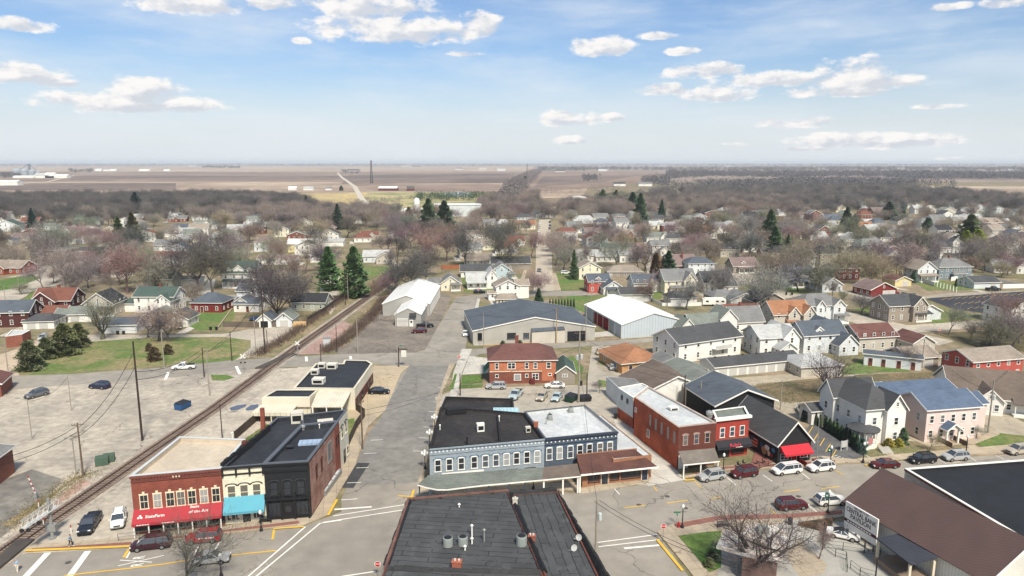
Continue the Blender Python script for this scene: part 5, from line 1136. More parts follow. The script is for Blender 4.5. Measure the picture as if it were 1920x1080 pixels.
for base in (A1 + d*.02,):
 for s_ in (0,1):
  a0 = base + (Wd*2 if s_ else Wd*0) + up*ze;a1 = base + Wd + up*zr;k_.add([T(v) for v in (a0 + up*.16,a1 + up*.16,a1 - up*.25,a0 - up*.25,a0 + up*.16 + d*.06,a1 + up*.16 + d*.06,a1 - up*.25 + d*.06,a0 - up*.25 + d*.06)],[(0,1,2,3),(7,6,5,4),(0,4,5,1),(2,6,7,3)])
k_.obj('fascia',TRIM,pv_r)
# billboard
s0,s1 = G(1584,975,2.3),G(1644,1012,2.3);bbr = empty('pavilion_billboard',(s0.x,s0.y,0),ang(s0,s1),'large white billboard reading Central Bank Pavilion beside the white car','billboard');Ls = (s1 - s0).length
zt0 = 2.1;zt1 = 2.1 + 3.3
k_ = MB();k_.box(0,Ls,-.1,.1,zt0 - .7,zt1 - .2);k_.obj('board',mat('board_white',sr(222,222,220),var=.05),bbr)
k_ = MB();k_.box(0,Ls,-.12,-.1,zt0 + .25,zt0 + .7);k_.obj('stripe',mat('maroon_stripe',sr(84,40,56),kind='plain'),bbr)
for x in (.1,.35,.65,.9): k_ = MB();k_.box(Ls*x - .08,Ls*x + .08,.1,.26,0,zt1 - .4);k_.obj('post',mat('post_wood',sr(120,108,98)),bbr)
MT = mat('maroon_ink',sr(66,34,48),kind='plain')
for t__,z,s_ in (('WELCOME TO THE',zt1 - .5,.32),('CENTRAL BANK',zt1 - 1.15,.95),('PAVILION',zt1 - 1.95,.95)):
 o = letters(t__,(Ls*.5,-.12,z),0,s_,MT,'lettering',bbr,R(90),.006,kind=None);wd = max(.1,o.dimensions.x);tgt = Ls*(.45 if 'WEL' in t__ else .92 if 'CEN' in t__ else .62);o.scale = (tgt/wd,1,1)
for k in range(9): k_ = MB();k_.box(Ls*(.1 + k*.085),Ls*(.1 + k*.085) + .34,-.14,-.12,zt0 + .38,zt0 + .56);k_.obj('lettering',WHT,bbr)
# stage with dark canopy
sgp = [G(1642,1008,3.6),G(1690,1006,3.6),G(1758,1052,3.6),G(1708,1058,3.6)]
st = empty('stage_canopy',(sgp[3].x,sgp[3].y,0),0,'open wooden stage under a dark roof on cream posts beside the pavilion','stage');inv = st.matrix_basis.inverted()
k_ = MB();k_.slab([inv @ (p + Vector((0,0,.5 if i in (1,2) else 0))) for i,p in enumerate(sgp)],.18);k_.obj('roof',mat('stage_roof',sr(58,62,74),kind='ribw',p=.9,var=.15),st)
for i,p in enumerate(sgp): q = inv @ Vector((p.x,p.y,0));c0 = inv @ ((sgp[0] + sgp[1] + sgp[2] + sgp[3]) /4);q = q.lerp(Vector((c0.x,c0.y,0)),.1);k_ = MB();k_.box(q.x - .14,q.x + .14,q.y - .14,q.y + .14,0,3.45);k_.obj('post',mat('cream_post',sr(210,200,176)),st)
k_ = MB();qq = [inv @ Vector((p.x,p.y,0)) for p in sgp];k_.prism([(v.x,v.y) for v in qq],.15,1.0);k_.obj('platform',mat('deck_wood',sr(150,128,110),kind='ribw',p=3,var=.3),st)
# flat black roof store behind pavilion
sb = Block('black_roof_store','wide store with flat black roof and peeling orange and white side wall','commercial building',[(2120,1130),(2300,1000),(2010,850),(1925,862),(1697,879)],6.6,mat('peeling_white',sr(200,194,180),kind='brick',var=.2),mat('epdm_black',sr(38,41,47),kind='membrane',var=.2,scale=2),.35,TRIM,t=.3)
P,Q = sb.w(4);Ls_ = sb.L(4);k_ = MB();k_.box(Ls_*.22,Ls_*.62,-.06,0,3.1,5.6);dq = Vector((Q[0] - P[0],Q[1] - P[1]));k_.obj('peeling_patch',mat('orange_peel',sr(206,152,92),kind='noise',var=.4,scale=1.5,col2=sr(168,110,62)),sb.root,(P[0],P[1],0),math.atan2(dq.y,dq.x))
k_ = MB();k_.box(0,Ls_,-.12,0,6.3,6.6);k_.obj('brick_course',BRP,sb.root,(P[0],P[1],0),math.atan2(dq.y,dq.x))
ac_unit(G(1788,955,5.2) ,0,'round metal exhaust on the wall between brown roof and black roof',.8)
# small peeling white building under the big tree
wt = empty('flat_roof_kiosk',G(1345,1045),R(-4),'low building with peeling white flat roof half hidden by the big bare tree','kiosk');inv = wt.matrix_basis.inverted()
PEEL = mat('peeling_roof',sr(232,230,226),kind='noise',var=.3,scale=2.2,col2=sr(176,158,148))
for (pts,z) in (([(1343,1024),(1358,992),(1400,1002),(1472,1012),(1466,1052),(1400,1040)],3.4),([(1392,1003),(1400,982),(1450,985),(1484,1003),(1475,1030),(1440,1022)],4.1)):
 k_ = MB();W_ = [inv @ G(x,y,z) for x,y in pts][::-1];k_.prism([(p.x,p.y) for p in W_],z - .35,z);k_.obj('roof',PEEL,wt)
k_ = MB();W_ = [inv @ G(x,y,3.4) for x,y in [(1392,1044),(1396,1010),(1460,1016),(1458,1048)]][::-1];k_.prism([(p.x,p.y) for p in W_],0,3.05);k_.obj('wall',mat('kiosk_wall',sr(120,92,84),kind='brick',var=.2),wt)
k_ = MB();p_ = inv @ G(1430,998,4.1);k_.box(p_.x - .7,p_.x + .7,p_.y - .5,p_.y + .5,4.1,4.9);k_.obj('cooling_unit',ACG,wt)
# diamond planter of rusty edging
dp = [G(1496,988),G(1562,978),G(1558,995),G(1544,999)]
k_ = MB();c_ = dp[0];k_.prism([(p.x - c_.x,p.y - c_.y) for p in dp],.1,.75);tag(k_.obj('planting_bed',mat('rusty_bed',sr(120,84,48),var=.5,scale=2,col2=sr(60,48,34)),loc=c_),'triangular rust stained planting bed in the pavement by the white coupe','planter')
for pts,lab in (([(1545,1030),(1580,1034),(1620,1040),(1650,1044)],'green mesh barrier across the square left of the stage'),([(1545,1030),(1566,1046),(1586,1052),(1588,1075)],'green mesh barrier running down towards the bottom edge'),([(1594,1068),(1612,1082),(1640,1090)],'short green mesh barrier at the bottom edge of the square'),([(1735,1068),(1760,1080)],'green mesh barrier at the foot of the stage')):
 fence('crowd_barrier',lab,pts,1.2,mat('green_metal',sr(50,78,64),kind='plain'),'barrier',kind='rail',z0=.15)
for (x,y,yt,lab) in ((1542,1033,979,'thin black post beside the white coupe'),(1655,1030,974,'thin black post in front of the billboard end'),(1730,1078,1019,'thin black post behind the stage roof'),(1641,1090,1048,'thin black post at the bottom edge of the square')):
 k_ = MB();k_.tube((0,0,0),(0,0,HT(x,y,yt)),.09,n=8);k_.lathe([(.16,0),(.16,.15)],n=8);tag(k_.obj('string_light_post',BLKM,loc=G(x,y)),lab,'post')
# ================================================================== sheds, halls, houses of the town
CH = corner_house
def hall(root,w,d):
 win(root,(0,0),(w,0),w*.055,1.3,1.3,2.2,'plain',BLKM,DARK)
 for u,a,b in ((.31,2.6,1.9),(.43,1.7,1.7)): win(root,(0,0),(w,0),w*u,1.3,a,b,'twin',BLKM,GLASS)
 door(root,(0,0),(w,0),w*.6,1.2,2.3,BLKM);mb = MB();mb.box(w*.77,w*.92,-.09,0,0,3.0);mb.obj('roller_door',mat('roller_black',sr(34,36,42),kind='ribx',p=.4),root)
 mb = MB();mb.slab([(w*.47,-1.6,3.7),(w*.74,-1.6,4.6 - .6),(w*.74,.1,5.2 - .6),(w*.47,.1,4.4)],.2);mb.obj('lean_to_roof',RM('slate'),root)
 mb = MB();mb.box(w*.47,w*.74,-1.4,0,0,3.8);mb.obj('lean_to',WM('tan'),root)
CH('wide tan hall with dark slate gable roof and black roller door',(887,647),(1115,638),28,eave=4.2,rise=3.4,ridge='y',wall='hall',roof='slate',wins=False,extra=hall,short='slate roofed hall',cat='hall',name='hall',oh=.25)
def shed3(root,w,d):
 for i in range(7): mb = MB();mb.box(-.1,.1,d*i/6.5,d*i/6.5 + .25,0,4.2);mb.obj('bay_post',TRIM,root)
 mb = MB();mb.box(-.02,0,6,d - 8,.1,3.6);mb.box(-.06,-.01,10,22,.1,3.7,1);mb.obj('painted_bay',[mat('bay_shade',sr(150,156,160)),mat('red_bay',sr(150,30,36))],root)  # flat panels on the wall; the grey one has the bay's shade painted in
CH('large pale blue metal building with bright white low gable roof',(1165,635),(1283,627),31,eave=4.3,rise=3.0,ridge='y',wall='lmetal',roof='white',wins=False,extra=shed3,short='white roofed metal building',cat='metal building',name='metal_building',oh=.25)
def shed1(root,w,d):
 door(root,(0,0),(w,0),w*.62,1.0,2.1,TRIM);garage_door(root,(0,0),(w,0),w*.28,3.2,2.5);awning(root,(0,0),(w,0),w*.56,w*.82,3.4,4.4,.9,BLKM,val=.1)
CH('small grey metal workshop with white gable roof and black awning',(741,612),(790,612),16,eave=4.0,rise=2.1,ridge='y',wall='lgrey' if False else 'grey',roof='white',wins=False,extra=shed1,short='grey metal workshop',cat='workshop',name='workshop',oh=.2)
def shed0(root,w,d):
 for i in range(8): mb = MB();mb.box(w - .01,w + .06,2 + i*4.3,5 + i*4.3,0,3.4);mb.obj('roller_door',TRIM,root)
CH('long white roofed storage building behind the grey metal workshop',(718,592),(806,592),36,eave=4.2,rise=3.0,ridge='y',wall='grey',roof='white',wins=False,extra=shed0,short='white roofed storage building',cat='storage building',name='storage_building',oh=.2)
def orange(root,w,d):
 OB = mat('orange_paint_brick',sr(190,108,72),kind='brick',var=.1)
 mb = MB();mb.box(.0,w,-.04,0,3.1,5.9);mb.box(w*.79,w,-.05,0,.6,3.1);mb.obj('painted_upper_wall',OB,root)
 mb = MB();mb.box(0,w*.79,-.12,0,2.95,3.1);mb.obj('string_course',CREAM,root)
 for u,wd in ((.11,.9),(.33,1.9),(.56,.9),(.69,.9),(.89,1.1)): win(root,(0,0),(w,0),w*u,3.7,wd,1.5,'twin' if wd > 1.5 else 'dh',TRIM,GLASS,off=.05)
 for u,wd,h_,z in ((.11,.8,.8,1.6),(.42,1.7,1.5,.9),(.56,.8,.8,1.6),(.69,1.6,1.5,1.0),(.91,.9,.6,1.9)): win(root,(0,0),(w,0),w*u,z,wd,h_,'twin' if wd == 1.6 else 'plain',TRIM,GLASSB if wd == 1.7 else GLASS,off=.06)
 mb = MB();mb.slab([(-1.4,1.5,2.2),(0,1.5,4.0),(0,6.5,4.0),(-1.4,6.5,2.2)],.1);mb.obj('green_awning',mat('green_canvas',sr(30,96,76),kind='plain'),root)
 mb = MB();mb.box(w*.61,w*.68,-1.0,0,0,1.3);mb.obj('cellar_hatch',mat('maroon_hatch',sr(110,36,36)),root)
CH('orange and red brick two storey building with brown hip roof',(918,720),(1042,718),11,eave=5.9,rise=2.6,ridge='x',hip=4.2,wall='brick',roof='rbrown',wins=False,extra=orange,short='orange brick building',cat='building',name='brick_building',oh=.5,chim=(7,9))
mb = None
def greenann(root,w,d): win(root,(0,0),(w,0),w*.45,1.8,1.3,.7,'twin',TRIM,GLASS)
CH('small grey annex with green metal lean-to roof beside the orange brick building',(1043,720),(1078,720),9,eave=2.9,rise=1.6,ridge='y',wall='taupe',roof='green',wins=False,extra=greenann,cat='annex',name='annex',oh=.3)
CH('low orange brick ranch house with orange-brown hip roof',(1166,702),(1241,694),13,eave=2.9,rise=2.6,ridge='y',hip=4.5,wall='orangebrick',roof='orange',doors=(2.4,),short='orange brick ranch',wd=.6,oh=.6)
def apt(root,w,d):
 mb = MB();mb.box(w*.52,w*.78,-1.6,0,2.7,2.85);mb.obj('balcony_floor',TRIM,root);r_ = MB();r_.box(w*.52,w*.78,-1.62,-1.56,2.85,3.8);r_.obj('balcony_rail',mat('rail_pale',sr(190,190,188),kind='ribx',p=6),root)
CH('white two storey apartment house with dark roof and small rear balcony',(1272,682),(1388,664),11,eave=5.3,rise=2.8,ridge='x',wall='white',roof='dark',short='white apartment house',nwin=5,extra=apt,cat='apartment house')
def garages(root,w,d):
 for i in range(8): garage_door(root,(0,0),(w,0),1.9 + i*(w - 2.6) /8 + .4,2.2,2.1)
 for i in range(6): mb = MB();mb.box(2 + i*4 - .2,2.2 + i*4,d*.45,d*.5,3.5,4.3);mb.obj('roof_vent',BLKM,root)
CH('long white row of eight garages with dark roof',(1340,708),(1500,692),7,eave=2.7,rise=1.3,ridge='x',wall='white',roof='dark',wins=False,extra=garages,short='long row of garages',cat='garage row',name='garage_row')
hh = [
 # label, px, py, rz, w, d, eave, rise, ridge, wall, roof, short, extras
 ('white garage with grey roof at the left end of the garage row',1268,712,13,8,9,2.7,2.2,'y','white','grey',None,dict(gdoors=(4,),cat='garage',name='garage')),
 ('white farmhouse with grey T-shaped roof and small front gable porch',1458,668,12,11,9,5.4,2.4,'x','white','pale','white T-shaped house',dict(wings=[(4,9,-3.5,2,2.9,1.8,'y'),(6.5,11.2,-1,9,5.4,2.6,'y')])),
 ('pale blue house with many dark slate gables and a back porch',1545,662,12,13,8,5.4,3.0,'x','cool','slate','pale blue gabled house',dict(wings=[(8.5,14.5,-3.5,4,3.0,2.8,'y'),(9,14,6,12,5.4,2.6,'y')],dormer=((5,2.2),))),
 ('tan two storey house with brown roof and an L-shaped wing',1645,658,12,12,9,4.2,2.6,'x','tan','rbrown','tan brown roofed house',dict(wings=[(12,19,-6,2,3.4,2.0,'y')])),
 ('long narrow white shed with four doors and blue roof edge',1672,690,-24,13,3.5,3.2,.5,'x','cool','slate',None,dict(wins=False,doors=(1.5,4.5,8,11.2),cat='shed',name='shed')),
 ('tan garage with brown roof on the right of the long narrow shed',1730,690,12,9,8,2.9,1.8,'x','taupe','tan',None,dict(gdoors=(6,),cat='garage',name='garage')),
 ('weathered tan garage with pale hip roof behind the tall bare tree',1540,706,10,11,10,2.8,1.9,'x','tan','pale',None,dict(hip=4,gdoors=(8,),cat='garage',name='garage')),
 ('coral red brick two storey house with outside stairs and tan roof',1868,714,14,15,9,5.3,1.8,'x','coral','tan','coral brick house',dict(doors=(4.5,),nwin=5)),
 ('white cottage with grey-green roofs and skylights',1330,632,12,11,9,3.4,3.0,'x','white','sage','white cottage with skylights',dict(wings=[(9.5,15,1,9,5.2,2.8,'y'),(-4,1,0,8,3.2,2.6,'y')],doors=(6.5,))),
 ('white storey-and-a-half house with plain grey roof',1402,622,12,10.5,8,3.4,4.0,'x','white','grey','grey roofed white cape',dict(doors=(5.5,),chim=(5,5))),
 ('cream house with flat orange roof behind the grey roofed cape',1395,600,10,12,7,3.2,1.6,'x','tan','rust',None,{}),
 ('tan house with bright orange roof, white bay and front gable',1484,617,10,12.5,9,5.0,3.4,'x','tan','orange','orange roofed tan house',dict(wings=[(4.5,8.5,-.8,4,5.0,2.2,'y'),(9.5,13.6,-1.2,7,5.0,2.4,'y')],porch=(4,8,1.6,2.7))),
 ('large grey-white two storey house with grey hipped roof and gables',1545,606,10,15,11,6.0,3.0,'x','cool','grey','large grey-white house',dict(hip=4.5,wings=[(4,7,-.7,3,6,1.8,'y'),(10,14,-.9,3,6,1.9,'y')],porch=(10.5,15,2.2,2.8))),
 ('taupe barn-roofed garage with dark roof beside the curving street',1448,584,8,12,13,3.4,3.2,'y','taupe','black',None,dict(wins=False,cat='barn',name='barn')),
 ('white garage with grey roof left of the barn-roofed garage',1397,574,8,11,9,2.7,2.2,'y','white','grey',None,dict(cat='garage',name='garage',wins=False)),
 ('dark open carport garage with grey hip roof near the camper',1362,570,10,10,9,2.9,1.9,'x','taupe','grey',None,dict(hip=3.5,cat='garage',name='garage',wins=False)),
 ('taupe two storey house with dark gabled roof by the large parking lot',1697,603,12,13,9,5.6,2.8,'x','taupe','dark','taupe gabled house',dict(wings=[(8,13.4,-1.5,7,5.6,2.8,'y')],porch=(9,15,2,2.8))),
 ('white gabled garage beside the taupe house',1742,600,12,9,8,3.0,2.2,'y','cool','sage',None,dict(cat='garage',name='garage',wins=False)),
 ('cream building at the right edge behind bare trees',1915,610,12,10,10,5.5,2.5,'y','white','dark',None,{}),
 ('dark red garage with two white doors and grey roof',1656,556,14,12,10,3.0,2.6,'y','red','mauve','dark red garage',dict(gdoors=(7,10),cat='garage',name='garage')),
 ('small yellow garage with one white door',1693,537,12,8,8,2.7,1.6,'y','yellow','rbrown',None,dict(gdoors=(5,),cat='garage',name='garage')),
 ('yellow house with maroon roof and twin gables',1670,518,14,13,10,5.2,3.4,'x','yellow','rbrown','yellow gabled house',dict(wings=[(9,13.5,-1,6,5.2,3,'y')])),
 ('pale blue gabled house with tan roof and white porch',1737,528,10,9.5,9,5.6,3.4,'y','cool','tan','pale blue porch house',dict(porch=(0,9,2.4,2.9))),
 ('large slate blue house with grey hip roof and brick chimney',1790,524,6,16,10,5.8,3.4,'x','slate','grey','slate blue hip house',dict(hip=5.5,chim=(8,5),nwin=6,wings=[(6,12,-1.8,2,3.0,1.0,'x',1.2)])),
 ('white double garage beside the dark pickup and white fence',1850,541,8,12,9,2.7,1.9,'x','cool','dark','white double garage',dict(gdoors=(9,),cat='garage',name='garage')),
 ('tall white Italianate house with square tower and pillared porch',1785,487,8,15,10,7.0,2.6,'x','white','dark','white tower house',dict(wings=[(6.5,10.5,-.8,3.5,10,1.8,'y')],porch=(2,15,2.4,3.2),chim=(9,6))),
 ('red brick house with white porch in front of big grey trees',1672,490,10,11,9,5.6,2.8,'y','rust','grey','brick house with white porch',dict(porch=(6,11,2.2,2.9))),
 ('large tan stone house with dark gabled roof',1563,498,12,16,11,6.2,3.6,'x','stone','black','tan stone house',dict(hip=3.5,wings=[(10.5,15,-1,5,6.2,2.8,'y')])),
 ('big white two storey house with grey roof left of the stone house',1505,503,14,14,10,6.0,2.8,'x','white','grey','big white house',{}),
 ('white house with wraparound porch under a dark blue roof',1505,538,12,13,9,3.2,2.2,'x','white','slate','wraparound porch house',dict(wings=[(5,13,1,8,5.6,2.2,'x')],porch=(0,13,2.4,2.9))),
 ('dark red two storey house with mauve hip roof',1588,525,10,12,10,5.4,2.6,'x','darkred','mauve','dark red hip house',dict(hip=4.5)),
 ('grey and white cottage with grey gabled porch roof',1560,548,10,9,9,3.2,2.8,'y','cool','grey',None,{}),
 ('low white house with grey roof near the right edge, behind the avenue',1895,512,-8,15,9,3.2,2.6,'x','white','grey','low white corner house',dict(wings=[(9,14,-2,4,3.2,2.4,'y')])),
 ('white two storey gabled house at the far right',1900,484,8,10,10,6,3,'y','white','dark',None,{}),
 ('orange roofed brick house with white dormers',1622,437,10,15,10,4.0,4.0,'x','rust','orange','orange roofed brick house',dict(wings=[(6,11,-2,5,4,3.4,'y')])),
 ('grey roofed long bungalow below the orange roofed brick house',1608,458,6,20,9,3,2,'x','white','grey',None,{}),
 ('dark red gabled brick house with white trim',1545,444,10,12,10,4.0,4.0,'y','brick','dark','dark red gabled house',{}),
 ('white garage beside the dark red gabled house',1573,445,10,7,8,2.8,2,'y','white','dark',None,dict(cat='garage',name='garage',wins=False)),
 ('white ranch with broad grey roof behind the dark red gabled house',1555,428,20,16,9,3,2.6,'x','white','pale',None,{}),
 ('blue roofed white bungalow far right of centre',1560,416,12,13,9,3,3,'x','white','blue',None,{}),
 ('brick house with white columns and cream roof',1860,432,6,17,11,6,3.4,'x','brick','tan','columned brick house',dict(porch=(6,12,2,5),dormer=((4,3),(12,3)))),
 ('white house with steep grey roof right of the light evergreens',1762,424,8,13,10,5.6,3.4,'x','cool','grey',None,{}),
 ('white gabled house beyond the steep grey roofed one',1778,412,8,12,10,5,3.4,'y','white','dark',None,{}),
 # centre
 ('pale yellow cottage with grey roof and small porch by the tracks',845,545,8,8,10,3.2,2.8,'y','cream','grey','pale yellow cottage',dict(porch=(4,8,1.6,2.6),wings=[(-5,0,3,9,2.8,1.8,'x')])),
 ('white L-shaped farmhouse with dark screened porch',903,541,8,12,8,3.4,2.8,'x','white','pale','white L-shaped farmhouse',dict(wings=[(8.2,12.5,-1,9,5.4,2.6,'y')],porch=(0,8,1.8,2.6))),
 ('light blue gabled house right of the white farmhouse',941,524,6,9,10,4.0,3.0,'y','blue','grey','light blue gabled house',dict(porch=(7,10.5,1.6,2.6))),
 ('long white house with dark grey roof beside the orange board fence',893,520,6,14,8,3.0,2.4,'x','white','dark',None,{}),
 ('wide dark grey roofed building behind the light blue house',958,507,4,19,12,3.4,2.6,'x','taupe','dark',None,dict(wins=False)),
 ('white two storey house with tan roof in front of the row of small cedars',952,561,10,9,8,5.2,2.2,'y','white','tan','white cedar-row house',dict(wings=[(8,13,1,7,5.2,1.8,'x'),(-3,0,-.5,3,2.6,.8,'x')])),
 ('brown roofed garden pavilion behind the small cedars',951,571,8,8,5,2.2,1.6,'x','tan','tan',None,dict(wins=False,hip=2,cat='shed',name='shed')),
 ('cream two storey house with brown gable roof beside the dark spire-shaped tree',1106,524,6,10,9,5.4,2.6,'y','cream','tan','cream gabled house',dict(doors=(3.5,),wd=1.1)),
 ('sprawling brown ranch house with wide hip roof',1172,521,0,16,10,2.9,2.4,'x','taupe','tan','brown ranch house',dict(hip=4)),
 ('red brick house with dark roof and white windows near the metal building',1124,549,8,9,8,4.8,2.4,'x','coral','slate','small red brick house',dict(dormer=((4,2),))),
 ('white gabled house joined to the red brick house',1150,553,8,8,9,3.0,2.6,'y','white','slate',None,dict(porch=(1,8,1.8,2.5))),
 ('garage with dark grey roof just behind the white metal roof',1193,566,6,12,8,3.0,2.0,'x','white','dark',None,dict(wins=False,cat='garage',name='garage')),
 ('white house with slate roof and rear gable behind a bare tree',1215,548,8,12,9,4.0,2.8,'x','white','slate','white house behind bare tree',{}),
 ('cream Victorian house with grey steep roof and white porch',1275,551,8,13,10,5.6,3.8,'x','cream','grey','cream Victorian house',dict(wings=[(7.5,12.5,-1.5,6,5.6,3.2,'y')],porch=(2,12,2,2.8))),
 ('white garage with dark roof near the picket fence',1282,572,8,10,8,2.8,2.0,'x','white','dark',None,dict(wins=False,cat='garage',name='garage',hip=3)),
 ('white gabled house with dark grey roof and big tree in front',1348,548,10,13,10,4.2,3.8,'x','white','dark','white house under big tree',dict(wings=[(1,5,-1,5,4.2,2.6,'y'),(7,13,-3,2,3,1.2,'x')])),
 ('white gabled house with long white wings and grey roofs',1096,490,2,15,8,3.2,2.6,'x','white','pale','white winged house',dict(wings=[(4,10,-2,6,3.6,2.4,'y')])),
 ('row of joined white low buildings with pale metal roofs',1160,491,2,24,10,3.0,1.8,'x','white','pale','joined white buildings',dict(wings=[(12,19,-3,9,4.2,1.8,'x')])),
 ('white long house with dark green roof above the joined white buildings',1160,474,4,20,9,3.2,2.0,'x','white','green',None,{}),
 ('plain white two storey house with grey roof by the lane',1240,478,8,11,9,5.6,2.6,'x','white','grey','plain white lane house',dict(wings=[(3.5,9,-4,2,3.2,1.8,'y')])),
 ('white cottage with grey-green gabled roof by the cross lane',1232,454,6,14,9,3.4,2.8,'x','white','sage',None,dict(wings=[(9,14,-1.5,6,3.4,2.6,'y')])),
 ('white garage with grey roof beside the cross lane',1262,455,6,9,8,3,2.4,'x','white','dark',None,dict(wins=False,cat='garage',name='garage')),
 ('white garage with black roof at the far end of the cross lane',1283,454,6,11,8,3,2.8,'x','white','black',None,dict(wins=False,cat='garage',name='garage')),
 ('white house with cross gables above the lane',1200,441,8,13,10,4.2,3.0,'x','white','grey',None,dict(wings=[(5,10,-2,5,4.2,2.6,'y')])),
 ('white two storey house with orange roof behind black tree limbs',1328,447,12,13,10,5.0,3.4,'x','white','orange','orange roofed white house',dict(wings=[(7,12,-2,6,5.0,3,'y')])),
 ('grey house with black roof and white porch below the orange roof',1326,472,8,13,9,4.4,2.6,'x','tan','black','black roofed grey house',dict(porch=(2,12,2,2.8))),
 ('tan barn-like house with black gable roof',1368,482,8,11,8,4.6,2.6,'x','tan','black','tan black roofed house',{}),
 ('dark red roofed building with a tall brick chimney',1278,511,6,14,10,3.6,4.6,'x','maroon','mauve','tall chimney building',dict(chim=(8,3))),
 ('grey two storey house with dark blue hip roof',1315,514,8,13,10,5.2,2.4,'x','cool','slate','grey hip roofed house',dict(hip=4)),
 ('stone cottage with brown roof and dormer among bare trees',1397,512,8,12,9,3.6,3.4,'x','stone','mauve','stone dormer cottage',dict(dormer=((5,2),),porch=(2,10,2,2.6))),
 ('white house with dark hip roof closing the end of the straight street',1022,408,0,22,12,3.4,3.6,'x','white','dark','white house ending the street',dict(wings=[(4,12,-4,5,3.4,3,'y')])),
 ('orange roofed pale house left of the straight street',986,430,4,15,10,3.6,3,'x','cream','orange','pale orange roofed house',dict(wings=[(2,9,-3,5,3.4,2.6,'y')])),
 ('grey roofed house beyond the pale orange roofed house',988,416,4,17,10,3.4,2.8,'x','taupe','dark',None,{}),
 ('white house with rusty orange roof between big bare trees',950,476,4,13,9,3.6,2.8,'x','white','rust','rusty orange roofed house',dict(wings=[(8,12,-2,4,3.6,2.4,'y')])),
 ('white bungalow with brown porch roof behind the long grey roof',897,497,4,14,9,3.2,2.4,'x','white','tan',None,dict(porch=(1,12,2,2.5))),
 ('white gabled house beside the railway bend',745,447,8,12,9,3.6,3,'y','white','grey',None,{}),
 # left of the tracks
 ('maroon brick house with bright rust red roof and white framed windows',99,592,4,12.5,10,5.4,3.4,'x','maroon','rust','maroon brick house',dict(wings=[(.3,8.5,-2.2,5,5.4,3.2,'y')],chim=(6,6))),
 ('white garage with rust red roof in front of the maroon brick house',91,604,4,10,7,2.7,2.2,'x','white','rust',None,dict(wins=False,cat='garage',name='garage')),
 ('white double garage with dark hip roof in front of the rust roofed garage',73,617,8,9,8,2.6,1.7,'x','white','dark',None,dict(gdoors=(2.4,6),hip=3,cat='garage',name='garage')),
 ('dark brick house with grey roof at the left edge',12,614,8,14,9,5.0,3.0,'x','maroon','slate','dark brick house',{}),
 ('white garage with pale grey roof left of the small black roofed house',138,604,8,11,8,2.7,1.8,'x','white','sage',None,dict(gdoors=(2.5,6),cat='garage',name='garage')),
 ('pale pink-grey house with steep black roof behind a bare tree',186,594,4,10,10,4.6,3.6,'y','tan','black','steep black roofed house',dict(porch=(0,10,2,2.8))),
 ('large white house with dark green roof and red brick chimney',290,586,-1,14,9,5.8,2.6,'x','white','green','green roofed white house',dict(wings=[(8.5,14,-2.5,4,4.6,2.2,'y'),(-4,0,1,7,3.0,1.2,'x')],chim=(7.5,4.5))),
 ('long low white shed with dark blue roof beside the alley',222,625,4,11,6,2.8,1.6,'x','cool','slate','long low white shed',dict(wins=False,cat='shed',name='shed')),
 ('white double garage among bare shrubs',290,611,-2,9,8,2.9,2.2,'y','white','sage',None,dict(gdoors=(4,),cat='garage',name='garage')),
 ('white garage with dark gable roof and black jeep in front',331,613,0,7.5,8,2.7,2.2,'y','white','dark',None,dict(gdoors=(3,),cat='garage',name='garage')),
 ('square red brick bungalow with grey hip roof',388,586,-3,11,9.5,3.6,2.8,'x','red','slate','red brick bungalow',dict(hip=4.4,doors=(3.8,))),
 ('white low house with dark patio door and grey roof',462,585,-4,9,8,3.0,1.5,'x','white','slate','white patio door house',dict(wings=[(0,4.5,1,8,3.4,1.6,'y')],doors=(5,))),
 ('pale blue-white two storey house behind the patio door house',474,568,-4,12,8,4.6,2.2,'x','cool','slate',None,dict(wings=[(6,11,-2,6,4.6,2.2,'y')])),
 ('small white garage with dark open door by the railway',496,614,0,4.4,6,2.6,1.9,'y','white','slate',None,dict(wins=False,cat='garage',name='garage',extra=lambda r,w,d: door(r,(0,0),(w,0),w/2,2.4,2.1,DARK,handle=False))),
 ('small white garage with closed white door beside the yellow fence',533,613,2,5,7,2.7,2.0,'y','cool','sage',None,dict(gdoors=(2.5,),cat='garage',name='garage')),
 ('grey cottage with black roof by the railway fence',578,583,-2,12,9,3.2,2.4,'x','sage','black','grey trackside cottage',{}),
 ('grand white Queen Anne house with dark green roof and three gables',448,539,0,14,11,6.2,4.2,'x','white','green','white Queen Anne house',dict(dormer=((3,1.8),(7,4.4),(11.5,1.8)),porch=(1,13,2.4,3.0))),
 ('pale green gabled house left of the white shed',298,541,0,11,9,4.2,2.8,'x','sage','green','pale green gabled house',dict(wings=[(0,4.5,-1.5,5,4.2,2.6,'y')])),
 ('long white shed on the back lawn near the huge bare tree',353,535,0,9,6,2.6,1.0,'x','white','grey',None,dict(wins=False,cat='shed',name='shed')),
 ('tall white gabled house with steel grey roof',206,520,4,11,11,6.0,3.4,'y','white','slate','tall grey roofed house',{}),
 ('low dark house with pale grey roof and dormer',154,530,4,15,10,3.0,2.8,'x','taupe','grey','low dormer house',dict(dormer=((8,3),))),
 ('large old cream mansion half hidden by bare trees',92,494,4,18,12,7,1.6,'x','stone','sage','old cream mansion',dict(hip=4)),
 ('brick bungalow with tan roof at the left edge',14,514,-6,14,10,3.2,2.8,'x','rust','tan','tan roofed brick bungalow',dict(wings=[(2,8,-3,4,3.2,2.6,'y')])),
 ('white house with brown cross roof and chimney in the old trees',137,448,6,15,10,5,3.4,'x','white','mauve','white cross roofed house',dict(wings=[(2,8,-3,5,5,3,'y')],chim=(9,5))),
 ('white house with green roof at the far left',12,434,10,17,11,4.6,4,'y','cool','green','far left white house',{}),
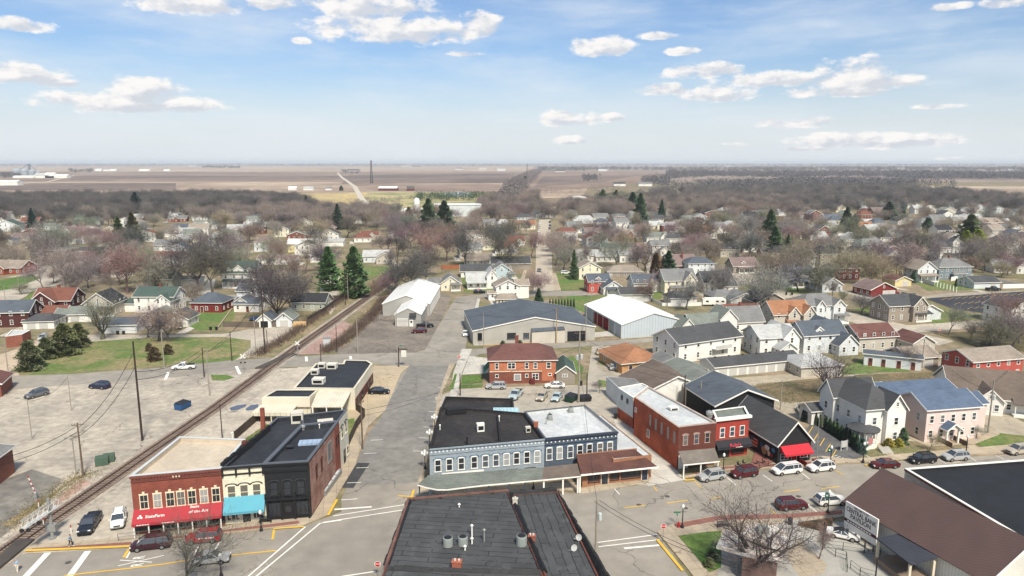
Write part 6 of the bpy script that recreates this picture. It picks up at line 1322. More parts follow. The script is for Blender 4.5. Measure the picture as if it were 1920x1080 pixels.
 ('long dark roofed garage in the left block',158,480,4,20,9,2.8,1.8,'x','taupe','dark',None,dict(wins=False,cat='garage',name='garage')),
 ('yellow house with bright white roof',563,473,6,14,9,5.0,2.4,'x','yellow','white','yellow white roofed house',dict(wings=[(5,9,-2,3,3,1,'x')])),
 ('white garage behind the big pine trees',600,492,4,10,9,3,2.2,'y','white','pale',None,dict(wins=False,cat='garage',name='garage')),
 ('white long building with dark red roof',305,498,4,22,10,4.2,2.4,'x','white','rust','dark red roofed long building',{}),
 ('white clapboard house beside the dark red roofed long building',312,476,4,14,10,5,2.8,'x','white','grey',None,{}),
 ('cream house with pale roof in the crowded left block',332,462,4,13,9,4,2.8,'y','cream','pale',None,{}),
 ('white house with cross gables in the crowded left block',342,448,6,14,9,4.4,2.8,'x','cool','pale',None,dict(wings=[(6,11,-2,4,4.2,2.4,'y')])),
 ('white house with sage green roof left of the tan trees',385,430,6,18,10,4,3,'x','white','sage',None,dict(wings=[(8,14,-3,4,4,3,'y')])),
 ('grey roofed white house behind the huge bare tree',425,470,4,14,10,5.4,2.8,'y','white','pale',None,{}),
 ('pale flat roofed building left of the turret house',425,448,4,17,9,4,1.6,'x','tan','sage',None,{}),
 ('old white turret house with pointed grey roof',495,472,4,11,9,6,3.4,'x','cool','mauve','white turret house',dict(hip=4.5)),
 ('low white trailer-like house with brown roof',520,496,2,20,8,3,1.4,'x','white','mauve',None,{}),
 ('cottage with yellow end wall behind the Queen Anne house',432,490,3,14,9,3.2,2,'x','yellow','pale',None,{}),
 ('white bungalow beside a tan tree, far side of the left block',50,452,6,18,9,3,2.4,'x','tan','mauve',None,{}),
 ('white house by the dark wood edge',235,425,6,15,10,4.6,3,'y','white','grey',None,{}),
 ('low white ranch near the country road bend',675,419,2,26,9,3,1.8,'x','white','grey',None,{}),
 ('white gabled house with dark porch near the pines',617,451,4,13,10,4.4,3,'y','white','dark',None,{}),
 ('white low workshop beside the gabled house near the pines',615,462,4,19,9,3.2,1.2,'x','white','pale',None,dict(wins=False)),
 ('white cottage by the railway with red car',705,492,6,13,9,3.4,2.6,'x','cool','pale',None,{}),
 ('white cottage with brown roof left of the trackside trees',722,495,6,9,8,3.2,2.4,'y','tan','tan',None,{}),
]
for (lab,px,py,rz,w,d,e,ri,rd,wl_,rf_,sh_,ex) in hh:
 house(lab,px,py,rz,w,d,e,ri,rd,wl_,rf_,short=sh_,**ex)
fb = Block('flat_brick_shed','low brick building with flat grey roof beside the dark evergreens','brick building',[(10,631),(41,627),(57,619),(22,619)],3.4,mat('shed_brick',sr(150,84,66),kind='brick',var=.2),ROOFW,.2,TRIM,t=.2)
house('dark roofed brick corner building at the left edge of the lot',-36,748,20,8,8,3.2,1.6,'y','brick','rbrown',wins=False,cat='building',name='building')
house('small brick building cut by the left edge below the lot',-40,912,8,6,5,4.6,.4,'y','brick','grey',wins=False,cat='building',name='building')
# fences
fence('picket_fence','white picket fence along the back gardens by the metal roof',[(1214,561),(1241,574),(1275,575),(1320,573)],1.3,TRIM,kind='board',step=2.5)
fence('vinyl_fence','white vinyl fence enclosing the pale blue porch house garden',[(1718,525),(1752,537)],1.8,TRIM,kind='board')
fence('vinyl_fence','long white vinyl fence behind the double garage',[(1783,527),(1822,521),(1920,540),(1880,541)],1.8,TRIM,kind='board')
fence('board_fence','grey weathered board fence by the alley near the railway',[(418,613),(485,614),(520,613)],1.8,WOODG)
fence('board_fence','new yellow board fence right of the small white garage',[(548,612),(574,612)],1.7,mat('new_wood',sr(222,180,120),kind='ribw',p=5))
fence('board_fence','dark board fence along the railway behind the grey cottage',[(576,605),(605,588),(640,562),(600,564)],1.8,WOODD)
fence('board_fence','orange-brown board fence beside the long white house',[(827,505),(872,504)],2.0,mat('orange_wood',sr(176,98,56),kind='ribw',p=5))
fence('chain_fence','overgrown chain link fence along the scrap yard',[(612,655),(645,636),(715,575)],1.6,mat('chain_grey',sr(130,122,114)),kind='rail')
fence('handrail','grey metal handrail on the pavement below the brick shop',[(222,1016),(300,1008),(413,996)],1.1,mat('rail_grey',sr(110,110,112),kind='plain'),cat='railing',kind='rail',z0=.13)
for i in range(7):
 mb = MB();mb.box(-.12,.12,-.12,.12,0,2.0);mb.box(-.18,.18,-.18,.18,2.0,2.12);g = G(1757 + i*6,538 + i*1.6);tag(mb.obj('white_post',TRIM,loc=g),'white garden post in a short row on the lawn near the pale blue porch house','post','row of white garden posts')
# ================================================================== vehicles
CGL = mat('car_glass',(.045,.055,.065),kind='plain',rough=.04,spec=.9)
def paint(key):
 t = dict(white=sr(224,226,228),silver=sr(168,172,176),navy=sr(32,38,54),black=sr(24,26,30),maroon=sr(92,18,26),wine=sr(60,20,34),red=sr(170,22,32),beige=sr(178,168,152),ltblue=sr(170,190,196),grey=sr(96,100,106),gold=sr(186,178,158),dkblue=sr(30,40,78),green=sr(30,52,44))
 return mat('paint_' + key,t[key],kind='plain',rough=.28,spec=.6,metal=.15)
TYRE = mat('tyre_rubber',(.015,.015,.016),kind='plain',rough=.9);RIM = mat('alloy_rim',sr(150,152,156),kind='plain',rough=.35,metal=.6)
LAMPF = mat('headlamp',sr(214,218,222),kind='plain',rough=.2);LAMPR = mat('tail_lamp',sr(130,16,20),kind='plain',rough=.3);PLAST = mat('dark_plastic',sr(34,35,38),kind='plain',rough=.6)
BODY = dict(  # stations: x, half width, top z   (x runs from tail -L/2 to nose +L/2, unit length scaled)
 sedan=dict(L=4.85,W=1.84,st=[(-.5,.80,.62),(-.485,.93,.92),(-.40,.98,1.00),(-.25,1,1.0),(.14,1,.98),(.36,.97,.90),(.46,.90,.78),(.5,.78,.55)],cab=[(-.39,1.0),(-.20,1.43),(.05,1.44),(.21,.98)],wb=.29,r=.33),
 suv=dict(L=4.75,W=1.90,st=[(-.5,.86,.70),(-.49,.95,1.05),(-.42,1,1.10),(-.2,1,1.1),(.2,1,1.08),(.38,.97,1.02),(.47,.90,.90),(.5,.80,.62)],cab=[(-.485,1.08),(-.40,1.66),(.06,1.70),(.24,1.08)],wb=.29,r=.37),
 van=dict(L=5.1,W=1.98,st=[(-.5,.88,.75),(-.49,.96,1.05),(-.42,1,1.10),(-.2,1,1.1),(.22,1,1.06),(.40,.96,.96),(.47,.90,.84),(.5,.80,.6)],cab=[(-.485,1.08),(-.43,1.72),(.12,1.74),(.34,1.02)],wb=.30,r=.35),
 pickup=dict(L=5.6,W=1.98,st=[(-.5,.93,.80),(-.495,.97,1.16),(-.1,1,1.16),(.0,1,1.16),(.2,1,1.14),(.40,.97,1.08),(.475,.92,.98),(.5,.84,.7)],cab=[(-.12,1.14),(-.085,1.78),(.12,1.80),(.235,1.14)],wb=.31,r=.40),
 coupe=dict(L=4.4,W=1.82,st=[(-.5,.80,.60),(-.48,.92,.86),(-.38,.99,.92),(-.2,.98,.88),(.12,.97,.84),(.34,.97,.80),(.45,.88,.66),(.5,.74,.46)],cab=[(-.30,.90),(-.13,1.24),(.02,1.24),(.17,.84)],wb=.28,r=.34))
_car = {}
def car_meshes(kind,col,soft=False,bed=False):
 key = (kind,col,soft)
 if key in _car: return _car[key]
 B = BODY[kind];L,W_ = B['L'],B['W'] /2;pm = paint(col);out = []
 b = MB();rows = []
 for x,hw,zt in B['st']:
  X = x*L;w = W_*hw;z0 = .24 if abs(x) < .47 else .36
  rows.append([(X,-w*.90,z0),(X,-w,z0 + .14),(X,-w*1.0,zt*.62),(X,-w*.95,zt - .05),(X,-w*.80,zt),(X,0,zt + .03),(X,w*.80,zt),(X,w*.95,zt - .05),(X,w*1.0,zt*.62),(X,w,z0 + .14),(X,w*.90,z0)])
 n = len(rows[0]);vs = [p for r_ in rows for p in r_]
 fs = [(i*n + j,i*n + j + 1,(i + 1) *n + j + 1,(i + 1) *n + j) for i in range(len(rows) - 1) for j in range(n - 1)]
 fs += [(i*n + n - 1,i*n,(i + 1) *n,(i + 1) *n + n - 1) for i in range(len(rows) - 1)]
 fs += [tuple(range(n))[::-1],tuple(range((len(rows) - 1) *n,len(rows) *n))]
 fs = [f[::-1] for f in fs];b.add(vs,fs)
 c = B['cab'];hw0,hw1 = W_*.93,W_*.74
 # roof panel and pillars
 def ring(k): x,z = c[k];w = hw0 if z < 1.2 and k in (0,3) else hw1;return x*L,z,w
 (xa,za,wa),(xb,zb,wb),(xc,zc,wc),(xd,zd,wd) = [ring(k) for k in range(4)]
 g = MB();e = .03
 P_ = [(xa,-wa,za - e),(xa,wa,za - e),(xb,-wb,zb - e),(xb,wb,zb - e),(xc,-wc,zc - e),(xc,wc,zc - e),(xd,-wd,zd - e),(xd,wd,zd - e)]
 g.add(P_,[(0,1,3,2),(4,5,7,6),(2,3,5,4),(0,2,4,6),(1,7,5,3),(0,6,7,1)])
 rb = MB() if soft else b
 rb.add([(xb - .05,-wb - .02,zb - .05),(xb - .05,wb + .02,zb - .05),(xc + .08,wc + .02,zc - .06),(xc + .08,-wc - .02,zc - .06),(xb,-wb + .05,zb + .03),(xb,wb - .05,zb + .03),(xc,wc - .05,zc + .03),(xc,-wc + .05,zc + .03)],
   [(3,2,1,0)[::-1],(4,7,6,5)[::-1],(0,1,5,4),(1,2,6,5),(2,3,7,6),(3,0,4,7)])
 if soft: rb.add([(xa,-wa,za),(xa,wa,za),(xb,wb,zb),(xb,-wb,zb)],[(0,1,2,3)])
 for s in (-1,1):
  pil = [((xa,s*wa,za),(xb,s*wb,zb)),((xd,s*wd,zd),(xc,s*wc,zc)),(((xb + xc) /2,s*(hw0 + .0),(za + zd) /2),((xb + xc) /2 + .02,s*wb,zb))]
  if kind in ('suv','van','pickup'): pil.append(((xb + .3*(xc - xb) *.6,s*hw0,za),(xb + .3*(xc - xb) *.6,s*wb,zb)))
  for p,q in pil: b.tube(p,q,.055,.045,4)
  b.box(L*.19 - .08,L*.19 + .08,s*(W_ + .02) if s > 0 else -W_ - .2,W_ + .2 if s > 0 else -W_ - .02,zd - .02,zd + .14)
 out.append(('body',b.mesh('body',[pm]),None));out.append(('windows',g.mesh('windows',[CGL]),None))
 if soft: out.append(('soft_top',rb.mesh('soft_top',[PLAST]),None))
 w_ = MB();w_.tube((0,-.11,0),(0,.11,0),B['r'],n=18);tm = w_.mesh('tyre',[TYRE]);w_ = MB();w_.tube((0,-.125,0),(0,.125,0),B['r'] *.62,n=10);rmz = w_.mesh('rim',[RIM])
 for sx in (-1,1):
  for sy in (-1,1): out.append(('wheel',tm,((sx*B['wb'] *L,sy*(W_ - .09),B['r']),rmz)))
 a = MB()
 for sx in (-1,1):
  for sy in (-1,1):
   k = 10;cx = sx*B['wb'] *L;rr = B['r'] + .09;y = sy*(W_ + .005)
   a.add([(cx + rr*math.cos(math.pi*j/k),y,B['r'] - .08 + rr*math.sin(math.pi*j/k)) for j in range(k + 1)],[tuple(range(k + 1))])
 a.box(-L*.49,L*.485,-W_*.86,W_*.86,.2,.4);out.append(('wheel_arches',a.mesh('wheel_arches',[PLAST]),None))
 zh = B['st'][-2][2] - .12
 for sy in (-1,1):
  q = MB();q.box(L*.455,L*.492,sy*W_*.72 - .17,sy*W_*.72 + .17,zh - .1,zh + .06);out.append(('headlight',q.mesh('headlight',[LAMPF]),None))
  q = MB();q.box(-L*.502,-L*.485,sy*W_*.78 - .13,sy*W_*.78 + .13,B['st'][1][2] - .25,B['st'][1][2] - .02);out.append(('tail_light',q.mesh('tail_light',[LAMPR]),None))
 q = MB();q.box(L*.485,L*.503,-W_*.45,W_*.45,zh - .22,zh - .02);out.append(('grille',q.mesh('grille',[PLAST]),None))
 if kind == 'pickup': q = MB();q.box(-L*.48,-L*.13,-W_*.82,W_*.82,1.1,1.21);out.append(('cargo_bed',q.mesh('cargo_bed',[PLAST]),None))
 if kind in ('suv','van'):
  for sy in (-1,1): q = MB();q.box(xb + .1,xc - .1,sy*wb*.9 - .03,sy*wb*.9 + .03,zb + .03,zb + .1);out.append(('roof_rail',q.mesh('roof_rail',[PLAST]),None))
 _car[key] = out;return out
def car(kind,col,c,f,label,cat=None,name='parked_car',soft=False,group='parked cars',parts=True,z=.0,lift=0):
 a = G(*c);b_ = G(*f);rz = ang(a,b_);a.z = .035 + z
 r = empty(name,a,rz,label,cat or {'sedan': 'car','suv': 'SUV','van': 'minivan','pickup': 'pickup truck','coupe': 'sports car'}[kind],group)
 for nm,me,sub in car_meshes(kind,col,soft):
  if not parts and nm in ('headlight','tail_light','grille','roof_rail'): continue
  o = place(me,nm,r,sub[0] if sub else (0,0,0))
  if sub and parts: place(sub[1],'rim',o)
 return r
car('pickup','navy',(169,989),(158,1006),'dark navy pickup parked nose-out on gravel left of the brick shop')
car('suv','white',(223,981),(219,998),'white wagon with roof rails parked on gravel beside the brick shop')
car('van','wine',(284,1027),(250,1031),'dark plum minivan parked at the kerb below the brick shop')
vr = car('suv','red',(382,1015),(350,1018),'red wagon with white advertising lettering on its side')
for sy in (-1,1):
 for k in range(7): q = MB();q.box(-1.6 + k*.3,-1.38 + k*.3,sy*.97 - .01,sy*.97 + .01,.82,1.0);q.obj('lettering',WHT,vr)
car('sedan','silver',(396,1054),(428,1051),'silver sedan driving in the street behind the bare tree top',group=None)
car('sedan','black',(711,738),(740,738),'black sedan parked alone in the court by the bank')
car('sedan','white',(873,629),(873,634),'white sedan stopped at the junction beside the slate roofed hall',group=None)
car('pickup','black',(797,614),(815,613),'black pickup in the scrap yard in front of the grey workshop')
car('suv','maroon',(786,624),(770,625),'dark red SUV parked in the scrap yard')
car('suv','silver',(930,729),(912,729),'silver SUV with dark spare cover at the left corner of the orange brick building')
car('sedan','white',(1040,727),(1022,727),'white sedan parked against the wall of the orange brick building')
car('pickup','ltblue',(967,745),(955,757),'pale pickup with topper parked in the rear lot')
car('sedan','beige',(1016,748),(1008,758),'beige sedan in the rear lot, left of the pale blue one')
car('sedan','ltblue',(1044,749),(1036,760),'pale blue sedan in the rear lot beside the green dumpster')
car('suv','gold',(1134,665),(1150,665),'tan SUV at the top of the ranch house driveway')
car('sedan','beige',(1155,688),(1140,689),'beige sedan half hidden behind the silver SUV on the ranch driveway')
car('suv','silver',(1160,694),(1178,694),'silver SUV at the end of the ranch house driveway')
car('suv','silver',(1333,899),(1308,903),'silver SUV parked in front of the shingled porch canopy')
car('suv','maroon',(1394,893),(1370,897),'maroon wagon parked in front of the red shop front')
car('van','white',(1474,887),(1450,890),'white minivan with black sunroof in front of the mural house')
car('suv','white',(1538,882),(1515,885),'white SUV parked at the small asphalt lot entrance')
car('suv','maroon',(1484,953),(1510,951),'dark red SUV behind the bare tree branches on the near kerb')
car('suv','white',(1557,945),(1585,943),'white SUV parked beside the lamp with the green banner')
car('coupe','white',(1580,1010),(1608,1016),'white two-seat roadster with black soft top in the square',soft=True,z=.15)
car('sedan','maroon',(1658,876),(1634,877),'maroon sedan parked above the pavilion roof')
car('suv','black',(1728,867),(1705,869),'black SUV parked by the lawn of the white gabled house')
car('suv','silver',(1790,862),(1766,864),'silver SUV parked in front of the pink house path')
car('suv','beige',(1908,850),(1885,853),'beige SUV at the right edge of the street')
car('sedan','silver',(1655,729),(1668,733),'silver sedan parked on the brown lot behind the white gabled house')
car('pickup','white',(345,692),(328,693),'white pickup driving past the vacant green lot',group=None)
car('suv','dkblue',(187,728),(172,727),'dark blue SUV in the large cracked lot')
car('suv','grey',(69,744),(58,747),'dark grey SUV at the left end of the large cracked lot')
car('suv','silver',(81,637),(75,642),'silver wagon beside the dark evergreens')
car('suv','black',(336,616),(333,625),'black jeep in front of the white garage with the dark roof')
car('suv','white',(1505,775),(1500,768),'white jeep behind the black mural house',z=0)
car('pickup','black',(1862,545),(1884,545),'black pickup in front of the white double garage')
car('sedan','red',(1674,550),(1690,551),'bright red car in front of the dark red garage')
car('sedan','black',(1798,669),(1820,668),'black car beside the outside stairs of the coral brick house')
car('suv','black',(899,550),(912,550),'black SUV waiting at the stop sign by the white farmhouse',parts=False)
car('suv','white',(1061,514),(1075,514),'white SUV in the drive beside the dark spire-shaped tree',parts=False)
car('sedan','grey',(1011,509),(1011,516),'grey car driving down the straight tan street',parts=False,group=None)
car('pickup','green',(1324,632),(1340,632),'dark green pickup between the white cottages',parts=False)
car('sedan','white',(130,567),(145,567),'white car behind the maroon brick house',parts=False)
car('sedan','black',(953,527),(965,527),'black car beside the light blue gabled house',parts=False)
car('suv','silver',(1358,566),(1370,567),'dark car in the open carport near the camper',parts=False)
for i,(x,y,c_) in enumerate([(1031,418,'black'),(1031,424,'navy'),(1030.5,430,'maroon'),(1012,420,'white'),(1011,428,'silver'),(1010,436,'white'),(1004,457,'white'),(1003,463,'grey'),(1030,452,'black'),(1029,462,'navy')]):
 car('sedan' if i % 2 else 'suv',c_,(x,y),(x,y + 5),'small parked car along the far stretch of the straight tan street',parts=False,group='cars along the far straight street')
# trailer camper
ct = empty('camper_trailer',G(1338,573),R(-3),'white camper trailer between the picket fence and the carport','camper');mb = MB()
mb.prism([(-4.2,-1.2),(4.2,-1.2),(4.2,1.2),(-4.2,1.2)],.6,2.6);mb.prism([(-3.6,-1.1),(3.4,-1.1),(3.4,1.1),(-3.6,1.1)],2.6,2.9);mb.obj('body',TRIM,ct)
for x in (-.6,.6): mb = MB();mb.tube((x,-1.25,.38),(x,1.25,.38),.38,n=12);mb.obj('wheel',TYRE,ct)
for x in (-2.6,1.0,3): mb = MB();mb.box(x - .5,x + .5,-1.23,-1.2,1.5,2.1);mb.obj('window',GLASS,ct)
# dumpsters, bins and boxes
def dumpster(c,rz,label,col,s=1.0,lid=BLKM):
 r = empty('dumpster',G(*c),rz,label,'dumpster');b = MB();P_ = [(-1.5,-.9),(1.5,-.9),(1.5,.9),(-1.5,.9)]
 b.add([(x*s,y*s,.15) for x,y in P_] + [(x*s*1.1,y*s*1.15,1.4*s) for x,y in P_],[(3,2,1,0),(0,1,5,4),(1,2,6,5),(2,3,7,6),(3,0,4,7),(4,5,6,7)]);b.obj('body',mat('dump_' + col,dict(green=sr(34,66,52),blue=sr(38,86,146),black=sr(36,38,42))[col],var=.2),r)
 for x in (-.78,.78): l_ = MB();l_.slab([((x - .76) *s,-1.05*s,1.42*s),((x + .76) *s,-1.05*s,1.42*s),((x + .76) *s,1.05*s,1.66*s),((x - .76) *s,1.05*s,1.66*s)],.05);l_.obj('lid',lid,r)
 return r
dumpster((1071,752),R(60),'dark green dumpster at the end of the rear lot cars','green',.95)
dumpster((1097,752),R(10),'black dumpster beside the tall utility pole','black',.8)
dumpster((343,766),R(75),'blue dumpster with dark lids standing by the railway','blue',.95)
def bins(c,label,n=1,grp='wheeled bins'):
 for i in range(n):
  g = G(c[0] + i*11*(1 if n > 1 else 0),c[1]);r = empty('wheeled_bin',g,0,label,'wheeled bin',grp);b = MB();b.add([(-.25,-.3,0),(.25,-.3,0),(.25,.25,0),(-.25,.25,0),(-.33,-.38,1),(.33,-.38,1),(.33,.36,1),(-.33,.36,1)],[(3,2,1,0),(4,5,6,7),(0,1,5,4),(1,2,6,5),(2,3,7,6),(3,0,4,7)]);b.obj('body',PLAST,r);l_ = MB();l_.box(-.36,.36,-.42,.4,1.0,1.08);l_.obj('lid',BLKM,r)
bins((221,627),'black wheeled bin against the long low white shed',2);bins((1331,713),'black wheeled bin in front of the garage row',2);bins((1089,723),'black wheeled bin beside the green roofed annex');bins((1154,785),'black wheeled bin at the foot of the white metal annex');bins((395,619),'black wheeled bin at the edge of the alley lawn',2);bins((1474,553),'black wheeled bin on the grass by the curving street',2);bins((1270,463),'black wheeled bin beside the cross lane',2)
cb = empty('signal_cabinet',G(613,650),R(15),'pale grey signal cabinet beside the railway crossing','cabinet');mb = MB();mb.box(-1,1,-.7,.7,.1,2.5);mb.obj('cabinet_body',mat('cab_grey',sr(186,192,196)),cb);mb = MB();mb.box(-1.1,1.1,-.8,.8,2.5,2.65);mb.obj('lid',STEEL,cb)
for x,y,s_,lab in ((192,872,1.0,'green transformer box, left of a pair on the cracked lot'),(205,866,.9,'green transformer box, right of a pair on the cracked lot')):
 r = empty('transformer_box',G(x,y),R(25),lab,'transformer box','green transformer boxes');mb = MB();mb.box(-1.0*s_,1.0*s_,-.8*s_,.8*s_,.12,1.6*s_);mb.obj('casing',mat('box_green',sr(74,100,84)),r);mb = MB();mb.box(-1.2,1.2,-1,1,0,.12);mb.obj('base',CONC,r)
# ================================================================== poles, lamps, signs, crossing signals
WOOD = mat('pole_wood',sr(112,92,76),kind='noise',var=.3,scale=2);WOODK = mat('pole_dark',sr(62,48,42),kind='noise',var=.25,scale=2);PGREY = mat('pole_grey',sr(150,142,132),kind='noise',var=.2)
POLES = {}
def pole(key,base,top,label,m=None,arms=0,trans=0,r=.16,arz=0.0,light=0,al=2.4):
 h = HT(base[0],base[1],top);o = empty('utility_pole',G(*base),0,label,'utility pole','utility poles')
 mb = MB();mb.tube((0,0,0),(0,0,h),r,r*.65,8);mb.obj('shaft',m or WOOD,o)
 for i in range(arms): z = h - .35 - i*1.3;a_ = MB();v = Vector((math.cos(arz),math.sin(arz),0)) *al/2;a_.tube((-v.x,-v.y,z),(v.x,v.y,z),.07,n=4);[a_.lathe([(.06,z + .05),(.05,z + .25)],(v.x*q,v.y*q),6) for q in (-.9,-.45,.45,.9)];a_.obj('crossarm',WOOD,o)
 for i in range(trans): z = h*.62 - i*.2;t_ = MB();t_.lathe([(.26,z),(.28,z + .1),(.28,z + .95),(.2,z + 1.05)],(.45 - i*.9,.1),12);t_.obj('transformer',mat('trans_grey',sr(180,194,198)),o)
 if light: l_ = MB();l_.tube((0,0,h - .3),(-1.6,0,h + .1),.05,n=5);l_.box(-2.1,-1.5,-.12,.12,h + .02,h + .16);l_.obj('lamp_arm',STEEL,o)
 POLES[key] = (G(*base),h);return o
pole('a',(267,826),640,'tallest dark utility pole beside the railway in the cracked lot',WOODK,0,0,.22)
pole('b',(156,892),793,'brown pole with a short crossarm on the weedy verge',WOOD,1,0,.17,.3,0,1.8)
pole('c',(143,890),822,'short pale pole beside the crossarm pole on the verge',PGREY,0,0,.12)
pole('d',(60,823),748,'thin grey lamp pole at the left of the cracked lot',PGREY,light=1,r=.1)
pole('e',(134,770),703,'thin grey lamp pole in the middle of the cracked lot',PGREY,light=1,r=.1)
pole('f',(383,707),652,'dark pole, left of a close pair by the cross street',WOODK,r=.16);pole('g',(393,742),653,'grey pole, right of a close pair by the cross street',PGREY,r=.15)
pole('h',(308,688),617,'grey pole at the kerb of the vacant green lot',PGREY,r=.15);pole('i',(435,677),622,'dark pole at the right corner of the vacant green lot',WOODK,r=.15)
pole('j',(497,663),540,'tall dark pole in brush beside the railway crossing',WOODK,r=.2);pole('k',(502,660),618,'short pole with a box next to the tall dark one',WOOD,r=.15);pole('l',(480,663),594,'pale pole left of the brush by the alley',PGREY,r=.13)
pole('m',(417,823),758,'dark thin pole on gravel behind the brick shop',WOODK,r=.12);pole('n',(602,678),645,'short dark pole in front of the signal cabinet',WOODK,r=.12);pole('o',(632,661),609,'dark pole left of the scrap yard heap',WOODK,r=.13,light=0)
pole('p',(16,702),633,'grey leaning pole at the edge of the tan lot',PGREY,r=.13);pole('q',(113,621),592,'short dark pole beside the white double garage',WOODK,r=.13)
pole('r',(671,662),593,'grey pole at the corner of the scrap yard',PGREY,r=.15);pole('s',(745,661),583,'thin pole at the kerb of the scrap yard',PGREY,r=.12);pole('t',(799,617),573,'grey pole against the metal workshop',PGREY,r=.13)
pole('u',(907,653),587,'grey pole at the left corner of the slate roofed hall',PGREY,r=.14);pole('v',(1043,644),577,'tan wooden pole in front of the hall roller door',mat('pole_tan',sr(176,142,104)),1,r=.16,arz=1.2)
pole('w',(1085,755),622,'tall pole with crossarm and transformers behind the navy row',PGREY,1,2,.22,.1);pole('x',(1100,753),700,'dark short pole beside the black dumpster',WOODK,r=.15)
pole('y',(863,742),700,'black pole at the back corner of the tarred roof',WOODK,r=.14);pole('z',(1098,643),570,'grey pole between the hall and the white metal roof',PGREY,r=.15)
pole('aa',(680,842),752,'wooden pole on the pavement by the little fenced lawn',WOOD,1,0,.17,1.2,0,2.0);pole('ab',(1117,1040),936,'street pole with a pale transformer beside the big black roof',PGREY,0,1,.17)
pole('ac',(1760,734),660,'dark pole with crossarm behind the pink house',WOODK,1,0,.17,0,0,1.8);pole('ad',(1728,690),635,'pale pole beside the tan brown roofed house',PGREY,r=.14);pole('ae',(1463,768),713,'grey pole at the edge of the back lane',PGREY,r=.14)
pole('af',(1852,812),712,'concrete-grey pole with a white transformer by the pink house',PGREY,0,1,.17);pole('ag',(1282,770),703,'dark pole behind the long white roof',WOODK,r=.15);pole('ah',(1312,778),715,'grey pole behind the green roofed building',PGREY,r=.16)
pole('ai',(152,570),535,'tan pole beside the small black roofed house',mat('pole_tan',sr(176,142,104)),r=.14);pole('aj',(37,552),508,'grey street pole near the left junction',PGREY,light=1,r=.12);pole('ak',(48,528),497,'pale street pole beyond the left junction',PGREY,r=.12);pole('al',(12,580),533,'thin grey pole near the left stop sign',PGREY,r=.12)
pole('am',(746,530),447,'dark tall pole where the railway meets the trees',WOODK,r=.2);pole('an',(653,566),512,'leaning pale pole left of the railway',PGREY,r=.14);pole('ao',(648,572),497,'dark pole left of the railway by the pines',WOODK,r=.15)
pole('ap',(1251,575),542,'wooden pole behind the picket fence',WOOD,r=.13);pole('aq',(1319,572),537,'thin pole left of the camper',WOOD,r=.13);pole('ar',(1109,567),545,'grey leaning pole left of the white metal roof',PGREY,r=.12);pole('as',(1203,488),455,'grey pole at the lane corner',PGREY,r=.13);pole('at',(1804,550),512,'grey pole on the lawn by the white garden posts',PGREY,r=.13);pole('au',(1454,547),520,'pale pole near the curving street',PGREY,r=.12)
def wire(a,b,za=1.0,zb=1.0,sag=1.2,label=None,off=0.0,r=.032):
 (pa,ha),(pb,hb) = (POLES[a] if isinstance(a,str) else a),(POLES[b] if isinstance(b,str) else b);d = (pb - pa).normalized();n = Vector((-d.y,d.x,0)) *off
 A = pa + n + Vector((0,0,ha*za));B = pb + n + Vector((0,0,hb*zb));mb = MB();N = 14;prev = None
 for i in range(N + 1):
  t = i/N;p = A.lerp(B,t) - Vector((0,0,4*sag*t*(1 - t))) - A
  if prev is not None: mb.tube(prev,p,r,n=3,cap=False)
  prev = p
 tag(mb.obj('overhead_wire',mat('wire_black',(.03,.03,.03),kind='plain'),loc=A),label,'wire','overhead wires')
off_ = (G(-60,985),10.0)
for a,b,q in ((off_,'b',.95),(off_,'b',.85),('b','a',.9),('b','a',.75),('a','g',.62),('a','f',.7),('g','j',.9),('f','i',.9)):
 wire(a,b,q,q if a != 'a' else .95,1.4,'black overhead wire crossing the cracked lot along the railway',0,.05)
for a,b,q in (('i','j',.95),('w','v',.9),('w','z',.85),('w','aa',.8),('ag','w',.8),('ac','ae',.9),('ac','af',.8),('aa','y',.7),('ah','ae',.8)): wire(a,b,q,q,1.2,'thin overhead wire strung between utility poles of the town')
for a,b in (('ad','ac'),('ae','ah'),('af',(G(1925,700),9)),('ap','aq'),('aq','ad'),('as','ap'),('u','r'),('u','v'),('s','r'),('j','an'),('an','ao'),('ao','am'),('d','e'),('h','q'),('au','as'),('at','ad'),('w','ag')): wire(a,b,.95,.95,1.3,'thin overhead wire strung between utility poles of the town')
for dx in (-.4,.4): wire('ab',(G(1400,1250),11),.97,1,1.0,'thin overhead wire crossing the street below the big black roof',dx)
wire('ab','w',.95,.7,1.5,'thin overhead wire running over the navy row to its pole')
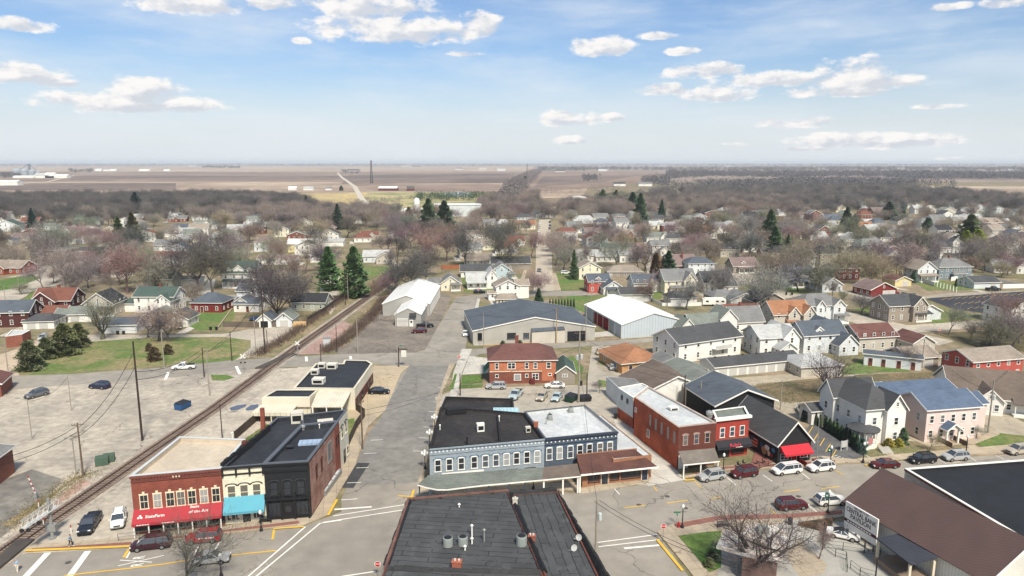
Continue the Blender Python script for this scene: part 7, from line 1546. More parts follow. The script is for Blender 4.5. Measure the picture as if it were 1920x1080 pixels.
def lamp(c,top,label,globes=1,banner=False):
 h = max(3.0,min(6,HT(c[0],c[1],top)));r = empty('street_lamp',G(*c) + Vector((0,0,.13)),0,label,'street lamp','black globe street lamps')
 mb = MB();mb.lathe([(.26,0),(.26,.12),(.14,.5),(.08,.7),(.065,h*.82)],n=10);mb.obj('post',BLKM,r)
 GL = mat('lamp_globe',sr(214,220,222),kind='plain',rough=.3)
 pos = [(0,0)] if globes == 1 else [(0,0),(.45,0),(-.45,0),(0,.45),(0,-.45)]
 for i,(x,y) in enumerate(pos):
  z = h*.82 + (.25 if i == 0 and globes > 1 else 0) - (.1 if i else 0);g_ = MB();g_.lathe([(.08,z),(.2,z + .15),(.23,z + .35),(.16,z + .55),(.05,z + .68)],(x,y),10);g_.obj('globe',GL,r)
 if globes > 1: a_ = MB();[a_.tube((x,y,h*.8),(0,0,h*.8),.03,n=4) for x,y in pos[1:]];a_.obj('arms',BLKM,r)
 if globes == 1: a_ = MB();a_.tube((-.5,0,h*.68),(.5,0,h*.68),.03,n=4);a_.obj('arms',BLKM,r)
 if banner: b_ = MB();b_.box(-.62,-.1,-.02,.02,h*.62,h*.9);b_.obj('banner',mat('banner_green',sr(30,96,88),kind='plain'),r);b_ = MB();b_.lathe([(.12,0),(.12,.05)],n=8);q = b_.obj('emblem',WHT,r,(-.36,-.03,h*.76));q.rotation_euler = (R(90),0,0)
lamp((1279,991),947,'black globe lamp beside the hydrant on the corner');lamp((1552,963),920,'black globe lamp with green banner by the white SUV',banner=True);lamp((1557,868),838,'black globe lamp with green banner at the small asphalt lot',banner=True)
lamp((1811,850),817,'black globe lamp in front of the pink house');lamp((1356,885),852,'black globe lamp in front of the red shop front');lamp((490,996),966,'black globe lamp by the turquoise awning shop');lamp((1000,918),883,'black globe lamp in front of the grey canopy')
lamp((797,880),848,'five-globe lamp at the corner of the light blue building',5);lamp((806,838),814,'five-globe lamp beside the tarred roof',5);lamp((815,808),787,'five-globe lamp farthest up the tarred roof side',5);lamp((1618,868),830,'black lamp by the blue spruce of the white gabled house');lamp((415,1082),1056,'black globe lamp at the bottom edge near the silver sedan')
def stop(c,top,label,rz=0.0,txt=True):
 h = max(2.0,HT(c[0],c[1],top));r = empty('stop_sign',G(*c) + Vector((0,0,.1)),rz,label,'stop sign');mb = MB();mb.tube((0,0,0),(0,0,h),.04,n=6);mb.obj('post',STEEL,r)
 o8 = lambda q,y: [(q*math.cos(R(22.5 + 45*k)),y,h - .2 + q*math.sin(R(22.5 + 45*k))) for k in range(8)]
 mb = MB();mb.add(o8(.42,-.06) + o8(.42,-.04),[tuple(range(8)),tuple(range(15,7,-1))] + [(i,8 + i,8 + (i + 1) % 8,(i + 1) % 8) for i in range(8)]);mb.obj('sign_edge',WHT,r)
 mb = MB();mb.add(o8(.37,-.068),[tuple(range(8))]);mb.obj('sign_face',mat('sign_red',sr(200,24,36),kind='plain',rough=.5),r)
 letters('STOP',(0,-.072,h - .21),0,.32,WHT,'lettering',r,R(90),.003,kind=None)
stop((1243,1018),985,'red stop sign on the corner by the green plot');stop((861,688),668,'red stop sign beside the narrow grass strip');stop((897,561),542,'red stop sign at the top of the main street');stop((4,575),562,'small red stop sign at the left junction');stop((709,1083),1068,'red stop sign at the bottom left corner of the big black roof');stop((1760,634),618,'red stop sign at the crossing near the coral brick house')
hy = empty('fire_hydrant',G(1272,990) + Vector((0,0,.13)),0,'red fire hydrant beside the black globe lamp','fire hydrant');mb = MB();mb.lathe([(.17,0),(.14,.1),(.14,.6),(.18,.65),(.12,.8),(.03,.88)],n=10);mb.tube((-.24,0,.5),(.24,0,.5),.07,n=8);mb.obj('body',mat('hydrant_red',sr(190,30,36),kind='plain'),hy)
for x,y,t_,lab in ((1268,997,973,'green street name sign by the corner plot'),(752,668,660,'green street name sign at the main junction')):
 r = empty('street_name_sign',G(x,y) + Vector((0,0,.1)),0,lab,'street sign');h = 3.0;mb = MB();mb.tube((0,0,0),(0,0,h),.03,n=5);mb.obj('post',STEEL,r);mb = MB();mb.box(-.5,.5,-.02,.02,h - .22,h);mb.box(-.02,.02,-.4,.4,h - .45,h - .24);mb.obj('blade',mat('sign_green',sr(30,120,84),kind='plain'),r)
tag(empty('town_sign',G(748,688),0),'wooden post with hanging sign at the bank corner','sign');ts = [o for o in C.objects if o.name.startswith('town_sign')][0]
mb = MB();mb.box(-.12,.12,-.12,.12,0,5.2);mb.box(0,2.3,-.1,.1,4.6,4.8);mb.obj('post',WOODK,ts);mb = MB();mb.box(.7,2.0,-.05,.05,2.7,4.4);mb.obj('panel',mat('sign_white',sr(214,214,206)),ts)
# yard sign board by the victorian, flag pole
yb = empty('yard_sign',G(1582,845),R(20),'pale notice board on two posts beside the hedge','sign');mb = MB();mb.box(-.8,.8,-.05,.05,.7,1.9);mb.obj('board',mat('board_grey',sr(186,188,190)),yb)
for x in (-.7,.7): mb = MB();mb.box(x - .05,x + .05,-.05,.05,0,2.0);mb.obj('post',TRIM,yb)
fp = empty('flag_pole',G(1530,866),0,'bare grey flag pole beside the mural house','flag pole');mb = MB();mb.tube((0,0,0),(0,0,8.2),.09,.05,8);mb.lathe([(.02,8.2),(.1,8.28),(.02,8.36)],n=8);mb.obj('shaft',STEEL,fp);mb = MB();mb.box(-.5,.5,-.4,.4,0,.5);mb.obj('base',BR1,fp)
# railway crossing signals
def xsignal(c,top,label):
 h = HT(c[0],c[1],top);r = empty('crossing_signal',G(*c),R(10),label,'crossing signal','railway crossing signals');mb = MB();mb.tube((0,0,0),(0,0,h),.1,n=8);mb.lathe([(.3,0),(.3,.3)],n=8);mb.obj('post',STEEL,r)
 for s_ in (-1,1):
  mb = MB();mb.box(-.75,.75,-.02,.02,-.12,.12);o = mb.obj('crossbuck',WHT,r,(0,-.12,h - .5));o.rotation_euler = (0,R(45*s_),0)
  mb = MB();mb.lathe([(.22,0),(.24,.12),(.1,.16)],n=10);o = mb.obj('signal_lamp',BLKM,r,(s_*.5,-.12,h*.55));o.rotation_euler = (R(90),0,0)
xsignal((457,698),664,'railway crossing signal with crossbuck left of the crossing');xsignal((559,670),640,'railway crossing signal with crossbuck right of the crossing')
# cantilever gate signal in the near left corner
cg = empty('cantilever_signal',G(99,1010),0,'grey steel cantilever signal mast with truss arm over the near railway crossing','crossing signal');hc = HT(99,1010,934)
mb = MB();mb.tube((0,0,0),(0,0,hc),.24,.2,10);mb.lathe([(.45,0),(.45,.3)],n=10);mb.obj('mast',STEEL,cg)
tip = G(45,996,hc*.62) - G(99,1010);tip = Vector((tip.x,tip.y,0));dir_ = tip.normalized();Lm = min(9.5,tip.length);tr = MB();back = -dir_*1.6
for z in (hc - 1.9,hc - .9):
 for o_ in (-.35,.35): n_ = Vector((-dir_.y,dir_.x,0)) *o_;a_ = back + n_;b_ = dir_*Lm + n_;tr.tube((a_.x,a_.y,z),(b_.x,b_.y,z),.05,n=4)
for i in range(13):
 for o_ in (-.35,.35):
  n_ = Vector((-dir_.y,dir_.x,0)) *o_;p0 = back + dir_*((Lm + 1.6) *i/13) + n_;p1 = back + dir_*((Lm + 1.6) *(i + 1) /13) + n_;z0,z1 = (hc - 1.9,hc - .9) if i % 2 else (hc - .9,hc - 1.9);tr.tube((p0.x,p0.y,z0),(p1.x,p1.y,z1),.035,n=4)
tr.prism([((back + Vector((-dir_.y,dir_.x,0)) *.35).x,(back + Vector((-dir_.y,dir_.x,0)) *.35).y),((back - Vector((-dir_.y,dir_.x,0)) *.35).x,(back - Vector((-dir_.y,dir_.x,0)) *.35).y),((dir_*Lm - Vector((-dir_.y,dir_.x,0)) *.35).x,(dir_*Lm - Vector((-dir_.y,dir_.x,0)) *.35).y),((dir_*Lm + Vector((-dir_.y,dir_.x,0)) *.35).x,(dir_*Lm + Vector((-dir_.y,dir_.x,0)) *.35).y)],hc - 1.95,hc - 1.88)
tr.obj('truss_arm',mat('truss_white',sr(196,200,202),rough=.5),cg)
for k in (.55,.95): p = dir_*Lm*k;q = MB();[q.lathe([(.28,0),(.3,.12)],(x,0),12) for x in (-.4,.4)];o = q.obj('signal_lamp',BLKM,cg,(p.x,p.y,hc - 2.3));o.rotation_euler = (R(90),0,R(10))
mb = MB();mb.box(-.7,.7,-.3,.3,1.2,2.2);mb.obj('gearbox',STEEL,cg)
ga = empty('crossing_gate',G(68,935),0,'raised red and white gate arm beyond the near railway crossing','crossing gate');mb = MB();a_ = Vector((0,0,.8))
tp = G(52,890,3.0) - G(68,935);hgt = HT(68,935,892); 
for i in range(8): p0 = Vector((-.9,0,hgt*1.0)) *(i/8) + a_*(1 - i/8);p1 = Vector((-.9,0,hgt*1.0)) *((i + 1) /8) + a_*(1 - (i + 1) /8);mb.tube(p0,p1,.08,n=4,mi=i % 2)
mb.obj('arm',[WHT,mat('gate_red',sr(180,40,40),kind='plain')],ga);mb = MB();mb.box(-.2,.2,-.18,.18,0,1.0);mb.obj('base',STEEL,ga)
for x,y in ((134,1000),(82,985),(73,952)): mb = MB();mb.tube((0,0,0),(0,0,.9),.06,n=6,mi=0);mb.tube((0,0,.9),(0,0,1.3),.07,n=6,mi=1);tag(mb.obj('marker_post',[WHT,MATS['gate_red']],loc=G(x,y)),'short white marker post with red top beside the near tracks','marker post','red topped marker posts')
# patio furniture / small street things
for x,y in ((1385,878),(1395,874),(1420,872),(1432,871)):
 r = empty('patio_chair',G(x,y) + Vector((0,0,.16)),R(x % 90),'black metal patio chair outside the red shop front','chair','patio chairs outside the red shop front');mb = MB();mb.box(-.25,.25,-.25,.25,.42,.46);mb.obj('seat',BLKM,r);mb = MB();mb.box(-.25,.25,.22,.26,.46,.95);mb.obj('backrest',BLKM,r)
 for sx in (-.22,.22):
  for sy in (-.22,.22): mb = MB();mb.tube((sx,sy,0),(sx,sy,.42),.02,n=4);mb.obj('leg',BLKM,r)
fence('patio_railing','black patio railing between the red shop and the mural house',[(1407,884),(1440,876),(1455,873)],1.0,BLKM,'railing',kind='rail',z0=.15)
tc = MB();tc.lathe([(.3,0),(.36,.9),(.38,.95),(.2,1.1)],n=12);tag(tc.obj('litter_bin',BLKM,loc=G(1481,985) + Vector((0,0,.14))),'black round litter bin by the tree and kerb','litter bin')
tp_ = empty('trampoline',G(479,601),0,'round blue-rimmed trampoline behind the small white garage','trampoline');mb = MB();mb.lathe([(2.0,.75),(2.1,.8),(2.1,.86),(1.8,.88)],n=20);mb.obj('rim_pad',mat('tramp_blue',sr(30,70,130),kind='plain'),tp_)
for k in range(4): mb = MB();mb.tube((1.7*math.cos(k*1.57),1.7*math.sin(k*1.57),0),(1.7*math.cos(k*1.57),1.7*math.sin(k*1.57),.75),.04,n=5);mb.obj('leg',STEEL,tp_)
# outside staircase at the coral house
es = empty('outside_stairs',G(1812,706),R(-20),'weathered wooden outside stairs and landing at the coral brick house','staircase')
for i in range(9): mb = MB();mb.box(-.6,.6,-i*.35 + 2.6,-i*.35 + 2.95,2.6 - i*.28,2.68 - i*.28);mb.obj('step',WOODG,es)
mb = MB();mb.box(-1.8,2.6,2.9,4.6,2.7,2.85);mb.obj('landing',WOODG,es)
for x in (-1.7,2.5): mb = MB();mb.box(x - .07,x + .07,3.0,3.14,0,3.7);mb.obj('post',WOODG,es)
mb = MB();mb.box(-1.8,2.6,2.9,2.95,3.5,3.7);mb.obj('handrail',WOODG,es)
# ================================================================== far structures
def farm(label,x,y,parts,name='farm_building',cat='farm building'):
 for (dx,w,d,e,r_,wl_,rf_,nm) in parts: house(nm,x + dx,y,0,w,d,e,r_,'x',wl_,rf_,wins=False,cat=cat,name=name)
W_ = 'white'
farm('',45,334,[(0,75,22,5,3,W_,'white','long low white farm shed at the grain elevator'),(33,48,24,9,8,W_,'pale','white gabled farm shed right of the grain elevator'),(48,30,20,12,6,W_,'white','taller white farm shed near the grain elevator'),(62,66,22,7,5,W_,'white','rightmost white farm shed near the grain elevator')])
farm('',4,348,[(0,70,20,9,3,W_,'white','white warehouse at the far left edge')])
ge = empty('grain_elevator',G(58,331),0,'grey grain elevator with steel silos and conveyor tower at far left','grain elevator')
for i,(x,r_,h) in enumerate(((-50,14,22),(-22,14,22),(5,12,20),(28,8,18))): mb = MB();mb.lathe([(r_,0),(r_,h),(r_*.3,h + r_*.5),(2,h + r_*.6)],(x,0),18);mb.obj('silo',mat('silo_steel',sr(150,162,176),rough=.5),ge)
mb = MB();mb.box(-6,0,-3,3,0,46);mb.tube((-3,0,44),(-40,0,24),1.2,n=4);mb.tube((-3,0,44),(26,0,20),1.2,n=4);mb.obj('tower',mat('tower_steel',sr(120,132,150)),ge)
farm('',200,321,[(-16,38,22,8,5,W_,'white','white barn of the farm left of centre on the horizon'),(0,40,22,7,5,W_,'pale','grey-white barn of the farm left of centre'),(12,34,20,7,5,W_,'white','white shed of the farm left of centre')])
farm('',270,321,[(0,60,22,6,5,W_,'white','long white barns amid field trees right of the farm'),(42,34,20,5,5,W_,'white','small white barn alone in the tan field')])
farm('',548,357,[(0,15,10,4,3,W_,'white','white farmhouse at the meadow edge'),(30,18,12,4,3,W_,'pale','white barn at the meadow edge'),(68,11,9,4,3,W_,'grey','white house right of the meadow barn')])
farm('',727,358,[(0,34,16,5,3,'darkred','white','long red barn with white roof beyond the country road'),(42,13,10,5,3,'darkred','dark','small dark red barn left of the pond')])
farm('',1200,349,[(-38,26,18,5,4,W_,'dark','white farmhouse on the open field right of the tree belt'),(10,30,18,5,4,W_,'grey','white farm barn by the grey wood')])
farm('',662,322,[(0,60,30,8,6,W_,'dark','white farmstead at the end of the country road')])
for i,(x,y) in enumerate([(860,318),(905,319),(940,320),(780,314),(360,312),(440,311),(520,312),(760,313),(1130,321),(1050,323),(1480,316),(1540,318),(1600,316),(1690,318),(1760,318),(1840,320),(1900,321),(1370,313),(1300,314),(1240,313),(20,308),(100,308),(170,307)]):
 w = 55 if y < 316 else 34;house('tiny white farm building scattered on the far plain',x,y,0,w*1.5,30,7,6,'x','tan' if i % 2 else 'cool','pale' if i % 3 else 'dark',wins=False,cat='farm building',name='farm_building',group='tiny farm buildings on the far plain')
def lattice(c,top,label):
 h = HT(c[0],c[1],top);r = empty('lattice_tower',G(*c),0,label,'tower');mb = MB();w = h*.05
 LG = [(-1,-1),(1,-1),(1,1),(-1,1)]
 for x,y in LG: mb.tube((x*w,y*w,0),(x*w*.35,y*w*.35,h),.5,.4,4)
 N = 9
 for i in range(N):
  z0,z1 = h*i/N,h*(i + 1) /N;f0,f1 = 1 - .65*i/N,1 - .65*(i + 1) /N
  for k in range(4): a_,b_ = LG[k],LG[(k + 1) % 4];mb.tube((a_[0] *w*f0,a_[1] *w*f0,z0),(b_[0] *w*f1,b_[1] *w*f1,z1),.22,n=3);mb.tube((b_[0] *w*f0,b_[1] *w*f0,z0),(a_[0] *w*f1,a_[1] *w*f1,z1),.22,n=3)
 mb.box(-w*.8,w*.8,-1,1,h - 1.5,h);mb.obj('frame',mat('lattice_dark',sr(70,72,80),kind='plain'),r)
lattice((697,344),301,'tall lattice tower beyond the country road');lattice((988,335),308,'smaller distant lattice tower beside the tree belt')
house('long bright white metal warehouse behind the pines',858,406,4,46,30,11,.6,'x','clad','white',wins=False,cat='warehouse',name='warehouse',short='white warehouse')
sl2 = MB();sl2.lathe([(3,0),(3,14),(2,16),(.5,16.6)],n=16);tag(sl2.obj('silo',TRIM,loc=G(782,402)),'white concrete silo beside the pines','silo')
house('white farm shed at the foot of the silo',770,404,0,22,12,4,3,'x','white','white',wins=False,cat='shed',name='shed')
wt_ = MB();wt_.lathe([(14,0),(14,8),(9,12),(1,13)],n=20);tag(wt_.obj('water_tank',TRIM,loc=G(1083,388)),'round white water tank among bare trees','water tank')
# ================================================================== trees and shrubs
def bare_mesh(seed,H=14.0,rk=.62,spread=.62,trunk_h=.22,limbs=5,depth=5,twig=3,rad=.42,droop=0.0,tw=.030,up=.25):
 rnd = random.Random(seed);T = MB();V = [];F = []
 def ribbon(a,b,w):
  d = b - a;s = d.cross(Vector((rnd.uniform(-1,1),rnd.uniform(-1,1),rnd.uniform(-1,1))));s = s.normalized() *w if s.length > 1e-6 else Vector((w,0,0));o = len(V)
  V.extend([tuple(a - s),tuple(a + s),tuple(b + s*.4),tuple(b - s*.4)]);F.append((o,o + 1,o + 2,o + 3))
 def grow(p,d,L,r,lv):
  n = 3 if lv < 3 else 2;q = p
  for i in range(n):
   d = (d + Vector((rnd.gauss(0,.13),rnd.gauss(0,.13),rnd.gauss(.02,.09) + (up*.12 if lv < 4 else -droop*.1)))).normalized();e = q + d*L/n;r2 = r*.82
   if lv < 4: T.tube(q,e,r,r2,6 if lv < 2 else 4 if lv < 3 else 3,cap=False)
   else: ribbon(q,e,max(tw,r))
   if lv >= 1 and lv < depth and i < n - 1:
    for _ in range(2 if lv > 1 else 1):
     sd_ = d.orthogonal().normalized();sd_.rotate(Matrix.Rotation(rnd.uniform(0,6.28),3,d));grow(e,(d*.7 + sd_*.8 + Vector((0,0,.12))).normalized(),L*rnd.uniform(.48,.66),r2*.5,lv + 1)
   q,r = e,r2
  if lv < depth:
   k = twig if lv >= 1 else limbs
   for j in range(k):
    a_ = 2*math.pi*(j + rnd.uniform(-.3,.3)) /k;s_ = d.orthogonal().normalized();s_.rotate(Matrix.Rotation(a_,3,d));f = spread*rnd.uniform(.7,1.2)
    grow(q,(d + s_*f*(1.25 if lv == 0 else 1)).normalized(),L*rnd.uniform(.62,.82) if lv else H*.27*rnd.uniform(.85,1.15),r*(rk if lv else .55),lv + 1)
 grow(Vector((0,0,-.1)),Vector((0,0,1)),H*trunk_h,rad,0)
 top = max(max(v[2] for v in V),1);k = H/top
 bark = mat('bark',(.5,) *3,kind='obj',scale=1.5,rough=.95);tm = T.mesh('trunk',[bark]);cm_ = bpy.data.meshes.new('crown');cm_.from_pydata(V,[],F);cm_.materials.append(bark);cm_.update()
 for me in (tm,cm_): me.transform(Matrix.Scale(k,4))
 wid = max(abs(v[0]) for v in V) *k
 return tm,cm_,H,wid
BV = [bare_mesh(11),bare_mesh(12,spread=.75,limbs=6),bare_mesh(13,spread=.5,limbs=4,trunk_h=.3),bare_mesh(14,spread=.68,limbs=6,trunk_h=.16),bare_mesh(15,spread=.58,limbs=5,trunk_h=.26,tw=.045),bare_mesh(16,H=14,spread=.8,limbs=7,trunk_h=.14)]
BIG = bare_mesh(21,H=13,rk=.72,spread=.62,limbs=7,depth=5,twig=2,trunk_h=.10,rad=.62,tw=.017,up=.5)
BIG2 = bare_mesh(33,H=11,rk=.7,spread=.5,limbs=6,depth=5,twig=2,trunk_h=.2,rad=.3,tw=.016,up=.5)
def leaf_mesh(seed,shape,n,size,H=10.0):
 rnd = random.Random(seed);V = [];F = []
 for _ in range(n):
  t = rnd.random() ** .8;a_ = rnd.uniform(0,6.283);r = shape(t,rnd) *(1 + (0 if n < 2700 else .24*math.sin(a_*3 + t*17 + seed) + .16*math.sin(a_*5 - t*29)));rr = r*rnd.uniform(.55,1.05) ** .6
  c = Vector((rr*math.cos(a_),rr*math.sin(a_),t*H - r*.12));s = size*rnd.uniform(.6,1.3)
  o_ = Vector((math.cos(a_),math.sin(a_),rnd.uniform(-.5,.5))).normalized();u = (o_.cross(Vector((rnd.gauss(0,.5),rnd.gauss(0,.5),1)))).normalized();i = len(V)
  V.extend([tuple(c - u*s*.5),tuple(c + o_*s*.5 + u*s*.1),tuple(c + u*s*.5 - Vector((0,0,s*.3))),tuple(c - o_*s*.6 - Vector((0,0,s*.15)))]);F.append((i,i + 1,i + 2,i + 3))
 me = bpy.data.meshes.new('crown');me.from_pydata(V,[],F);me.materials.append(mat('needles',(.5,) *3,kind='obj',scale=2.5,rough=.9));me.update()
 T = MB();T.tube((0,0,-.1),(0,0,H*.9),.2,.04,7)
 rnd2 = random.Random(seed)
 for k in range(14): z = H*(.2 + .7*k/14);a_ = k*2.4;r = shape(z/H,rnd2) *.8;T.tube((0,0,z),(r*math.cos(a_),r*math.sin(a_),z - r*.1),.05,.02,3)
 return T.mesh('trunk',[mat('bark',(.5,) *3,kind='obj')]),me,H,3
SPR = leaf_mesh(1,lambda t,r: (1 - t) ** .8*2.6*(1 + .25*math.sin(t*60)) + .08,4200,.5)
PIN = leaf_mesh(2,lambda t,r: (.5 if t < .12 else 1) *(2.9*(1 - t*t) *(.55 + .45*abs(math.sin(t*21))) + .3),4200,.55)
JUN = leaf_mesh(3,lambda t,r: 3.9*math.sqrt(max(0,1 - (t*.98) ** 2)) *(1 + .18*r.random()) *(.85 + .15*math.sin(t*13)),6500,.55)
COL = leaf_mesh(4,lambda t,r: 1.35*(1 - t ** 2.2) ** .7 + .05,2600,.4)
BSH = leaf_mesh(5,lambda t,r: 5.2*math.sqrt(max(0,1 - (t*.97) ** 2)),3000,.9)
LAB = [h for h in HOUSES if h[3]];used = {}
def relate(p,n=1,skip=0):
 hs = sorted(LAB,key=lambda h: (h[0] - p.x) ** 2 + (h[1] - p.y) ** 2)[skip:skip + n];out = []
 for h in hs:
  dx,dy = p.x - h[0],p.y - h[1];rel = ('behind' if dy > 0 else 'in front of') if abs(dy) > abs(dx) else ('right of' if dx > 0 else 'left of');out.append(rel + ' the ' + h[3])
 return out
def uniq(base,p):
 for cand in (base + ' ' + relate(p)[0],base + ' ' + ', '.join(relate(p,2)),base + ' ' + relate(p,1,1)[0],base + ' ' + ', '.join(relate(p,2,1)),base + ' ' + relate(p,1,2)[0]):
  if cand not in used and len(cand.replace('-',' ').split()) <= 16: used[cand] = 1;return cand
 c = base + ' ' + relate(p)[0];used[c] = used.get(c,0) + 1;return c
TINT = dict(grey=((.245,.212,.172),'grey'),pink=((.29,.235,.18),'pinkish'),dark=((.13,.11,.10),'dark'),tan=((.32,.27,.215),'tan'),red=((.25,.175,.15),'reddish'),olive=((.34,.31,.16),'yellowish'))
rt = random.Random(99);TP = []
def tree(p,h,tint='grey',v=None,wf=1.0,label=None,name='bare_tree',src=None,cat='tree',group='bare trees of the town'):
 me = src or BV[v if v is not None else rt.randrange(len(BV))];c,word = TINT[tint] if isinstance(tint,str) else tint;s = h/me[2]
 c = tuple(x*rt.uniform(.70,.98) for x in c) if src in (None,BIG,BIG2) else tuple(x*rt.uniform(.88,1.12) for x in c)
 if not label:
  size = 'tall' if h > 14.5 else 'small' if h < 9 else 'medium sized';label = uniq('%s %s bare tree' % (size,word),p)
 r = empty(name,p,rt.uniform(0,6.28),label,cat,group);sc = (s*wf,s*wf,s)
 place(me[0],'trunk',r,scale=sc,color=(*([q*.62 for q in c] if name != 'evergreen_tree' and name[:4] != 'ever' else (.10,.075,.06)),1));place(me[1],'crown',r,scale=sc,color=(*c,1));TP.append((p.x,p.y));return r
# --- trees picked out one by one
def TR_(x,y,top,tint,v=None,wf=1.0,**k): return tree(G(x,y),max(3,HT(x,y,top)),tint,v,wf,**k)
TR_(1425,1086,903,'dark',wf=1.25,src=BIG,label='large spreading bare tree over the peeling white roof in the square');TR_(1535,1050,985,'grey',2,.8,label='slim bare tree between the white roadster and the big spreading tree')
TR_(340,1112,950,'dark',wf=1.15,src=BIG2,label='bare tree top rising in front of the red brick shop at the bottom edge')
TR_(1556,742,632,'dark',src=BIG,wf=.95,label='broad bare tree in front of the brown vacant lot');TR_(193,636,527,'grey',src=BIG,wf=.9,label='tall bare tree at the corner of the vacant green lot')
for a in [(277,632,565,'grey',1),(316,640,560,'pink',3),(297,640,575,'dark',0),(40,552,527,'pink',5,1.2),(82,545,490,'tan',2),(120,536,447,'tan',1),(100,530,500,'pink',0),(239,550,450,'pink',4),(225,535,470,'red',3),(290,530,460,'tan',2),(372,540,430,'dark',5,1.1),(398,548,450,'dark',0),(322,535,495,'grey',1),(362,572,520,'pink',3),
   (450,552,515,'dark',1),(415,520,460,'dark',2),(520,604,480,'dark',3,1.15),(545,590,500,'grey',4),(505,560,470,'dark',0),(568,570,505,'dark',2),(67,500,420,'grey',0),(103,492,408,'grey',5),(30,500,445,'grey',2),(173,468,412,'tan',1),(165,540,490,'dark',4),(135,560,525,'dark',3),(270,560,528,'grey',5),
   (770,552,455,'dark',3,1.1),(800,520,450,'dark',1),(875,502,415,'dark',0),(932,505,418,'dark',1),(838,490,425,'red',4,1.1),(820,470,420,'pink',2),(994,487,430,'red',2),(1008,551,505,'pink',5,1.15),(1056,507,450,'pink',1),(1050,470,430,'grey',4),(1222,566,515,'grey',1),(1286,580,510,'grey',0),(1346,552,488,'grey',5),(1433,588,480,'tan',3,1.0),(1402,505,470,'pink',2),
   (1615,588,545,'grey',5,1.2),(1580,572,540,'grey',2),(1560,560,522,'pink',4),(1530,548,505,'grey',0),(1503,508,450,'grey',5),(1855,648,580,'grey',1),(1898,655,572,'grey',3,1.1),(1820,640,600,'tan',4),(1722,492,430,'dark',1),(1690,480,425,'pink',0),(1843,512,462,'grey',4),(1872,505,440,'tan',5),(1908,500,420,'tan',1),(1877,520,488,'pink',5,1.3),(1625,520,460,'grey',3),(1600,505,455,'grey',1),(1750,480,430,'grey',2),(1452,470,430,'grey',0),(1330,500,470,'pink',2),(1310,465,405,'dark',5,1.1),(1155,460,420,'pink',0),(1125,470,425,'pink',3),(1100,445,405,'pink',1),(960,450,400,'grey',3),(1010,400,375,'grey',1),(1455,440,400,'pink',2),(1400,455,400,'tan',4),(1125,738,712,'grey',2),(1150,680,662,'pink',2),(1830,822,795,'tan',2),(1742,846,808,'pink',2),(1240,545,500,'tan',1),(1700,690,640,'grey',0)]: TR_(*a[:4],a[4],a[5] if len(a) > 5 else 1.0)
EG = dict(d=((.10,.15,.08),'dark green'),o=((.15,.165,.075),'olive green'),b=((.07,.12,.095),'bluish dark green'),g=((.13,.19,.085),'bright green'),y=((.30,.30,.05),'yellow-green'),r=((.17,.12,.06),'bronze'))
def EV(x,y,top,c,src,wf=1.0,lab=None,name='evergreen_tree',cat='evergreen',group=None):
 p = G(x,y);h = max(1.2,HT(x,y,top));col,w_ = EG[c];l_ = lab or uniq('%s %s' % (w_,{id(SPR): 'spruce-shaped tree',id(PIN): 'open pine tree',id(JUN): 'broad evergreen',id(COL): 'columnar evergreen',id(BSH): 'bush'}[id(src)]),p)
 return tree(p,h,(col,w_),None,wf,l_,name,src,cat,group)
for a in [(225,462,406,'o',SPR,1.0),(252,466,398,'o',SPR,1.05),(62,430,390,'b',SPR),(256,400,360,'b',PIN,1.1),(618,545,462,'g',PIN,.85),(666,558,462,'g',PIN,.9),(634,430,382,'d',SPR),(767,425,388,'d',PIN),(804,440,372,'d',PIN,.9),(834,436,376,'d',PIN,1.1),(1076,524,468,'d',SPR,.6),(1229,528,474,'r',COL,1.6),(1252,536,470,'d',SPR,1.2),(1240,540,500,'r',JUN,.7),(1010,576,540,'d',SPR,1.1),
   (1200,425,362,'d',PIN,.75),(1240,420,374,'d',SPR,.8),(1186,400,360,'d',PIN,1.2),(1130,385,355,'g',JUN,.8),(1155,384,356,'g',PIN,1.2),(1443,455,393,'d',PIN,.9),(1452,480,425,'g',PIN,1.0),(1476,488,440,'g',SPR,.9),(1586,438,388,'d',SPR,1.2),(1600,442,402,'d',SPR,1.2),(1666,412,378,'d',PIN,1.5),(1690,405,385,'d',JUN,1.0),(1815,470,402,'g',PIN,1.2),(1808,480,432,'y',JUN,.8),(1830,484,430,'y',JUN,.8),(1738,440,408,'d',JUN,.9),(0,470,425,'d',PIN,1.1),(575,395,366,'d',SPR),(465,400,385,'g',SPR),(1045,400,385,'d',SPR),(393,395,370,'d',SPR),(1645,352,333,'b',SPR,1.3),(1712,530,508,'d',JUN,.6),(1792,538,522,'d',COL,1.2),(1191,462,443,'d',COL,1.0),(1757,598,585,'d',COL,1.3),(985,345,330,'d',JUN,1),(640,358,348,'d',JUN),(955,352,345,'d',JUN)]: EV(*a)
for x,y,t_,l_ in ((58,693,638,'front broad dark evergreen at the left end of the green lot'),(88,672,632,'middle broad dark evergreen beside the green lot'),(124,665,606,'tallest broad dark evergreen beside the green lot'),(150,650,606,'rearmost broad dark evergreen beside the alley')): EV(x,y,t_,'o',JUN,.95,l_)
for i in range(7): EV(936 + i*6.3,577 - i*.3,562,'d',COL,.9,'small columnar cedar in the row behind the slate roofed hall','evergreen_shrub','cedar','row of cedars behind the hall')
for i in range(9): EV(1031 + i*5.6,575 + i*.5,560,'d',COL,.9,'small columnar cedar in the row left of the white metal roof','evergreen_shrub','cedar','row of cedars by the white metal roof')
for i in range(9): EV(1548 + i*7.2,806 + i*4.6,780 + i*4.2,'d',COL,1.35,'dense cedar in the hedge between the small lot and the white gabled house','evergreen_shrub','cedar','cedar hedge of the white gabled house')
for i in range(5): EV(1505 + i*8,790 + i*2.2,768 + i*2,'d',COL,1.2,'small cedar behind the black mural house','evergreen_shrub','cedar','cedars behind the black mural house')
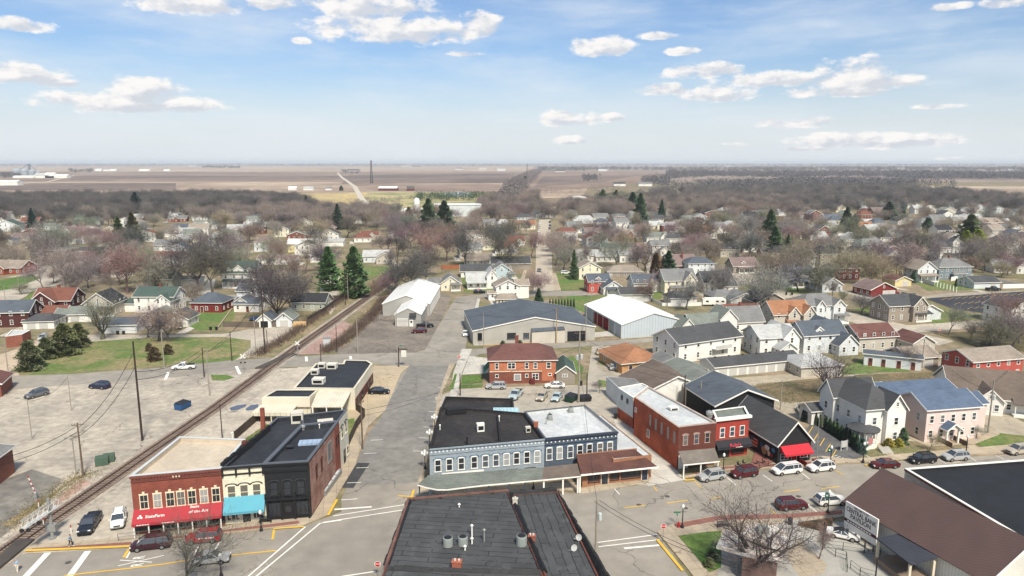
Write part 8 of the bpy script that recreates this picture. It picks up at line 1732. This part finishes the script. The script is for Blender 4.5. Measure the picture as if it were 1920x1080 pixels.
for x,y,t_,c,wf,l_,nm in ((1666,838,822,'y',1.2,'left yellow flowering bush by the white gabled house','bush'),(1684,837,822,'y',1.2,'right yellow flowering bush by the white gabled house','bush'),(1692,832,802,'d',.8,'round dark bush at the corner of the pink house','bush'),(1616,850,822,'b',.7,'blue-green spruce bush by the porch steps','bush'),(1330,1064,1046,'o',1.1,'round clipped bush at the lower end of the corner plot','bush'),(1334,1048,1032,'o',1.0,'round clipped bush in the middle of the corner plot','bush'),(290,676,650,'r',.9,'bronze-green bush in the vacant lot','bush'),(316,664,645,'r',.9,'brown bush right of the bronze-green bush','bush'),(280,658,643,'r',.9,'brown bush behind the bronze-green bush','bush'),(943,646,640,'o',1.2,'left clipped bush in front of the hall','bush'),(975,645,639,'o',1.2,'right clipped bush in front of the hall','bush')): EV(x,y,t_,c,BSH if c in 'yor' else JUN,wf*(.9 if c in 'yor' else 1),l_,'bush','bush')
# --- people
def person(px,py,rz,label,top,legs,stride=.28,hair=(.05,.035,.03)):
 r = empty('person',G(px,py) + Vector((0,0,.13 if px > 100 else .03)),rz,label,'person');skin = mat('skin',sr(196,150,124),kind='plain',rough=.6);s_ = stride
 J = dict(pel=(0,0,.95,.13),ch=(.0,.03,1.32,.15),nk=(.02,0,1.50,.055),hd=(.04,0,1.66,.095),hl=(0,.1,.90,.09),hr=(0,-.1,.90,.09),kl=(s_*.7,.1,.50,.06),kr=(-s_*.3,-.1,.50,.06),al=(s_*.9,.1,.09,.042),ar=(-s_,-.1,.12,.042),fl=(s_*.9 + .17,.1,.04,.04),fr=(-s_ + .16,-.1,.05,.04),
  sl=(0,.2,1.42,.06),sr_=(0,-.2,1.42,.06),el=(-.08,.26,1.14,.042),er=(.06,-.26,1.14,.042),wl=(.04,.27,.90,.03),wr=(.26,-.22,.98,.03))
 E = [('pel','ch'),('ch','nk'),('nk','hd'),('pel','hl'),('pel','hr'),('hl','kl'),('kl','al'),('al','fl'),('hr','kr'),('kr','ar'),('ar','fr'),('ch','sl'),('ch','sr_'),('sl','el'),('el','wl'),('sr_','er'),('er','wr')]
 for w_ in ('wl','wr'):
  x,y,z,_ = J[w_]
  for k in range(5): J[w_ + str(k)] = (x + .02 + (.03 if k == 4 else 0),y + (k - 1.5) *.018,z - (.10 - abs(k - 1.5) *.012 if k < 4 else .05),.008);E.append((w_,w_ + str(k)))
 def skin_mesh(keys,edges,name,m,grow=0,parent=None):
  ks = list(keys);me = bpy.data.meshes.new(name);me.from_pydata([J[k][:3] for k in ks],[(ks.index(a),ks.index(b)) for a,b in edges],[]);o = place(me,name,parent);sk = o.modifiers.new('s','SKIN')
  for i,k in enumerate(ks): me.skin_vertices[0].data[i].radius = (J[k][3] + grow,) *2
  me.skin_vertices[0].data[0].use_root = True;o.modifiers.new('u','SUBSURF').levels = 1;me.materials.append(m);return o
 for mname,ks_,gr,m_ in (('body',list(J),0,skin),('shirt',['ch','pel','nk','sl','sr_','el','er'],.016,mat('shirt_' + str(px),top)),('trousers',['pel','hl','hr','kl','kr','al','ar'],.018,mat('trousers_' + str(px),legs)),('shoe',['al','fl'],.014,WHT),('shoe',['ar','fr'],.014,WHT)):
  ss = set(ks_);me0 = [e for e in E if e[0] in ss and e[1] in ss]
  bpy.context.view_layer.update();skin_mesh(ks_,me0,mname,m_,gr,r)
 h_ = MB();h_.blob((.025,0,1.72),(.11,.095,.085),seed=1,rough=.04);h_.obj('hair',mat('hair_' + str(px),hair,kind='plain'),r)
 f_ = MB();f_.add([(.13,-.012,1.655),(.13,.012,1.655),(.165,0,1.635),(.13,0,1.69)],[(0,1,2),(1,3,2),(3,0,2)]);f_.obj('nose',skin,r)
 for sy in (-1,1): e_ = MB();e_.blob((.125,sy*.035,1.68),(.012,.014,.01),seed=1,sub=1);e_.obj('eye',DARK,r);e_ = MB();e_.blob((.03,sy*.1,1.66),(.02,.012,.035),seed=2,sub=1);e_.obj('ear',skin,r)
 f_ = MB();f_.box(.125,.138,-.025,.025,1.60,1.61);f_.obj('mouth',mat('lips',sr(150,80,76)),r)
person(133,1026,0,'person in a bright blue top and dark trousers walking on the pavement',sr(70,140,190),sr(36,40,54))
person(33,1072,R(-80),'person in a light blue shirt and pale trousers crossing the street',sr(130,170,210),sr(206,200,186),.12,(.35,.33,.32))
# --- the rest of the town's bare trees, scattered where the photo shows them
def inside(x,y,P):
 c = False;j = len(P) - 1
 for i in range(len(P)):
  if (P[i][1] > y) != (P[j][1] > y) and x < (P[j][0] - P[i][0]) *(y - P[i][1]) /(P[j][1] - P[i][1]) + P[i][0]: c = not c
  j = i
 return c
TRK = [(p.x,p.y) for p,d in resample(TR,8)]
def clear(x,y,r=1.5,sep=6):
 if any(inside(x,y,P) for P in NOTREE): return False
 if any((x - a) ** 2 + (y - b_) ** 2 < (c + r) ** 2 for a,b_,c in FOOT): return False
 if any((x - a) ** 2 + (y - b_) ** 2 < 30 for a,b_ in TRK): return False
 return not any((x - a) ** 2 + (y - b_) ** 2 < sep*sep for a,b_ in TP)
def clear2(x,y,r): return not (any(inside(x,y,P) for P in NOTREE) or any((x - a) ** 2 + (y - b_) ** 2 < (c + r) ** 2 for a,b_,c in FOOT) or any((x - a) ** 2 + (y - b_) ** 2 < 120 for a,b_ in TRK) or any((x - a) ** 2 + (y - b_) ** 2 < 25 for a,b_ in TP))
HW = dict(white='white',cool='pale blue-white',cream='cream',tan='tan',brick='red brick',grey='grey',stone='stone');RW = dict(grey='grey',dark='dark',tan='tan',pale='pale',slate='slate',mauve='mauve',sage='grey-green',rust='rust red',black='black')
for Z,n in (([(0,405),(560,405),(700,450),(560,500),(0,470)],52),([(1040,405),(1500,402),(1560,450),(1340,450),(1040,470)],58),([(1480,402),(1930,402),(1930,480),(1640,500),(1500,450)],54),([(890,405),(1000,405),(1000,470),(880,490)],9),([(1400,455),(1660,470),(1700,520),(1400,490)],9),([(1080,382),(1925,384),(1925,402),(1080,402)],58)):
 k = t_ = 0;xs = [p[0] for p in Z];ys = [p[1] for p in Z]
 while k < n and t_ < 1500:
  t_ += 1;x,y = rt.uniform(min(xs),max(xs)),rt.uniform(min(ys),max(ys));g = G(x,y)
  if not inside(x,y,Z) or not clear2(g.x,g.y + 5,8): continue
  w_ = rt.choice(['white','white','white','white','cool','cool','cream','tan','brick']);r_ = rt.choice(['grey','grey','dark','tan','pale','slate','mauve','sage','rust','black']);two = rt.random() < .4;st_ = rt.random()
  house(uniq(HW[w_] + (' two storey' if two else ' low') + ' house with ' + RW[r_] + ' roof',g),x,y,rt.choice([4,10,13]),rt.uniform(9,15),rt.uniform(8,11),5.4 if two else 3.0,rt.uniform(2.2,3.4),'y' if st_ < .4 else 'x',w_,r_,0 if st_ < .8 else 3.5,wings=[(5,9,-2.5,4,3.0,2.0,'y')] if st_ > .5 and st_ < .8 else (),wins=y > 400,group='houses under the trees of the far town');k += 1
ZONES = [([(0,395),(560,395),(620,440),(700,450),(640,500),(560,540),(330,545),(180,560),(0,540)],62,('tan','grey','pink','tan','dark'),(11,18)),
   ([(700,410),(900,395),(1000,410),(1000,470),(985,500),(860,500),(780,500),(700,470)],34,('pink','red','grey','dark'),(12,18)),
   ([(1035,405),(1500,400),(1500,450),(1340,500),(1240,520),(1180,500),(1035,500)],60,('pink','grey','pink','dark','tan'),(10,17)),
   ([(1500,400),(1920,400),(1960,520),(1780,520),(1640,540),(1500,560),(1400,540),(1400,450)],58,('pink','grey','tan','dark','grey'),(10,18)),
   ([(760,470),(700,530),(690,540),(740,560),(770,520)],5,('dark','grey'),(7,11)),([(1760,625),(1925,620),(1925,660),(1850,665)],4,('grey',),(9,13))]
for Z,n,tints,(h0,h1_) in ZONES:
 xs = [p[0] for p in Z];ys = [p[1] for p in Z];k = t_ = 0
 while k < n and t_ < 4000:
  t_ += 1;x,y = rt.uniform(min(xs),max(xs)),min(ys) + (max(ys) - min(ys)) *rt.random() ** 1.0
  if not inside(x,y,Z): continue
  g = G(x,y)
  if clear(g.x,g.y): tree(g,rt.uniform(h0,h1_),rt.choice(tints),None,rt.uniform(.95,1.25));k += 1
# --- woods beyond the town: one mass of branching crowns each
def woods(zones,name,label_kind='stuff',seed=1,cols=None,n_t=46,size=1.5):
 rg = np.random.default_rng(seed);Vs = [];tot = 0
 for Z,n,h0,h1_ in zones:
  xs = [p[0] for p in Z];ys = [p[1] for p in Z];pts = []
  Wp = [G(*p) for p in Z];Wq = [(p.x,p.y) for p in Wp];ax,bx,ay,by = min(p.x for p in Wp),max(p.x for p in Wp),min(p.y for p in Wp),max(p.y for p in Wp);t_ = 0
  while len(pts) < n and t_ < n*30:
   t_ += 1;x,y = rg.uniform(ax,bx),rg.uniform(ay,by)
   if inside(x,y,Wq) and not (y < 900 and not clear(x,y,0,3)): pts.append((x,y))
  if not pts: continue
  c = np.array(pts);N = len(c);h = rg.uniform(h0,h1_,N);sc = max(1.0,(sum(p.y for p in Wp) /len(Wp)) /1100)
  u = rg.normal(size=(N,n_t,3));u /= np.linalg.norm(u,axis=2,keepdims=True);rr = rg.uniform(.5,1,(N,n_t,1)) ** .5;P = u*rr
  P[:,:,0] *= (h*.5)[:,None];P[:,:,1] *= (h*.5)[:,None];P[:,:,2] = (P[:,:,2] *.46 + .56) *h[:,None];P[:,:,0] += c[:,0:1];P[:,:,1] += c[:,1:2]
  P = P.reshape(-1,3);a_ = rg.normal(size=P.shape);b_ = rg.normal(size=P.shape);a_ /= np.linalg.norm(a_,axis=1,keepdims=True);b_ /= np.linalg.norm(b_,axis=1,keepdims=True)
  q = size*(h0 + h1_) /26;V = np.stack([P,P + a_*q,P + b_*q],1);V[:,:,2] = np.maximum(V[:,:,2],.1);Vs.append(V.reshape(-1,3))
 V = np.concatenate(Vs);n = len(V) // 3;me = bpy.data.meshes.new(name);me.vertices.add(len(V));me.vertices.foreach_set('co',V.ravel());me.loops.add(3*n);me.loops.foreach_set('vertex_index',np.arange(3*n,dtype=np.int32));me.polygons.add(n);me.polygons.foreach_set('loop_start',np.arange(0,3*n,3,dtype=np.int32))
 me.update();me.validate();me.materials.append(cols);o = place(me,name);tag(o,kind='stuff');return o
def wood_inst(zones,name,col,seed,hmin,hmax):
 rg = random.Random(seed);pts = []
 for Z,n in zones:
  Wq = [(G(*p).x,G(*p).y) for p in Z];ax,bx = min(p[0] for p in Wq),max(p[0] for p in Wq);ay,by = min(p[1] for p in Wq),max(p[1] for p in Wq);k = t_ = 0
  while k < n and t_ < n*30:
   t_ += 1;x,y = rg.uniform(ax,bx),rg.uniform(ay,by)
   if inside(x,y,Wq) and clear(x,y,0,2): pts.append((x,y,0));k += 1
 sc = bpy.data.collections.new(name + '_sources');m = mat('wood_' + name,col,kind='inst',rough=1)
 for i,(tm,cm_,H,w_) in enumerate(BV):
  b = bmesh.new();b.from_mesh(tm);b.from_mesh(cm_);me = bpy.data.meshes.new('wood_tree');b.to_mesh(me);b.free();me.materials.clear();me.materials.append(m);me.transform(Matrix.Scale((hmin + hmax) /2/H,4));sc.objects.link(bpy.data.objects.new('wood_tree',me))
 me = bpy.data.meshes.new(name);me.from_pydata(pts,[],[]);o = place(me,name);tag(o,kind='stuff')
 g = bpy.data.node_groups.new(name,'GeometryNodeTree');g.interface.new_socket('Geometry',in_out='INPUT',socket_type='NodeSocketGeometry');g.interface.new_socket('Geometry',in_out='OUTPUT',socket_type='NodeSocketGeometry')
 N = g.nodes.new;gi,go_,ip,ci,rs,rr_,cmb = N('NodeGroupInput'),N('NodeGroupOutput'),N('GeometryNodeInstanceOnPoints'),N('GeometryNodeCollectionInfo'),N('FunctionNodeRandomValue'),N('FunctionNodeRandomValue'),N('ShaderNodeCombineXYZ')
 ci.inputs['Collection'].default_value = sc;ci.inputs['Separate Children'].default_value = True;ci.inputs['Reset Children'].default_value = True;ip.inputs['Pick Instance'].default_value = True
 rs.inputs[2].default_value = hmin/((hmin + hmax) /2);rs.inputs[3].default_value = hmax/((hmin + hmax) /2);rr_.inputs[3].default_value = 6.28
 L = g.links.new;L(gi.outputs[0],ip.inputs['Points']);L(ci.outputs[0],ip.inputs['Instance']);L(rs.outputs[1],ip.inputs['Scale']);L(rr_.outputs[1],cmb.inputs[2]);L(cmb.outputs[0],ip.inputs['Rotation']);L(ip.outputs[0],go_.inputs[0])
 o.modifiers.new('trees','NODES').node_group = g
WD1 = mat('wood_brown',(.24,.20,.18),kind='noise',var=.45,scale=.12,rough=1);WD2 = mat('wood_grey',(.15,.14,.14),kind='noise',var=.4,scale=.08,rough=1);WDG = mat('wood_evergreen',(.07,.11,.06),kind='noise',var=.4,scale=.1,rough=1);WDP = mat('wood_pink',(.30,.23,.20),kind='noise',var=.35,scale=.12,rough=1)
wood_inst([([(-60,402),(-60,378),(260,376),(480,374),(560,384),(600,400),(420,402),(200,400)],620),([(0,425),(0,398),(330,396),(330,415),(120,430)],90)],'dark_woods',(.115,.107,.10),3,13,19)
wood_inst([([(330,412),(560,398),(740,402),(720,425),(560,440)],170),([(880,420),(900,385),(960,366),(1010,372),(1000,400),(1040,398),(1100,382),(1250,380),(1500,380),(1500,405),(1250,412),(1040,412)],520),([(430,388),(520,376),(560,390),(500,400)],60)],'brown_woods',(.22,.185,.16),4,11,17)
wood_inst([([(1180,382),(1240,362),(1400,356),(1700,358),(1960,380),(1960,402),(1500,404),(1250,384)],820),([(935,382),(950,352),(975,335),(985,345),(978,372),(960,386)],160)],'grey_woods',(.15,.14,.13),5,12,18)
woods([([(935,382),(950,352),(975,335),(1000,322),(1016,322),(1000,345),(978,372),(960,386)],500,13,20),([(935,382),(950,352),(975,335),(985,345),(978,372),(960,386)],60,12,17)],'tree_belt_woods',cols=WD1,seed=5)
woods([([(1010,322),(1200,320),(1420,323),(1700,320),(1920,323.5),(2100,321),(2100,317),(1600,315.5),(1300,317),(1010,316)],1700,15,27),([(1255,354),(1200,344),(1262,336),(1330,331),(1480,334),(1600,331),(1750,337),(1960,336),(2100,347),(2100,332),(1820,329),(1700,326.5),(1480,328),(1250,326)],2700,11,25),([(1250,356),(1500,342),(1700,346),(1800,352),(1730,350),(1640,357),(1520,352),(1400,362)],700,11,21)],'far_woods',cols=WD2,seed=6,n_t=48,size=2.0)
woods([([(-200,311),(2100,312),(2100,308),(-200,308)],3000,16,30),([(0,334),(0,328),(38,328),(38,334)],90,12,16),([(380,316),(450,316),(450,313),(380,313)],120,14,20),([(130,324),(175,324),(175,320),(130,320)],25,14,20),([(1095,340),(1125,340),(1125,334),(1095,334)],22,12,18),([(640,326),(675,326),(675,322),(640,322)],20,12,18)],'horizon_trees',cols=WD2,seed=7,n_t=26,size=3.5)
woods([([(780,378),(930,378),(930,370),(780,370)],130,8,12),([(1120,392),(1200,394),(1210,378),(1120,376)],60,11,16),([(1300,348),(1500,350),(1500,344),(1300,342)],60,12,18),([(1560,390),(1600,392),(1610,380),(1560,378)],10,10,16)],'evergreen_woods',cols=WDG,seed=8,n_t=60)
woods([([(640,392),(760,384),(780,372),(660,374)],45,4,9),([(545,392),(640,400),(700,412),(640,428),(560,410)],60,6,11),([(1240,358),(960,372),(960,364),(1200,354)],60,6,12)],'scattered_woods',cols=WDP,seed=9)
wood_inst([(Z,n) for Z,n in zip([z[0] for z in ZONES[:4]],(40,15,40,40))],'town_trees',(.25,.215,.185),12,9,16)
# brush beside the rails and hedges of weeds
BR = mat('brush_brown',(.16,.11,.08),kind='noise',var=.4,scale=.5,rough=1)
def brush(px,w,n,h,name='brush',m=BR,seed=1):
 rg = random.Random(seed);pts = [p for p,d in resample([G(*p) for p in px],.5)];V = [];F = []
 for _ in range(n):
  p = rg.choice(pts) + Vector((rg.gauss(0,w),rg.gauss(0,w),0));d = Vector((rg.gauss(0,.35),rg.gauss(0,.35),1)) *h*rg.uniform(.4,1.1);s = Vector((rg.gauss(0,1),rg.gauss(0,1),0)).normalized() *.06;o = len(V);V += [tuple(p - s),tuple(p + s),tuple(p + d)];F.append((o,o + 1,o + 2))
  q = p + d*rg.uniform(.3,.7);e = Vector((rg.gauss(0,.5),rg.gauss(0,.5),.3)) *h*.5;o = len(V);V += [tuple(q - s),tuple(q + s),tuple(q + e)];F.append((o,o + 1,o + 2))
 me = bpy.data.meshes.new(name);me.from_pydata(V,[],F);me.materials.append(m);tag(place(me,name),kind='stuff')
brush([(478,668),(500,655),(540,632),(600,590),(660,548)],1.2,5000,1.4,seed=2);brush([(610,660),(650,635),(690,600),(712,575),(722,560)],1.1,6000,1.9,seed=3);brush([(690,552),(740,515),(770,500)],2.5,3500,1.8,seed=4);brush([(20,990),(90,940),(150,895),(180,885)],1.5,2500,.35,'weeds',DRY,5)
brush([(520,800),(450,835)],.8,900,.4,'weeds',GREEN,6);brush([(1420,745),(1600,730),(1800,712)],4,4000,.3,'weeds',MOSS,7)
for x,y in ((1251,931),(1497,931),(128,1055),(1285,953),(1198,947)): mb = MB();mb.lathe([(.4,0),(.4,.012)],n=14);tag(mb.obj('manhole_cover',mat('iron_lid',sr(84,80,76)),loc=G(x,y) + Vector((0,0,.022))),'round dark iron manhole cover in the street asphalt','manhole cover','manhole covers')
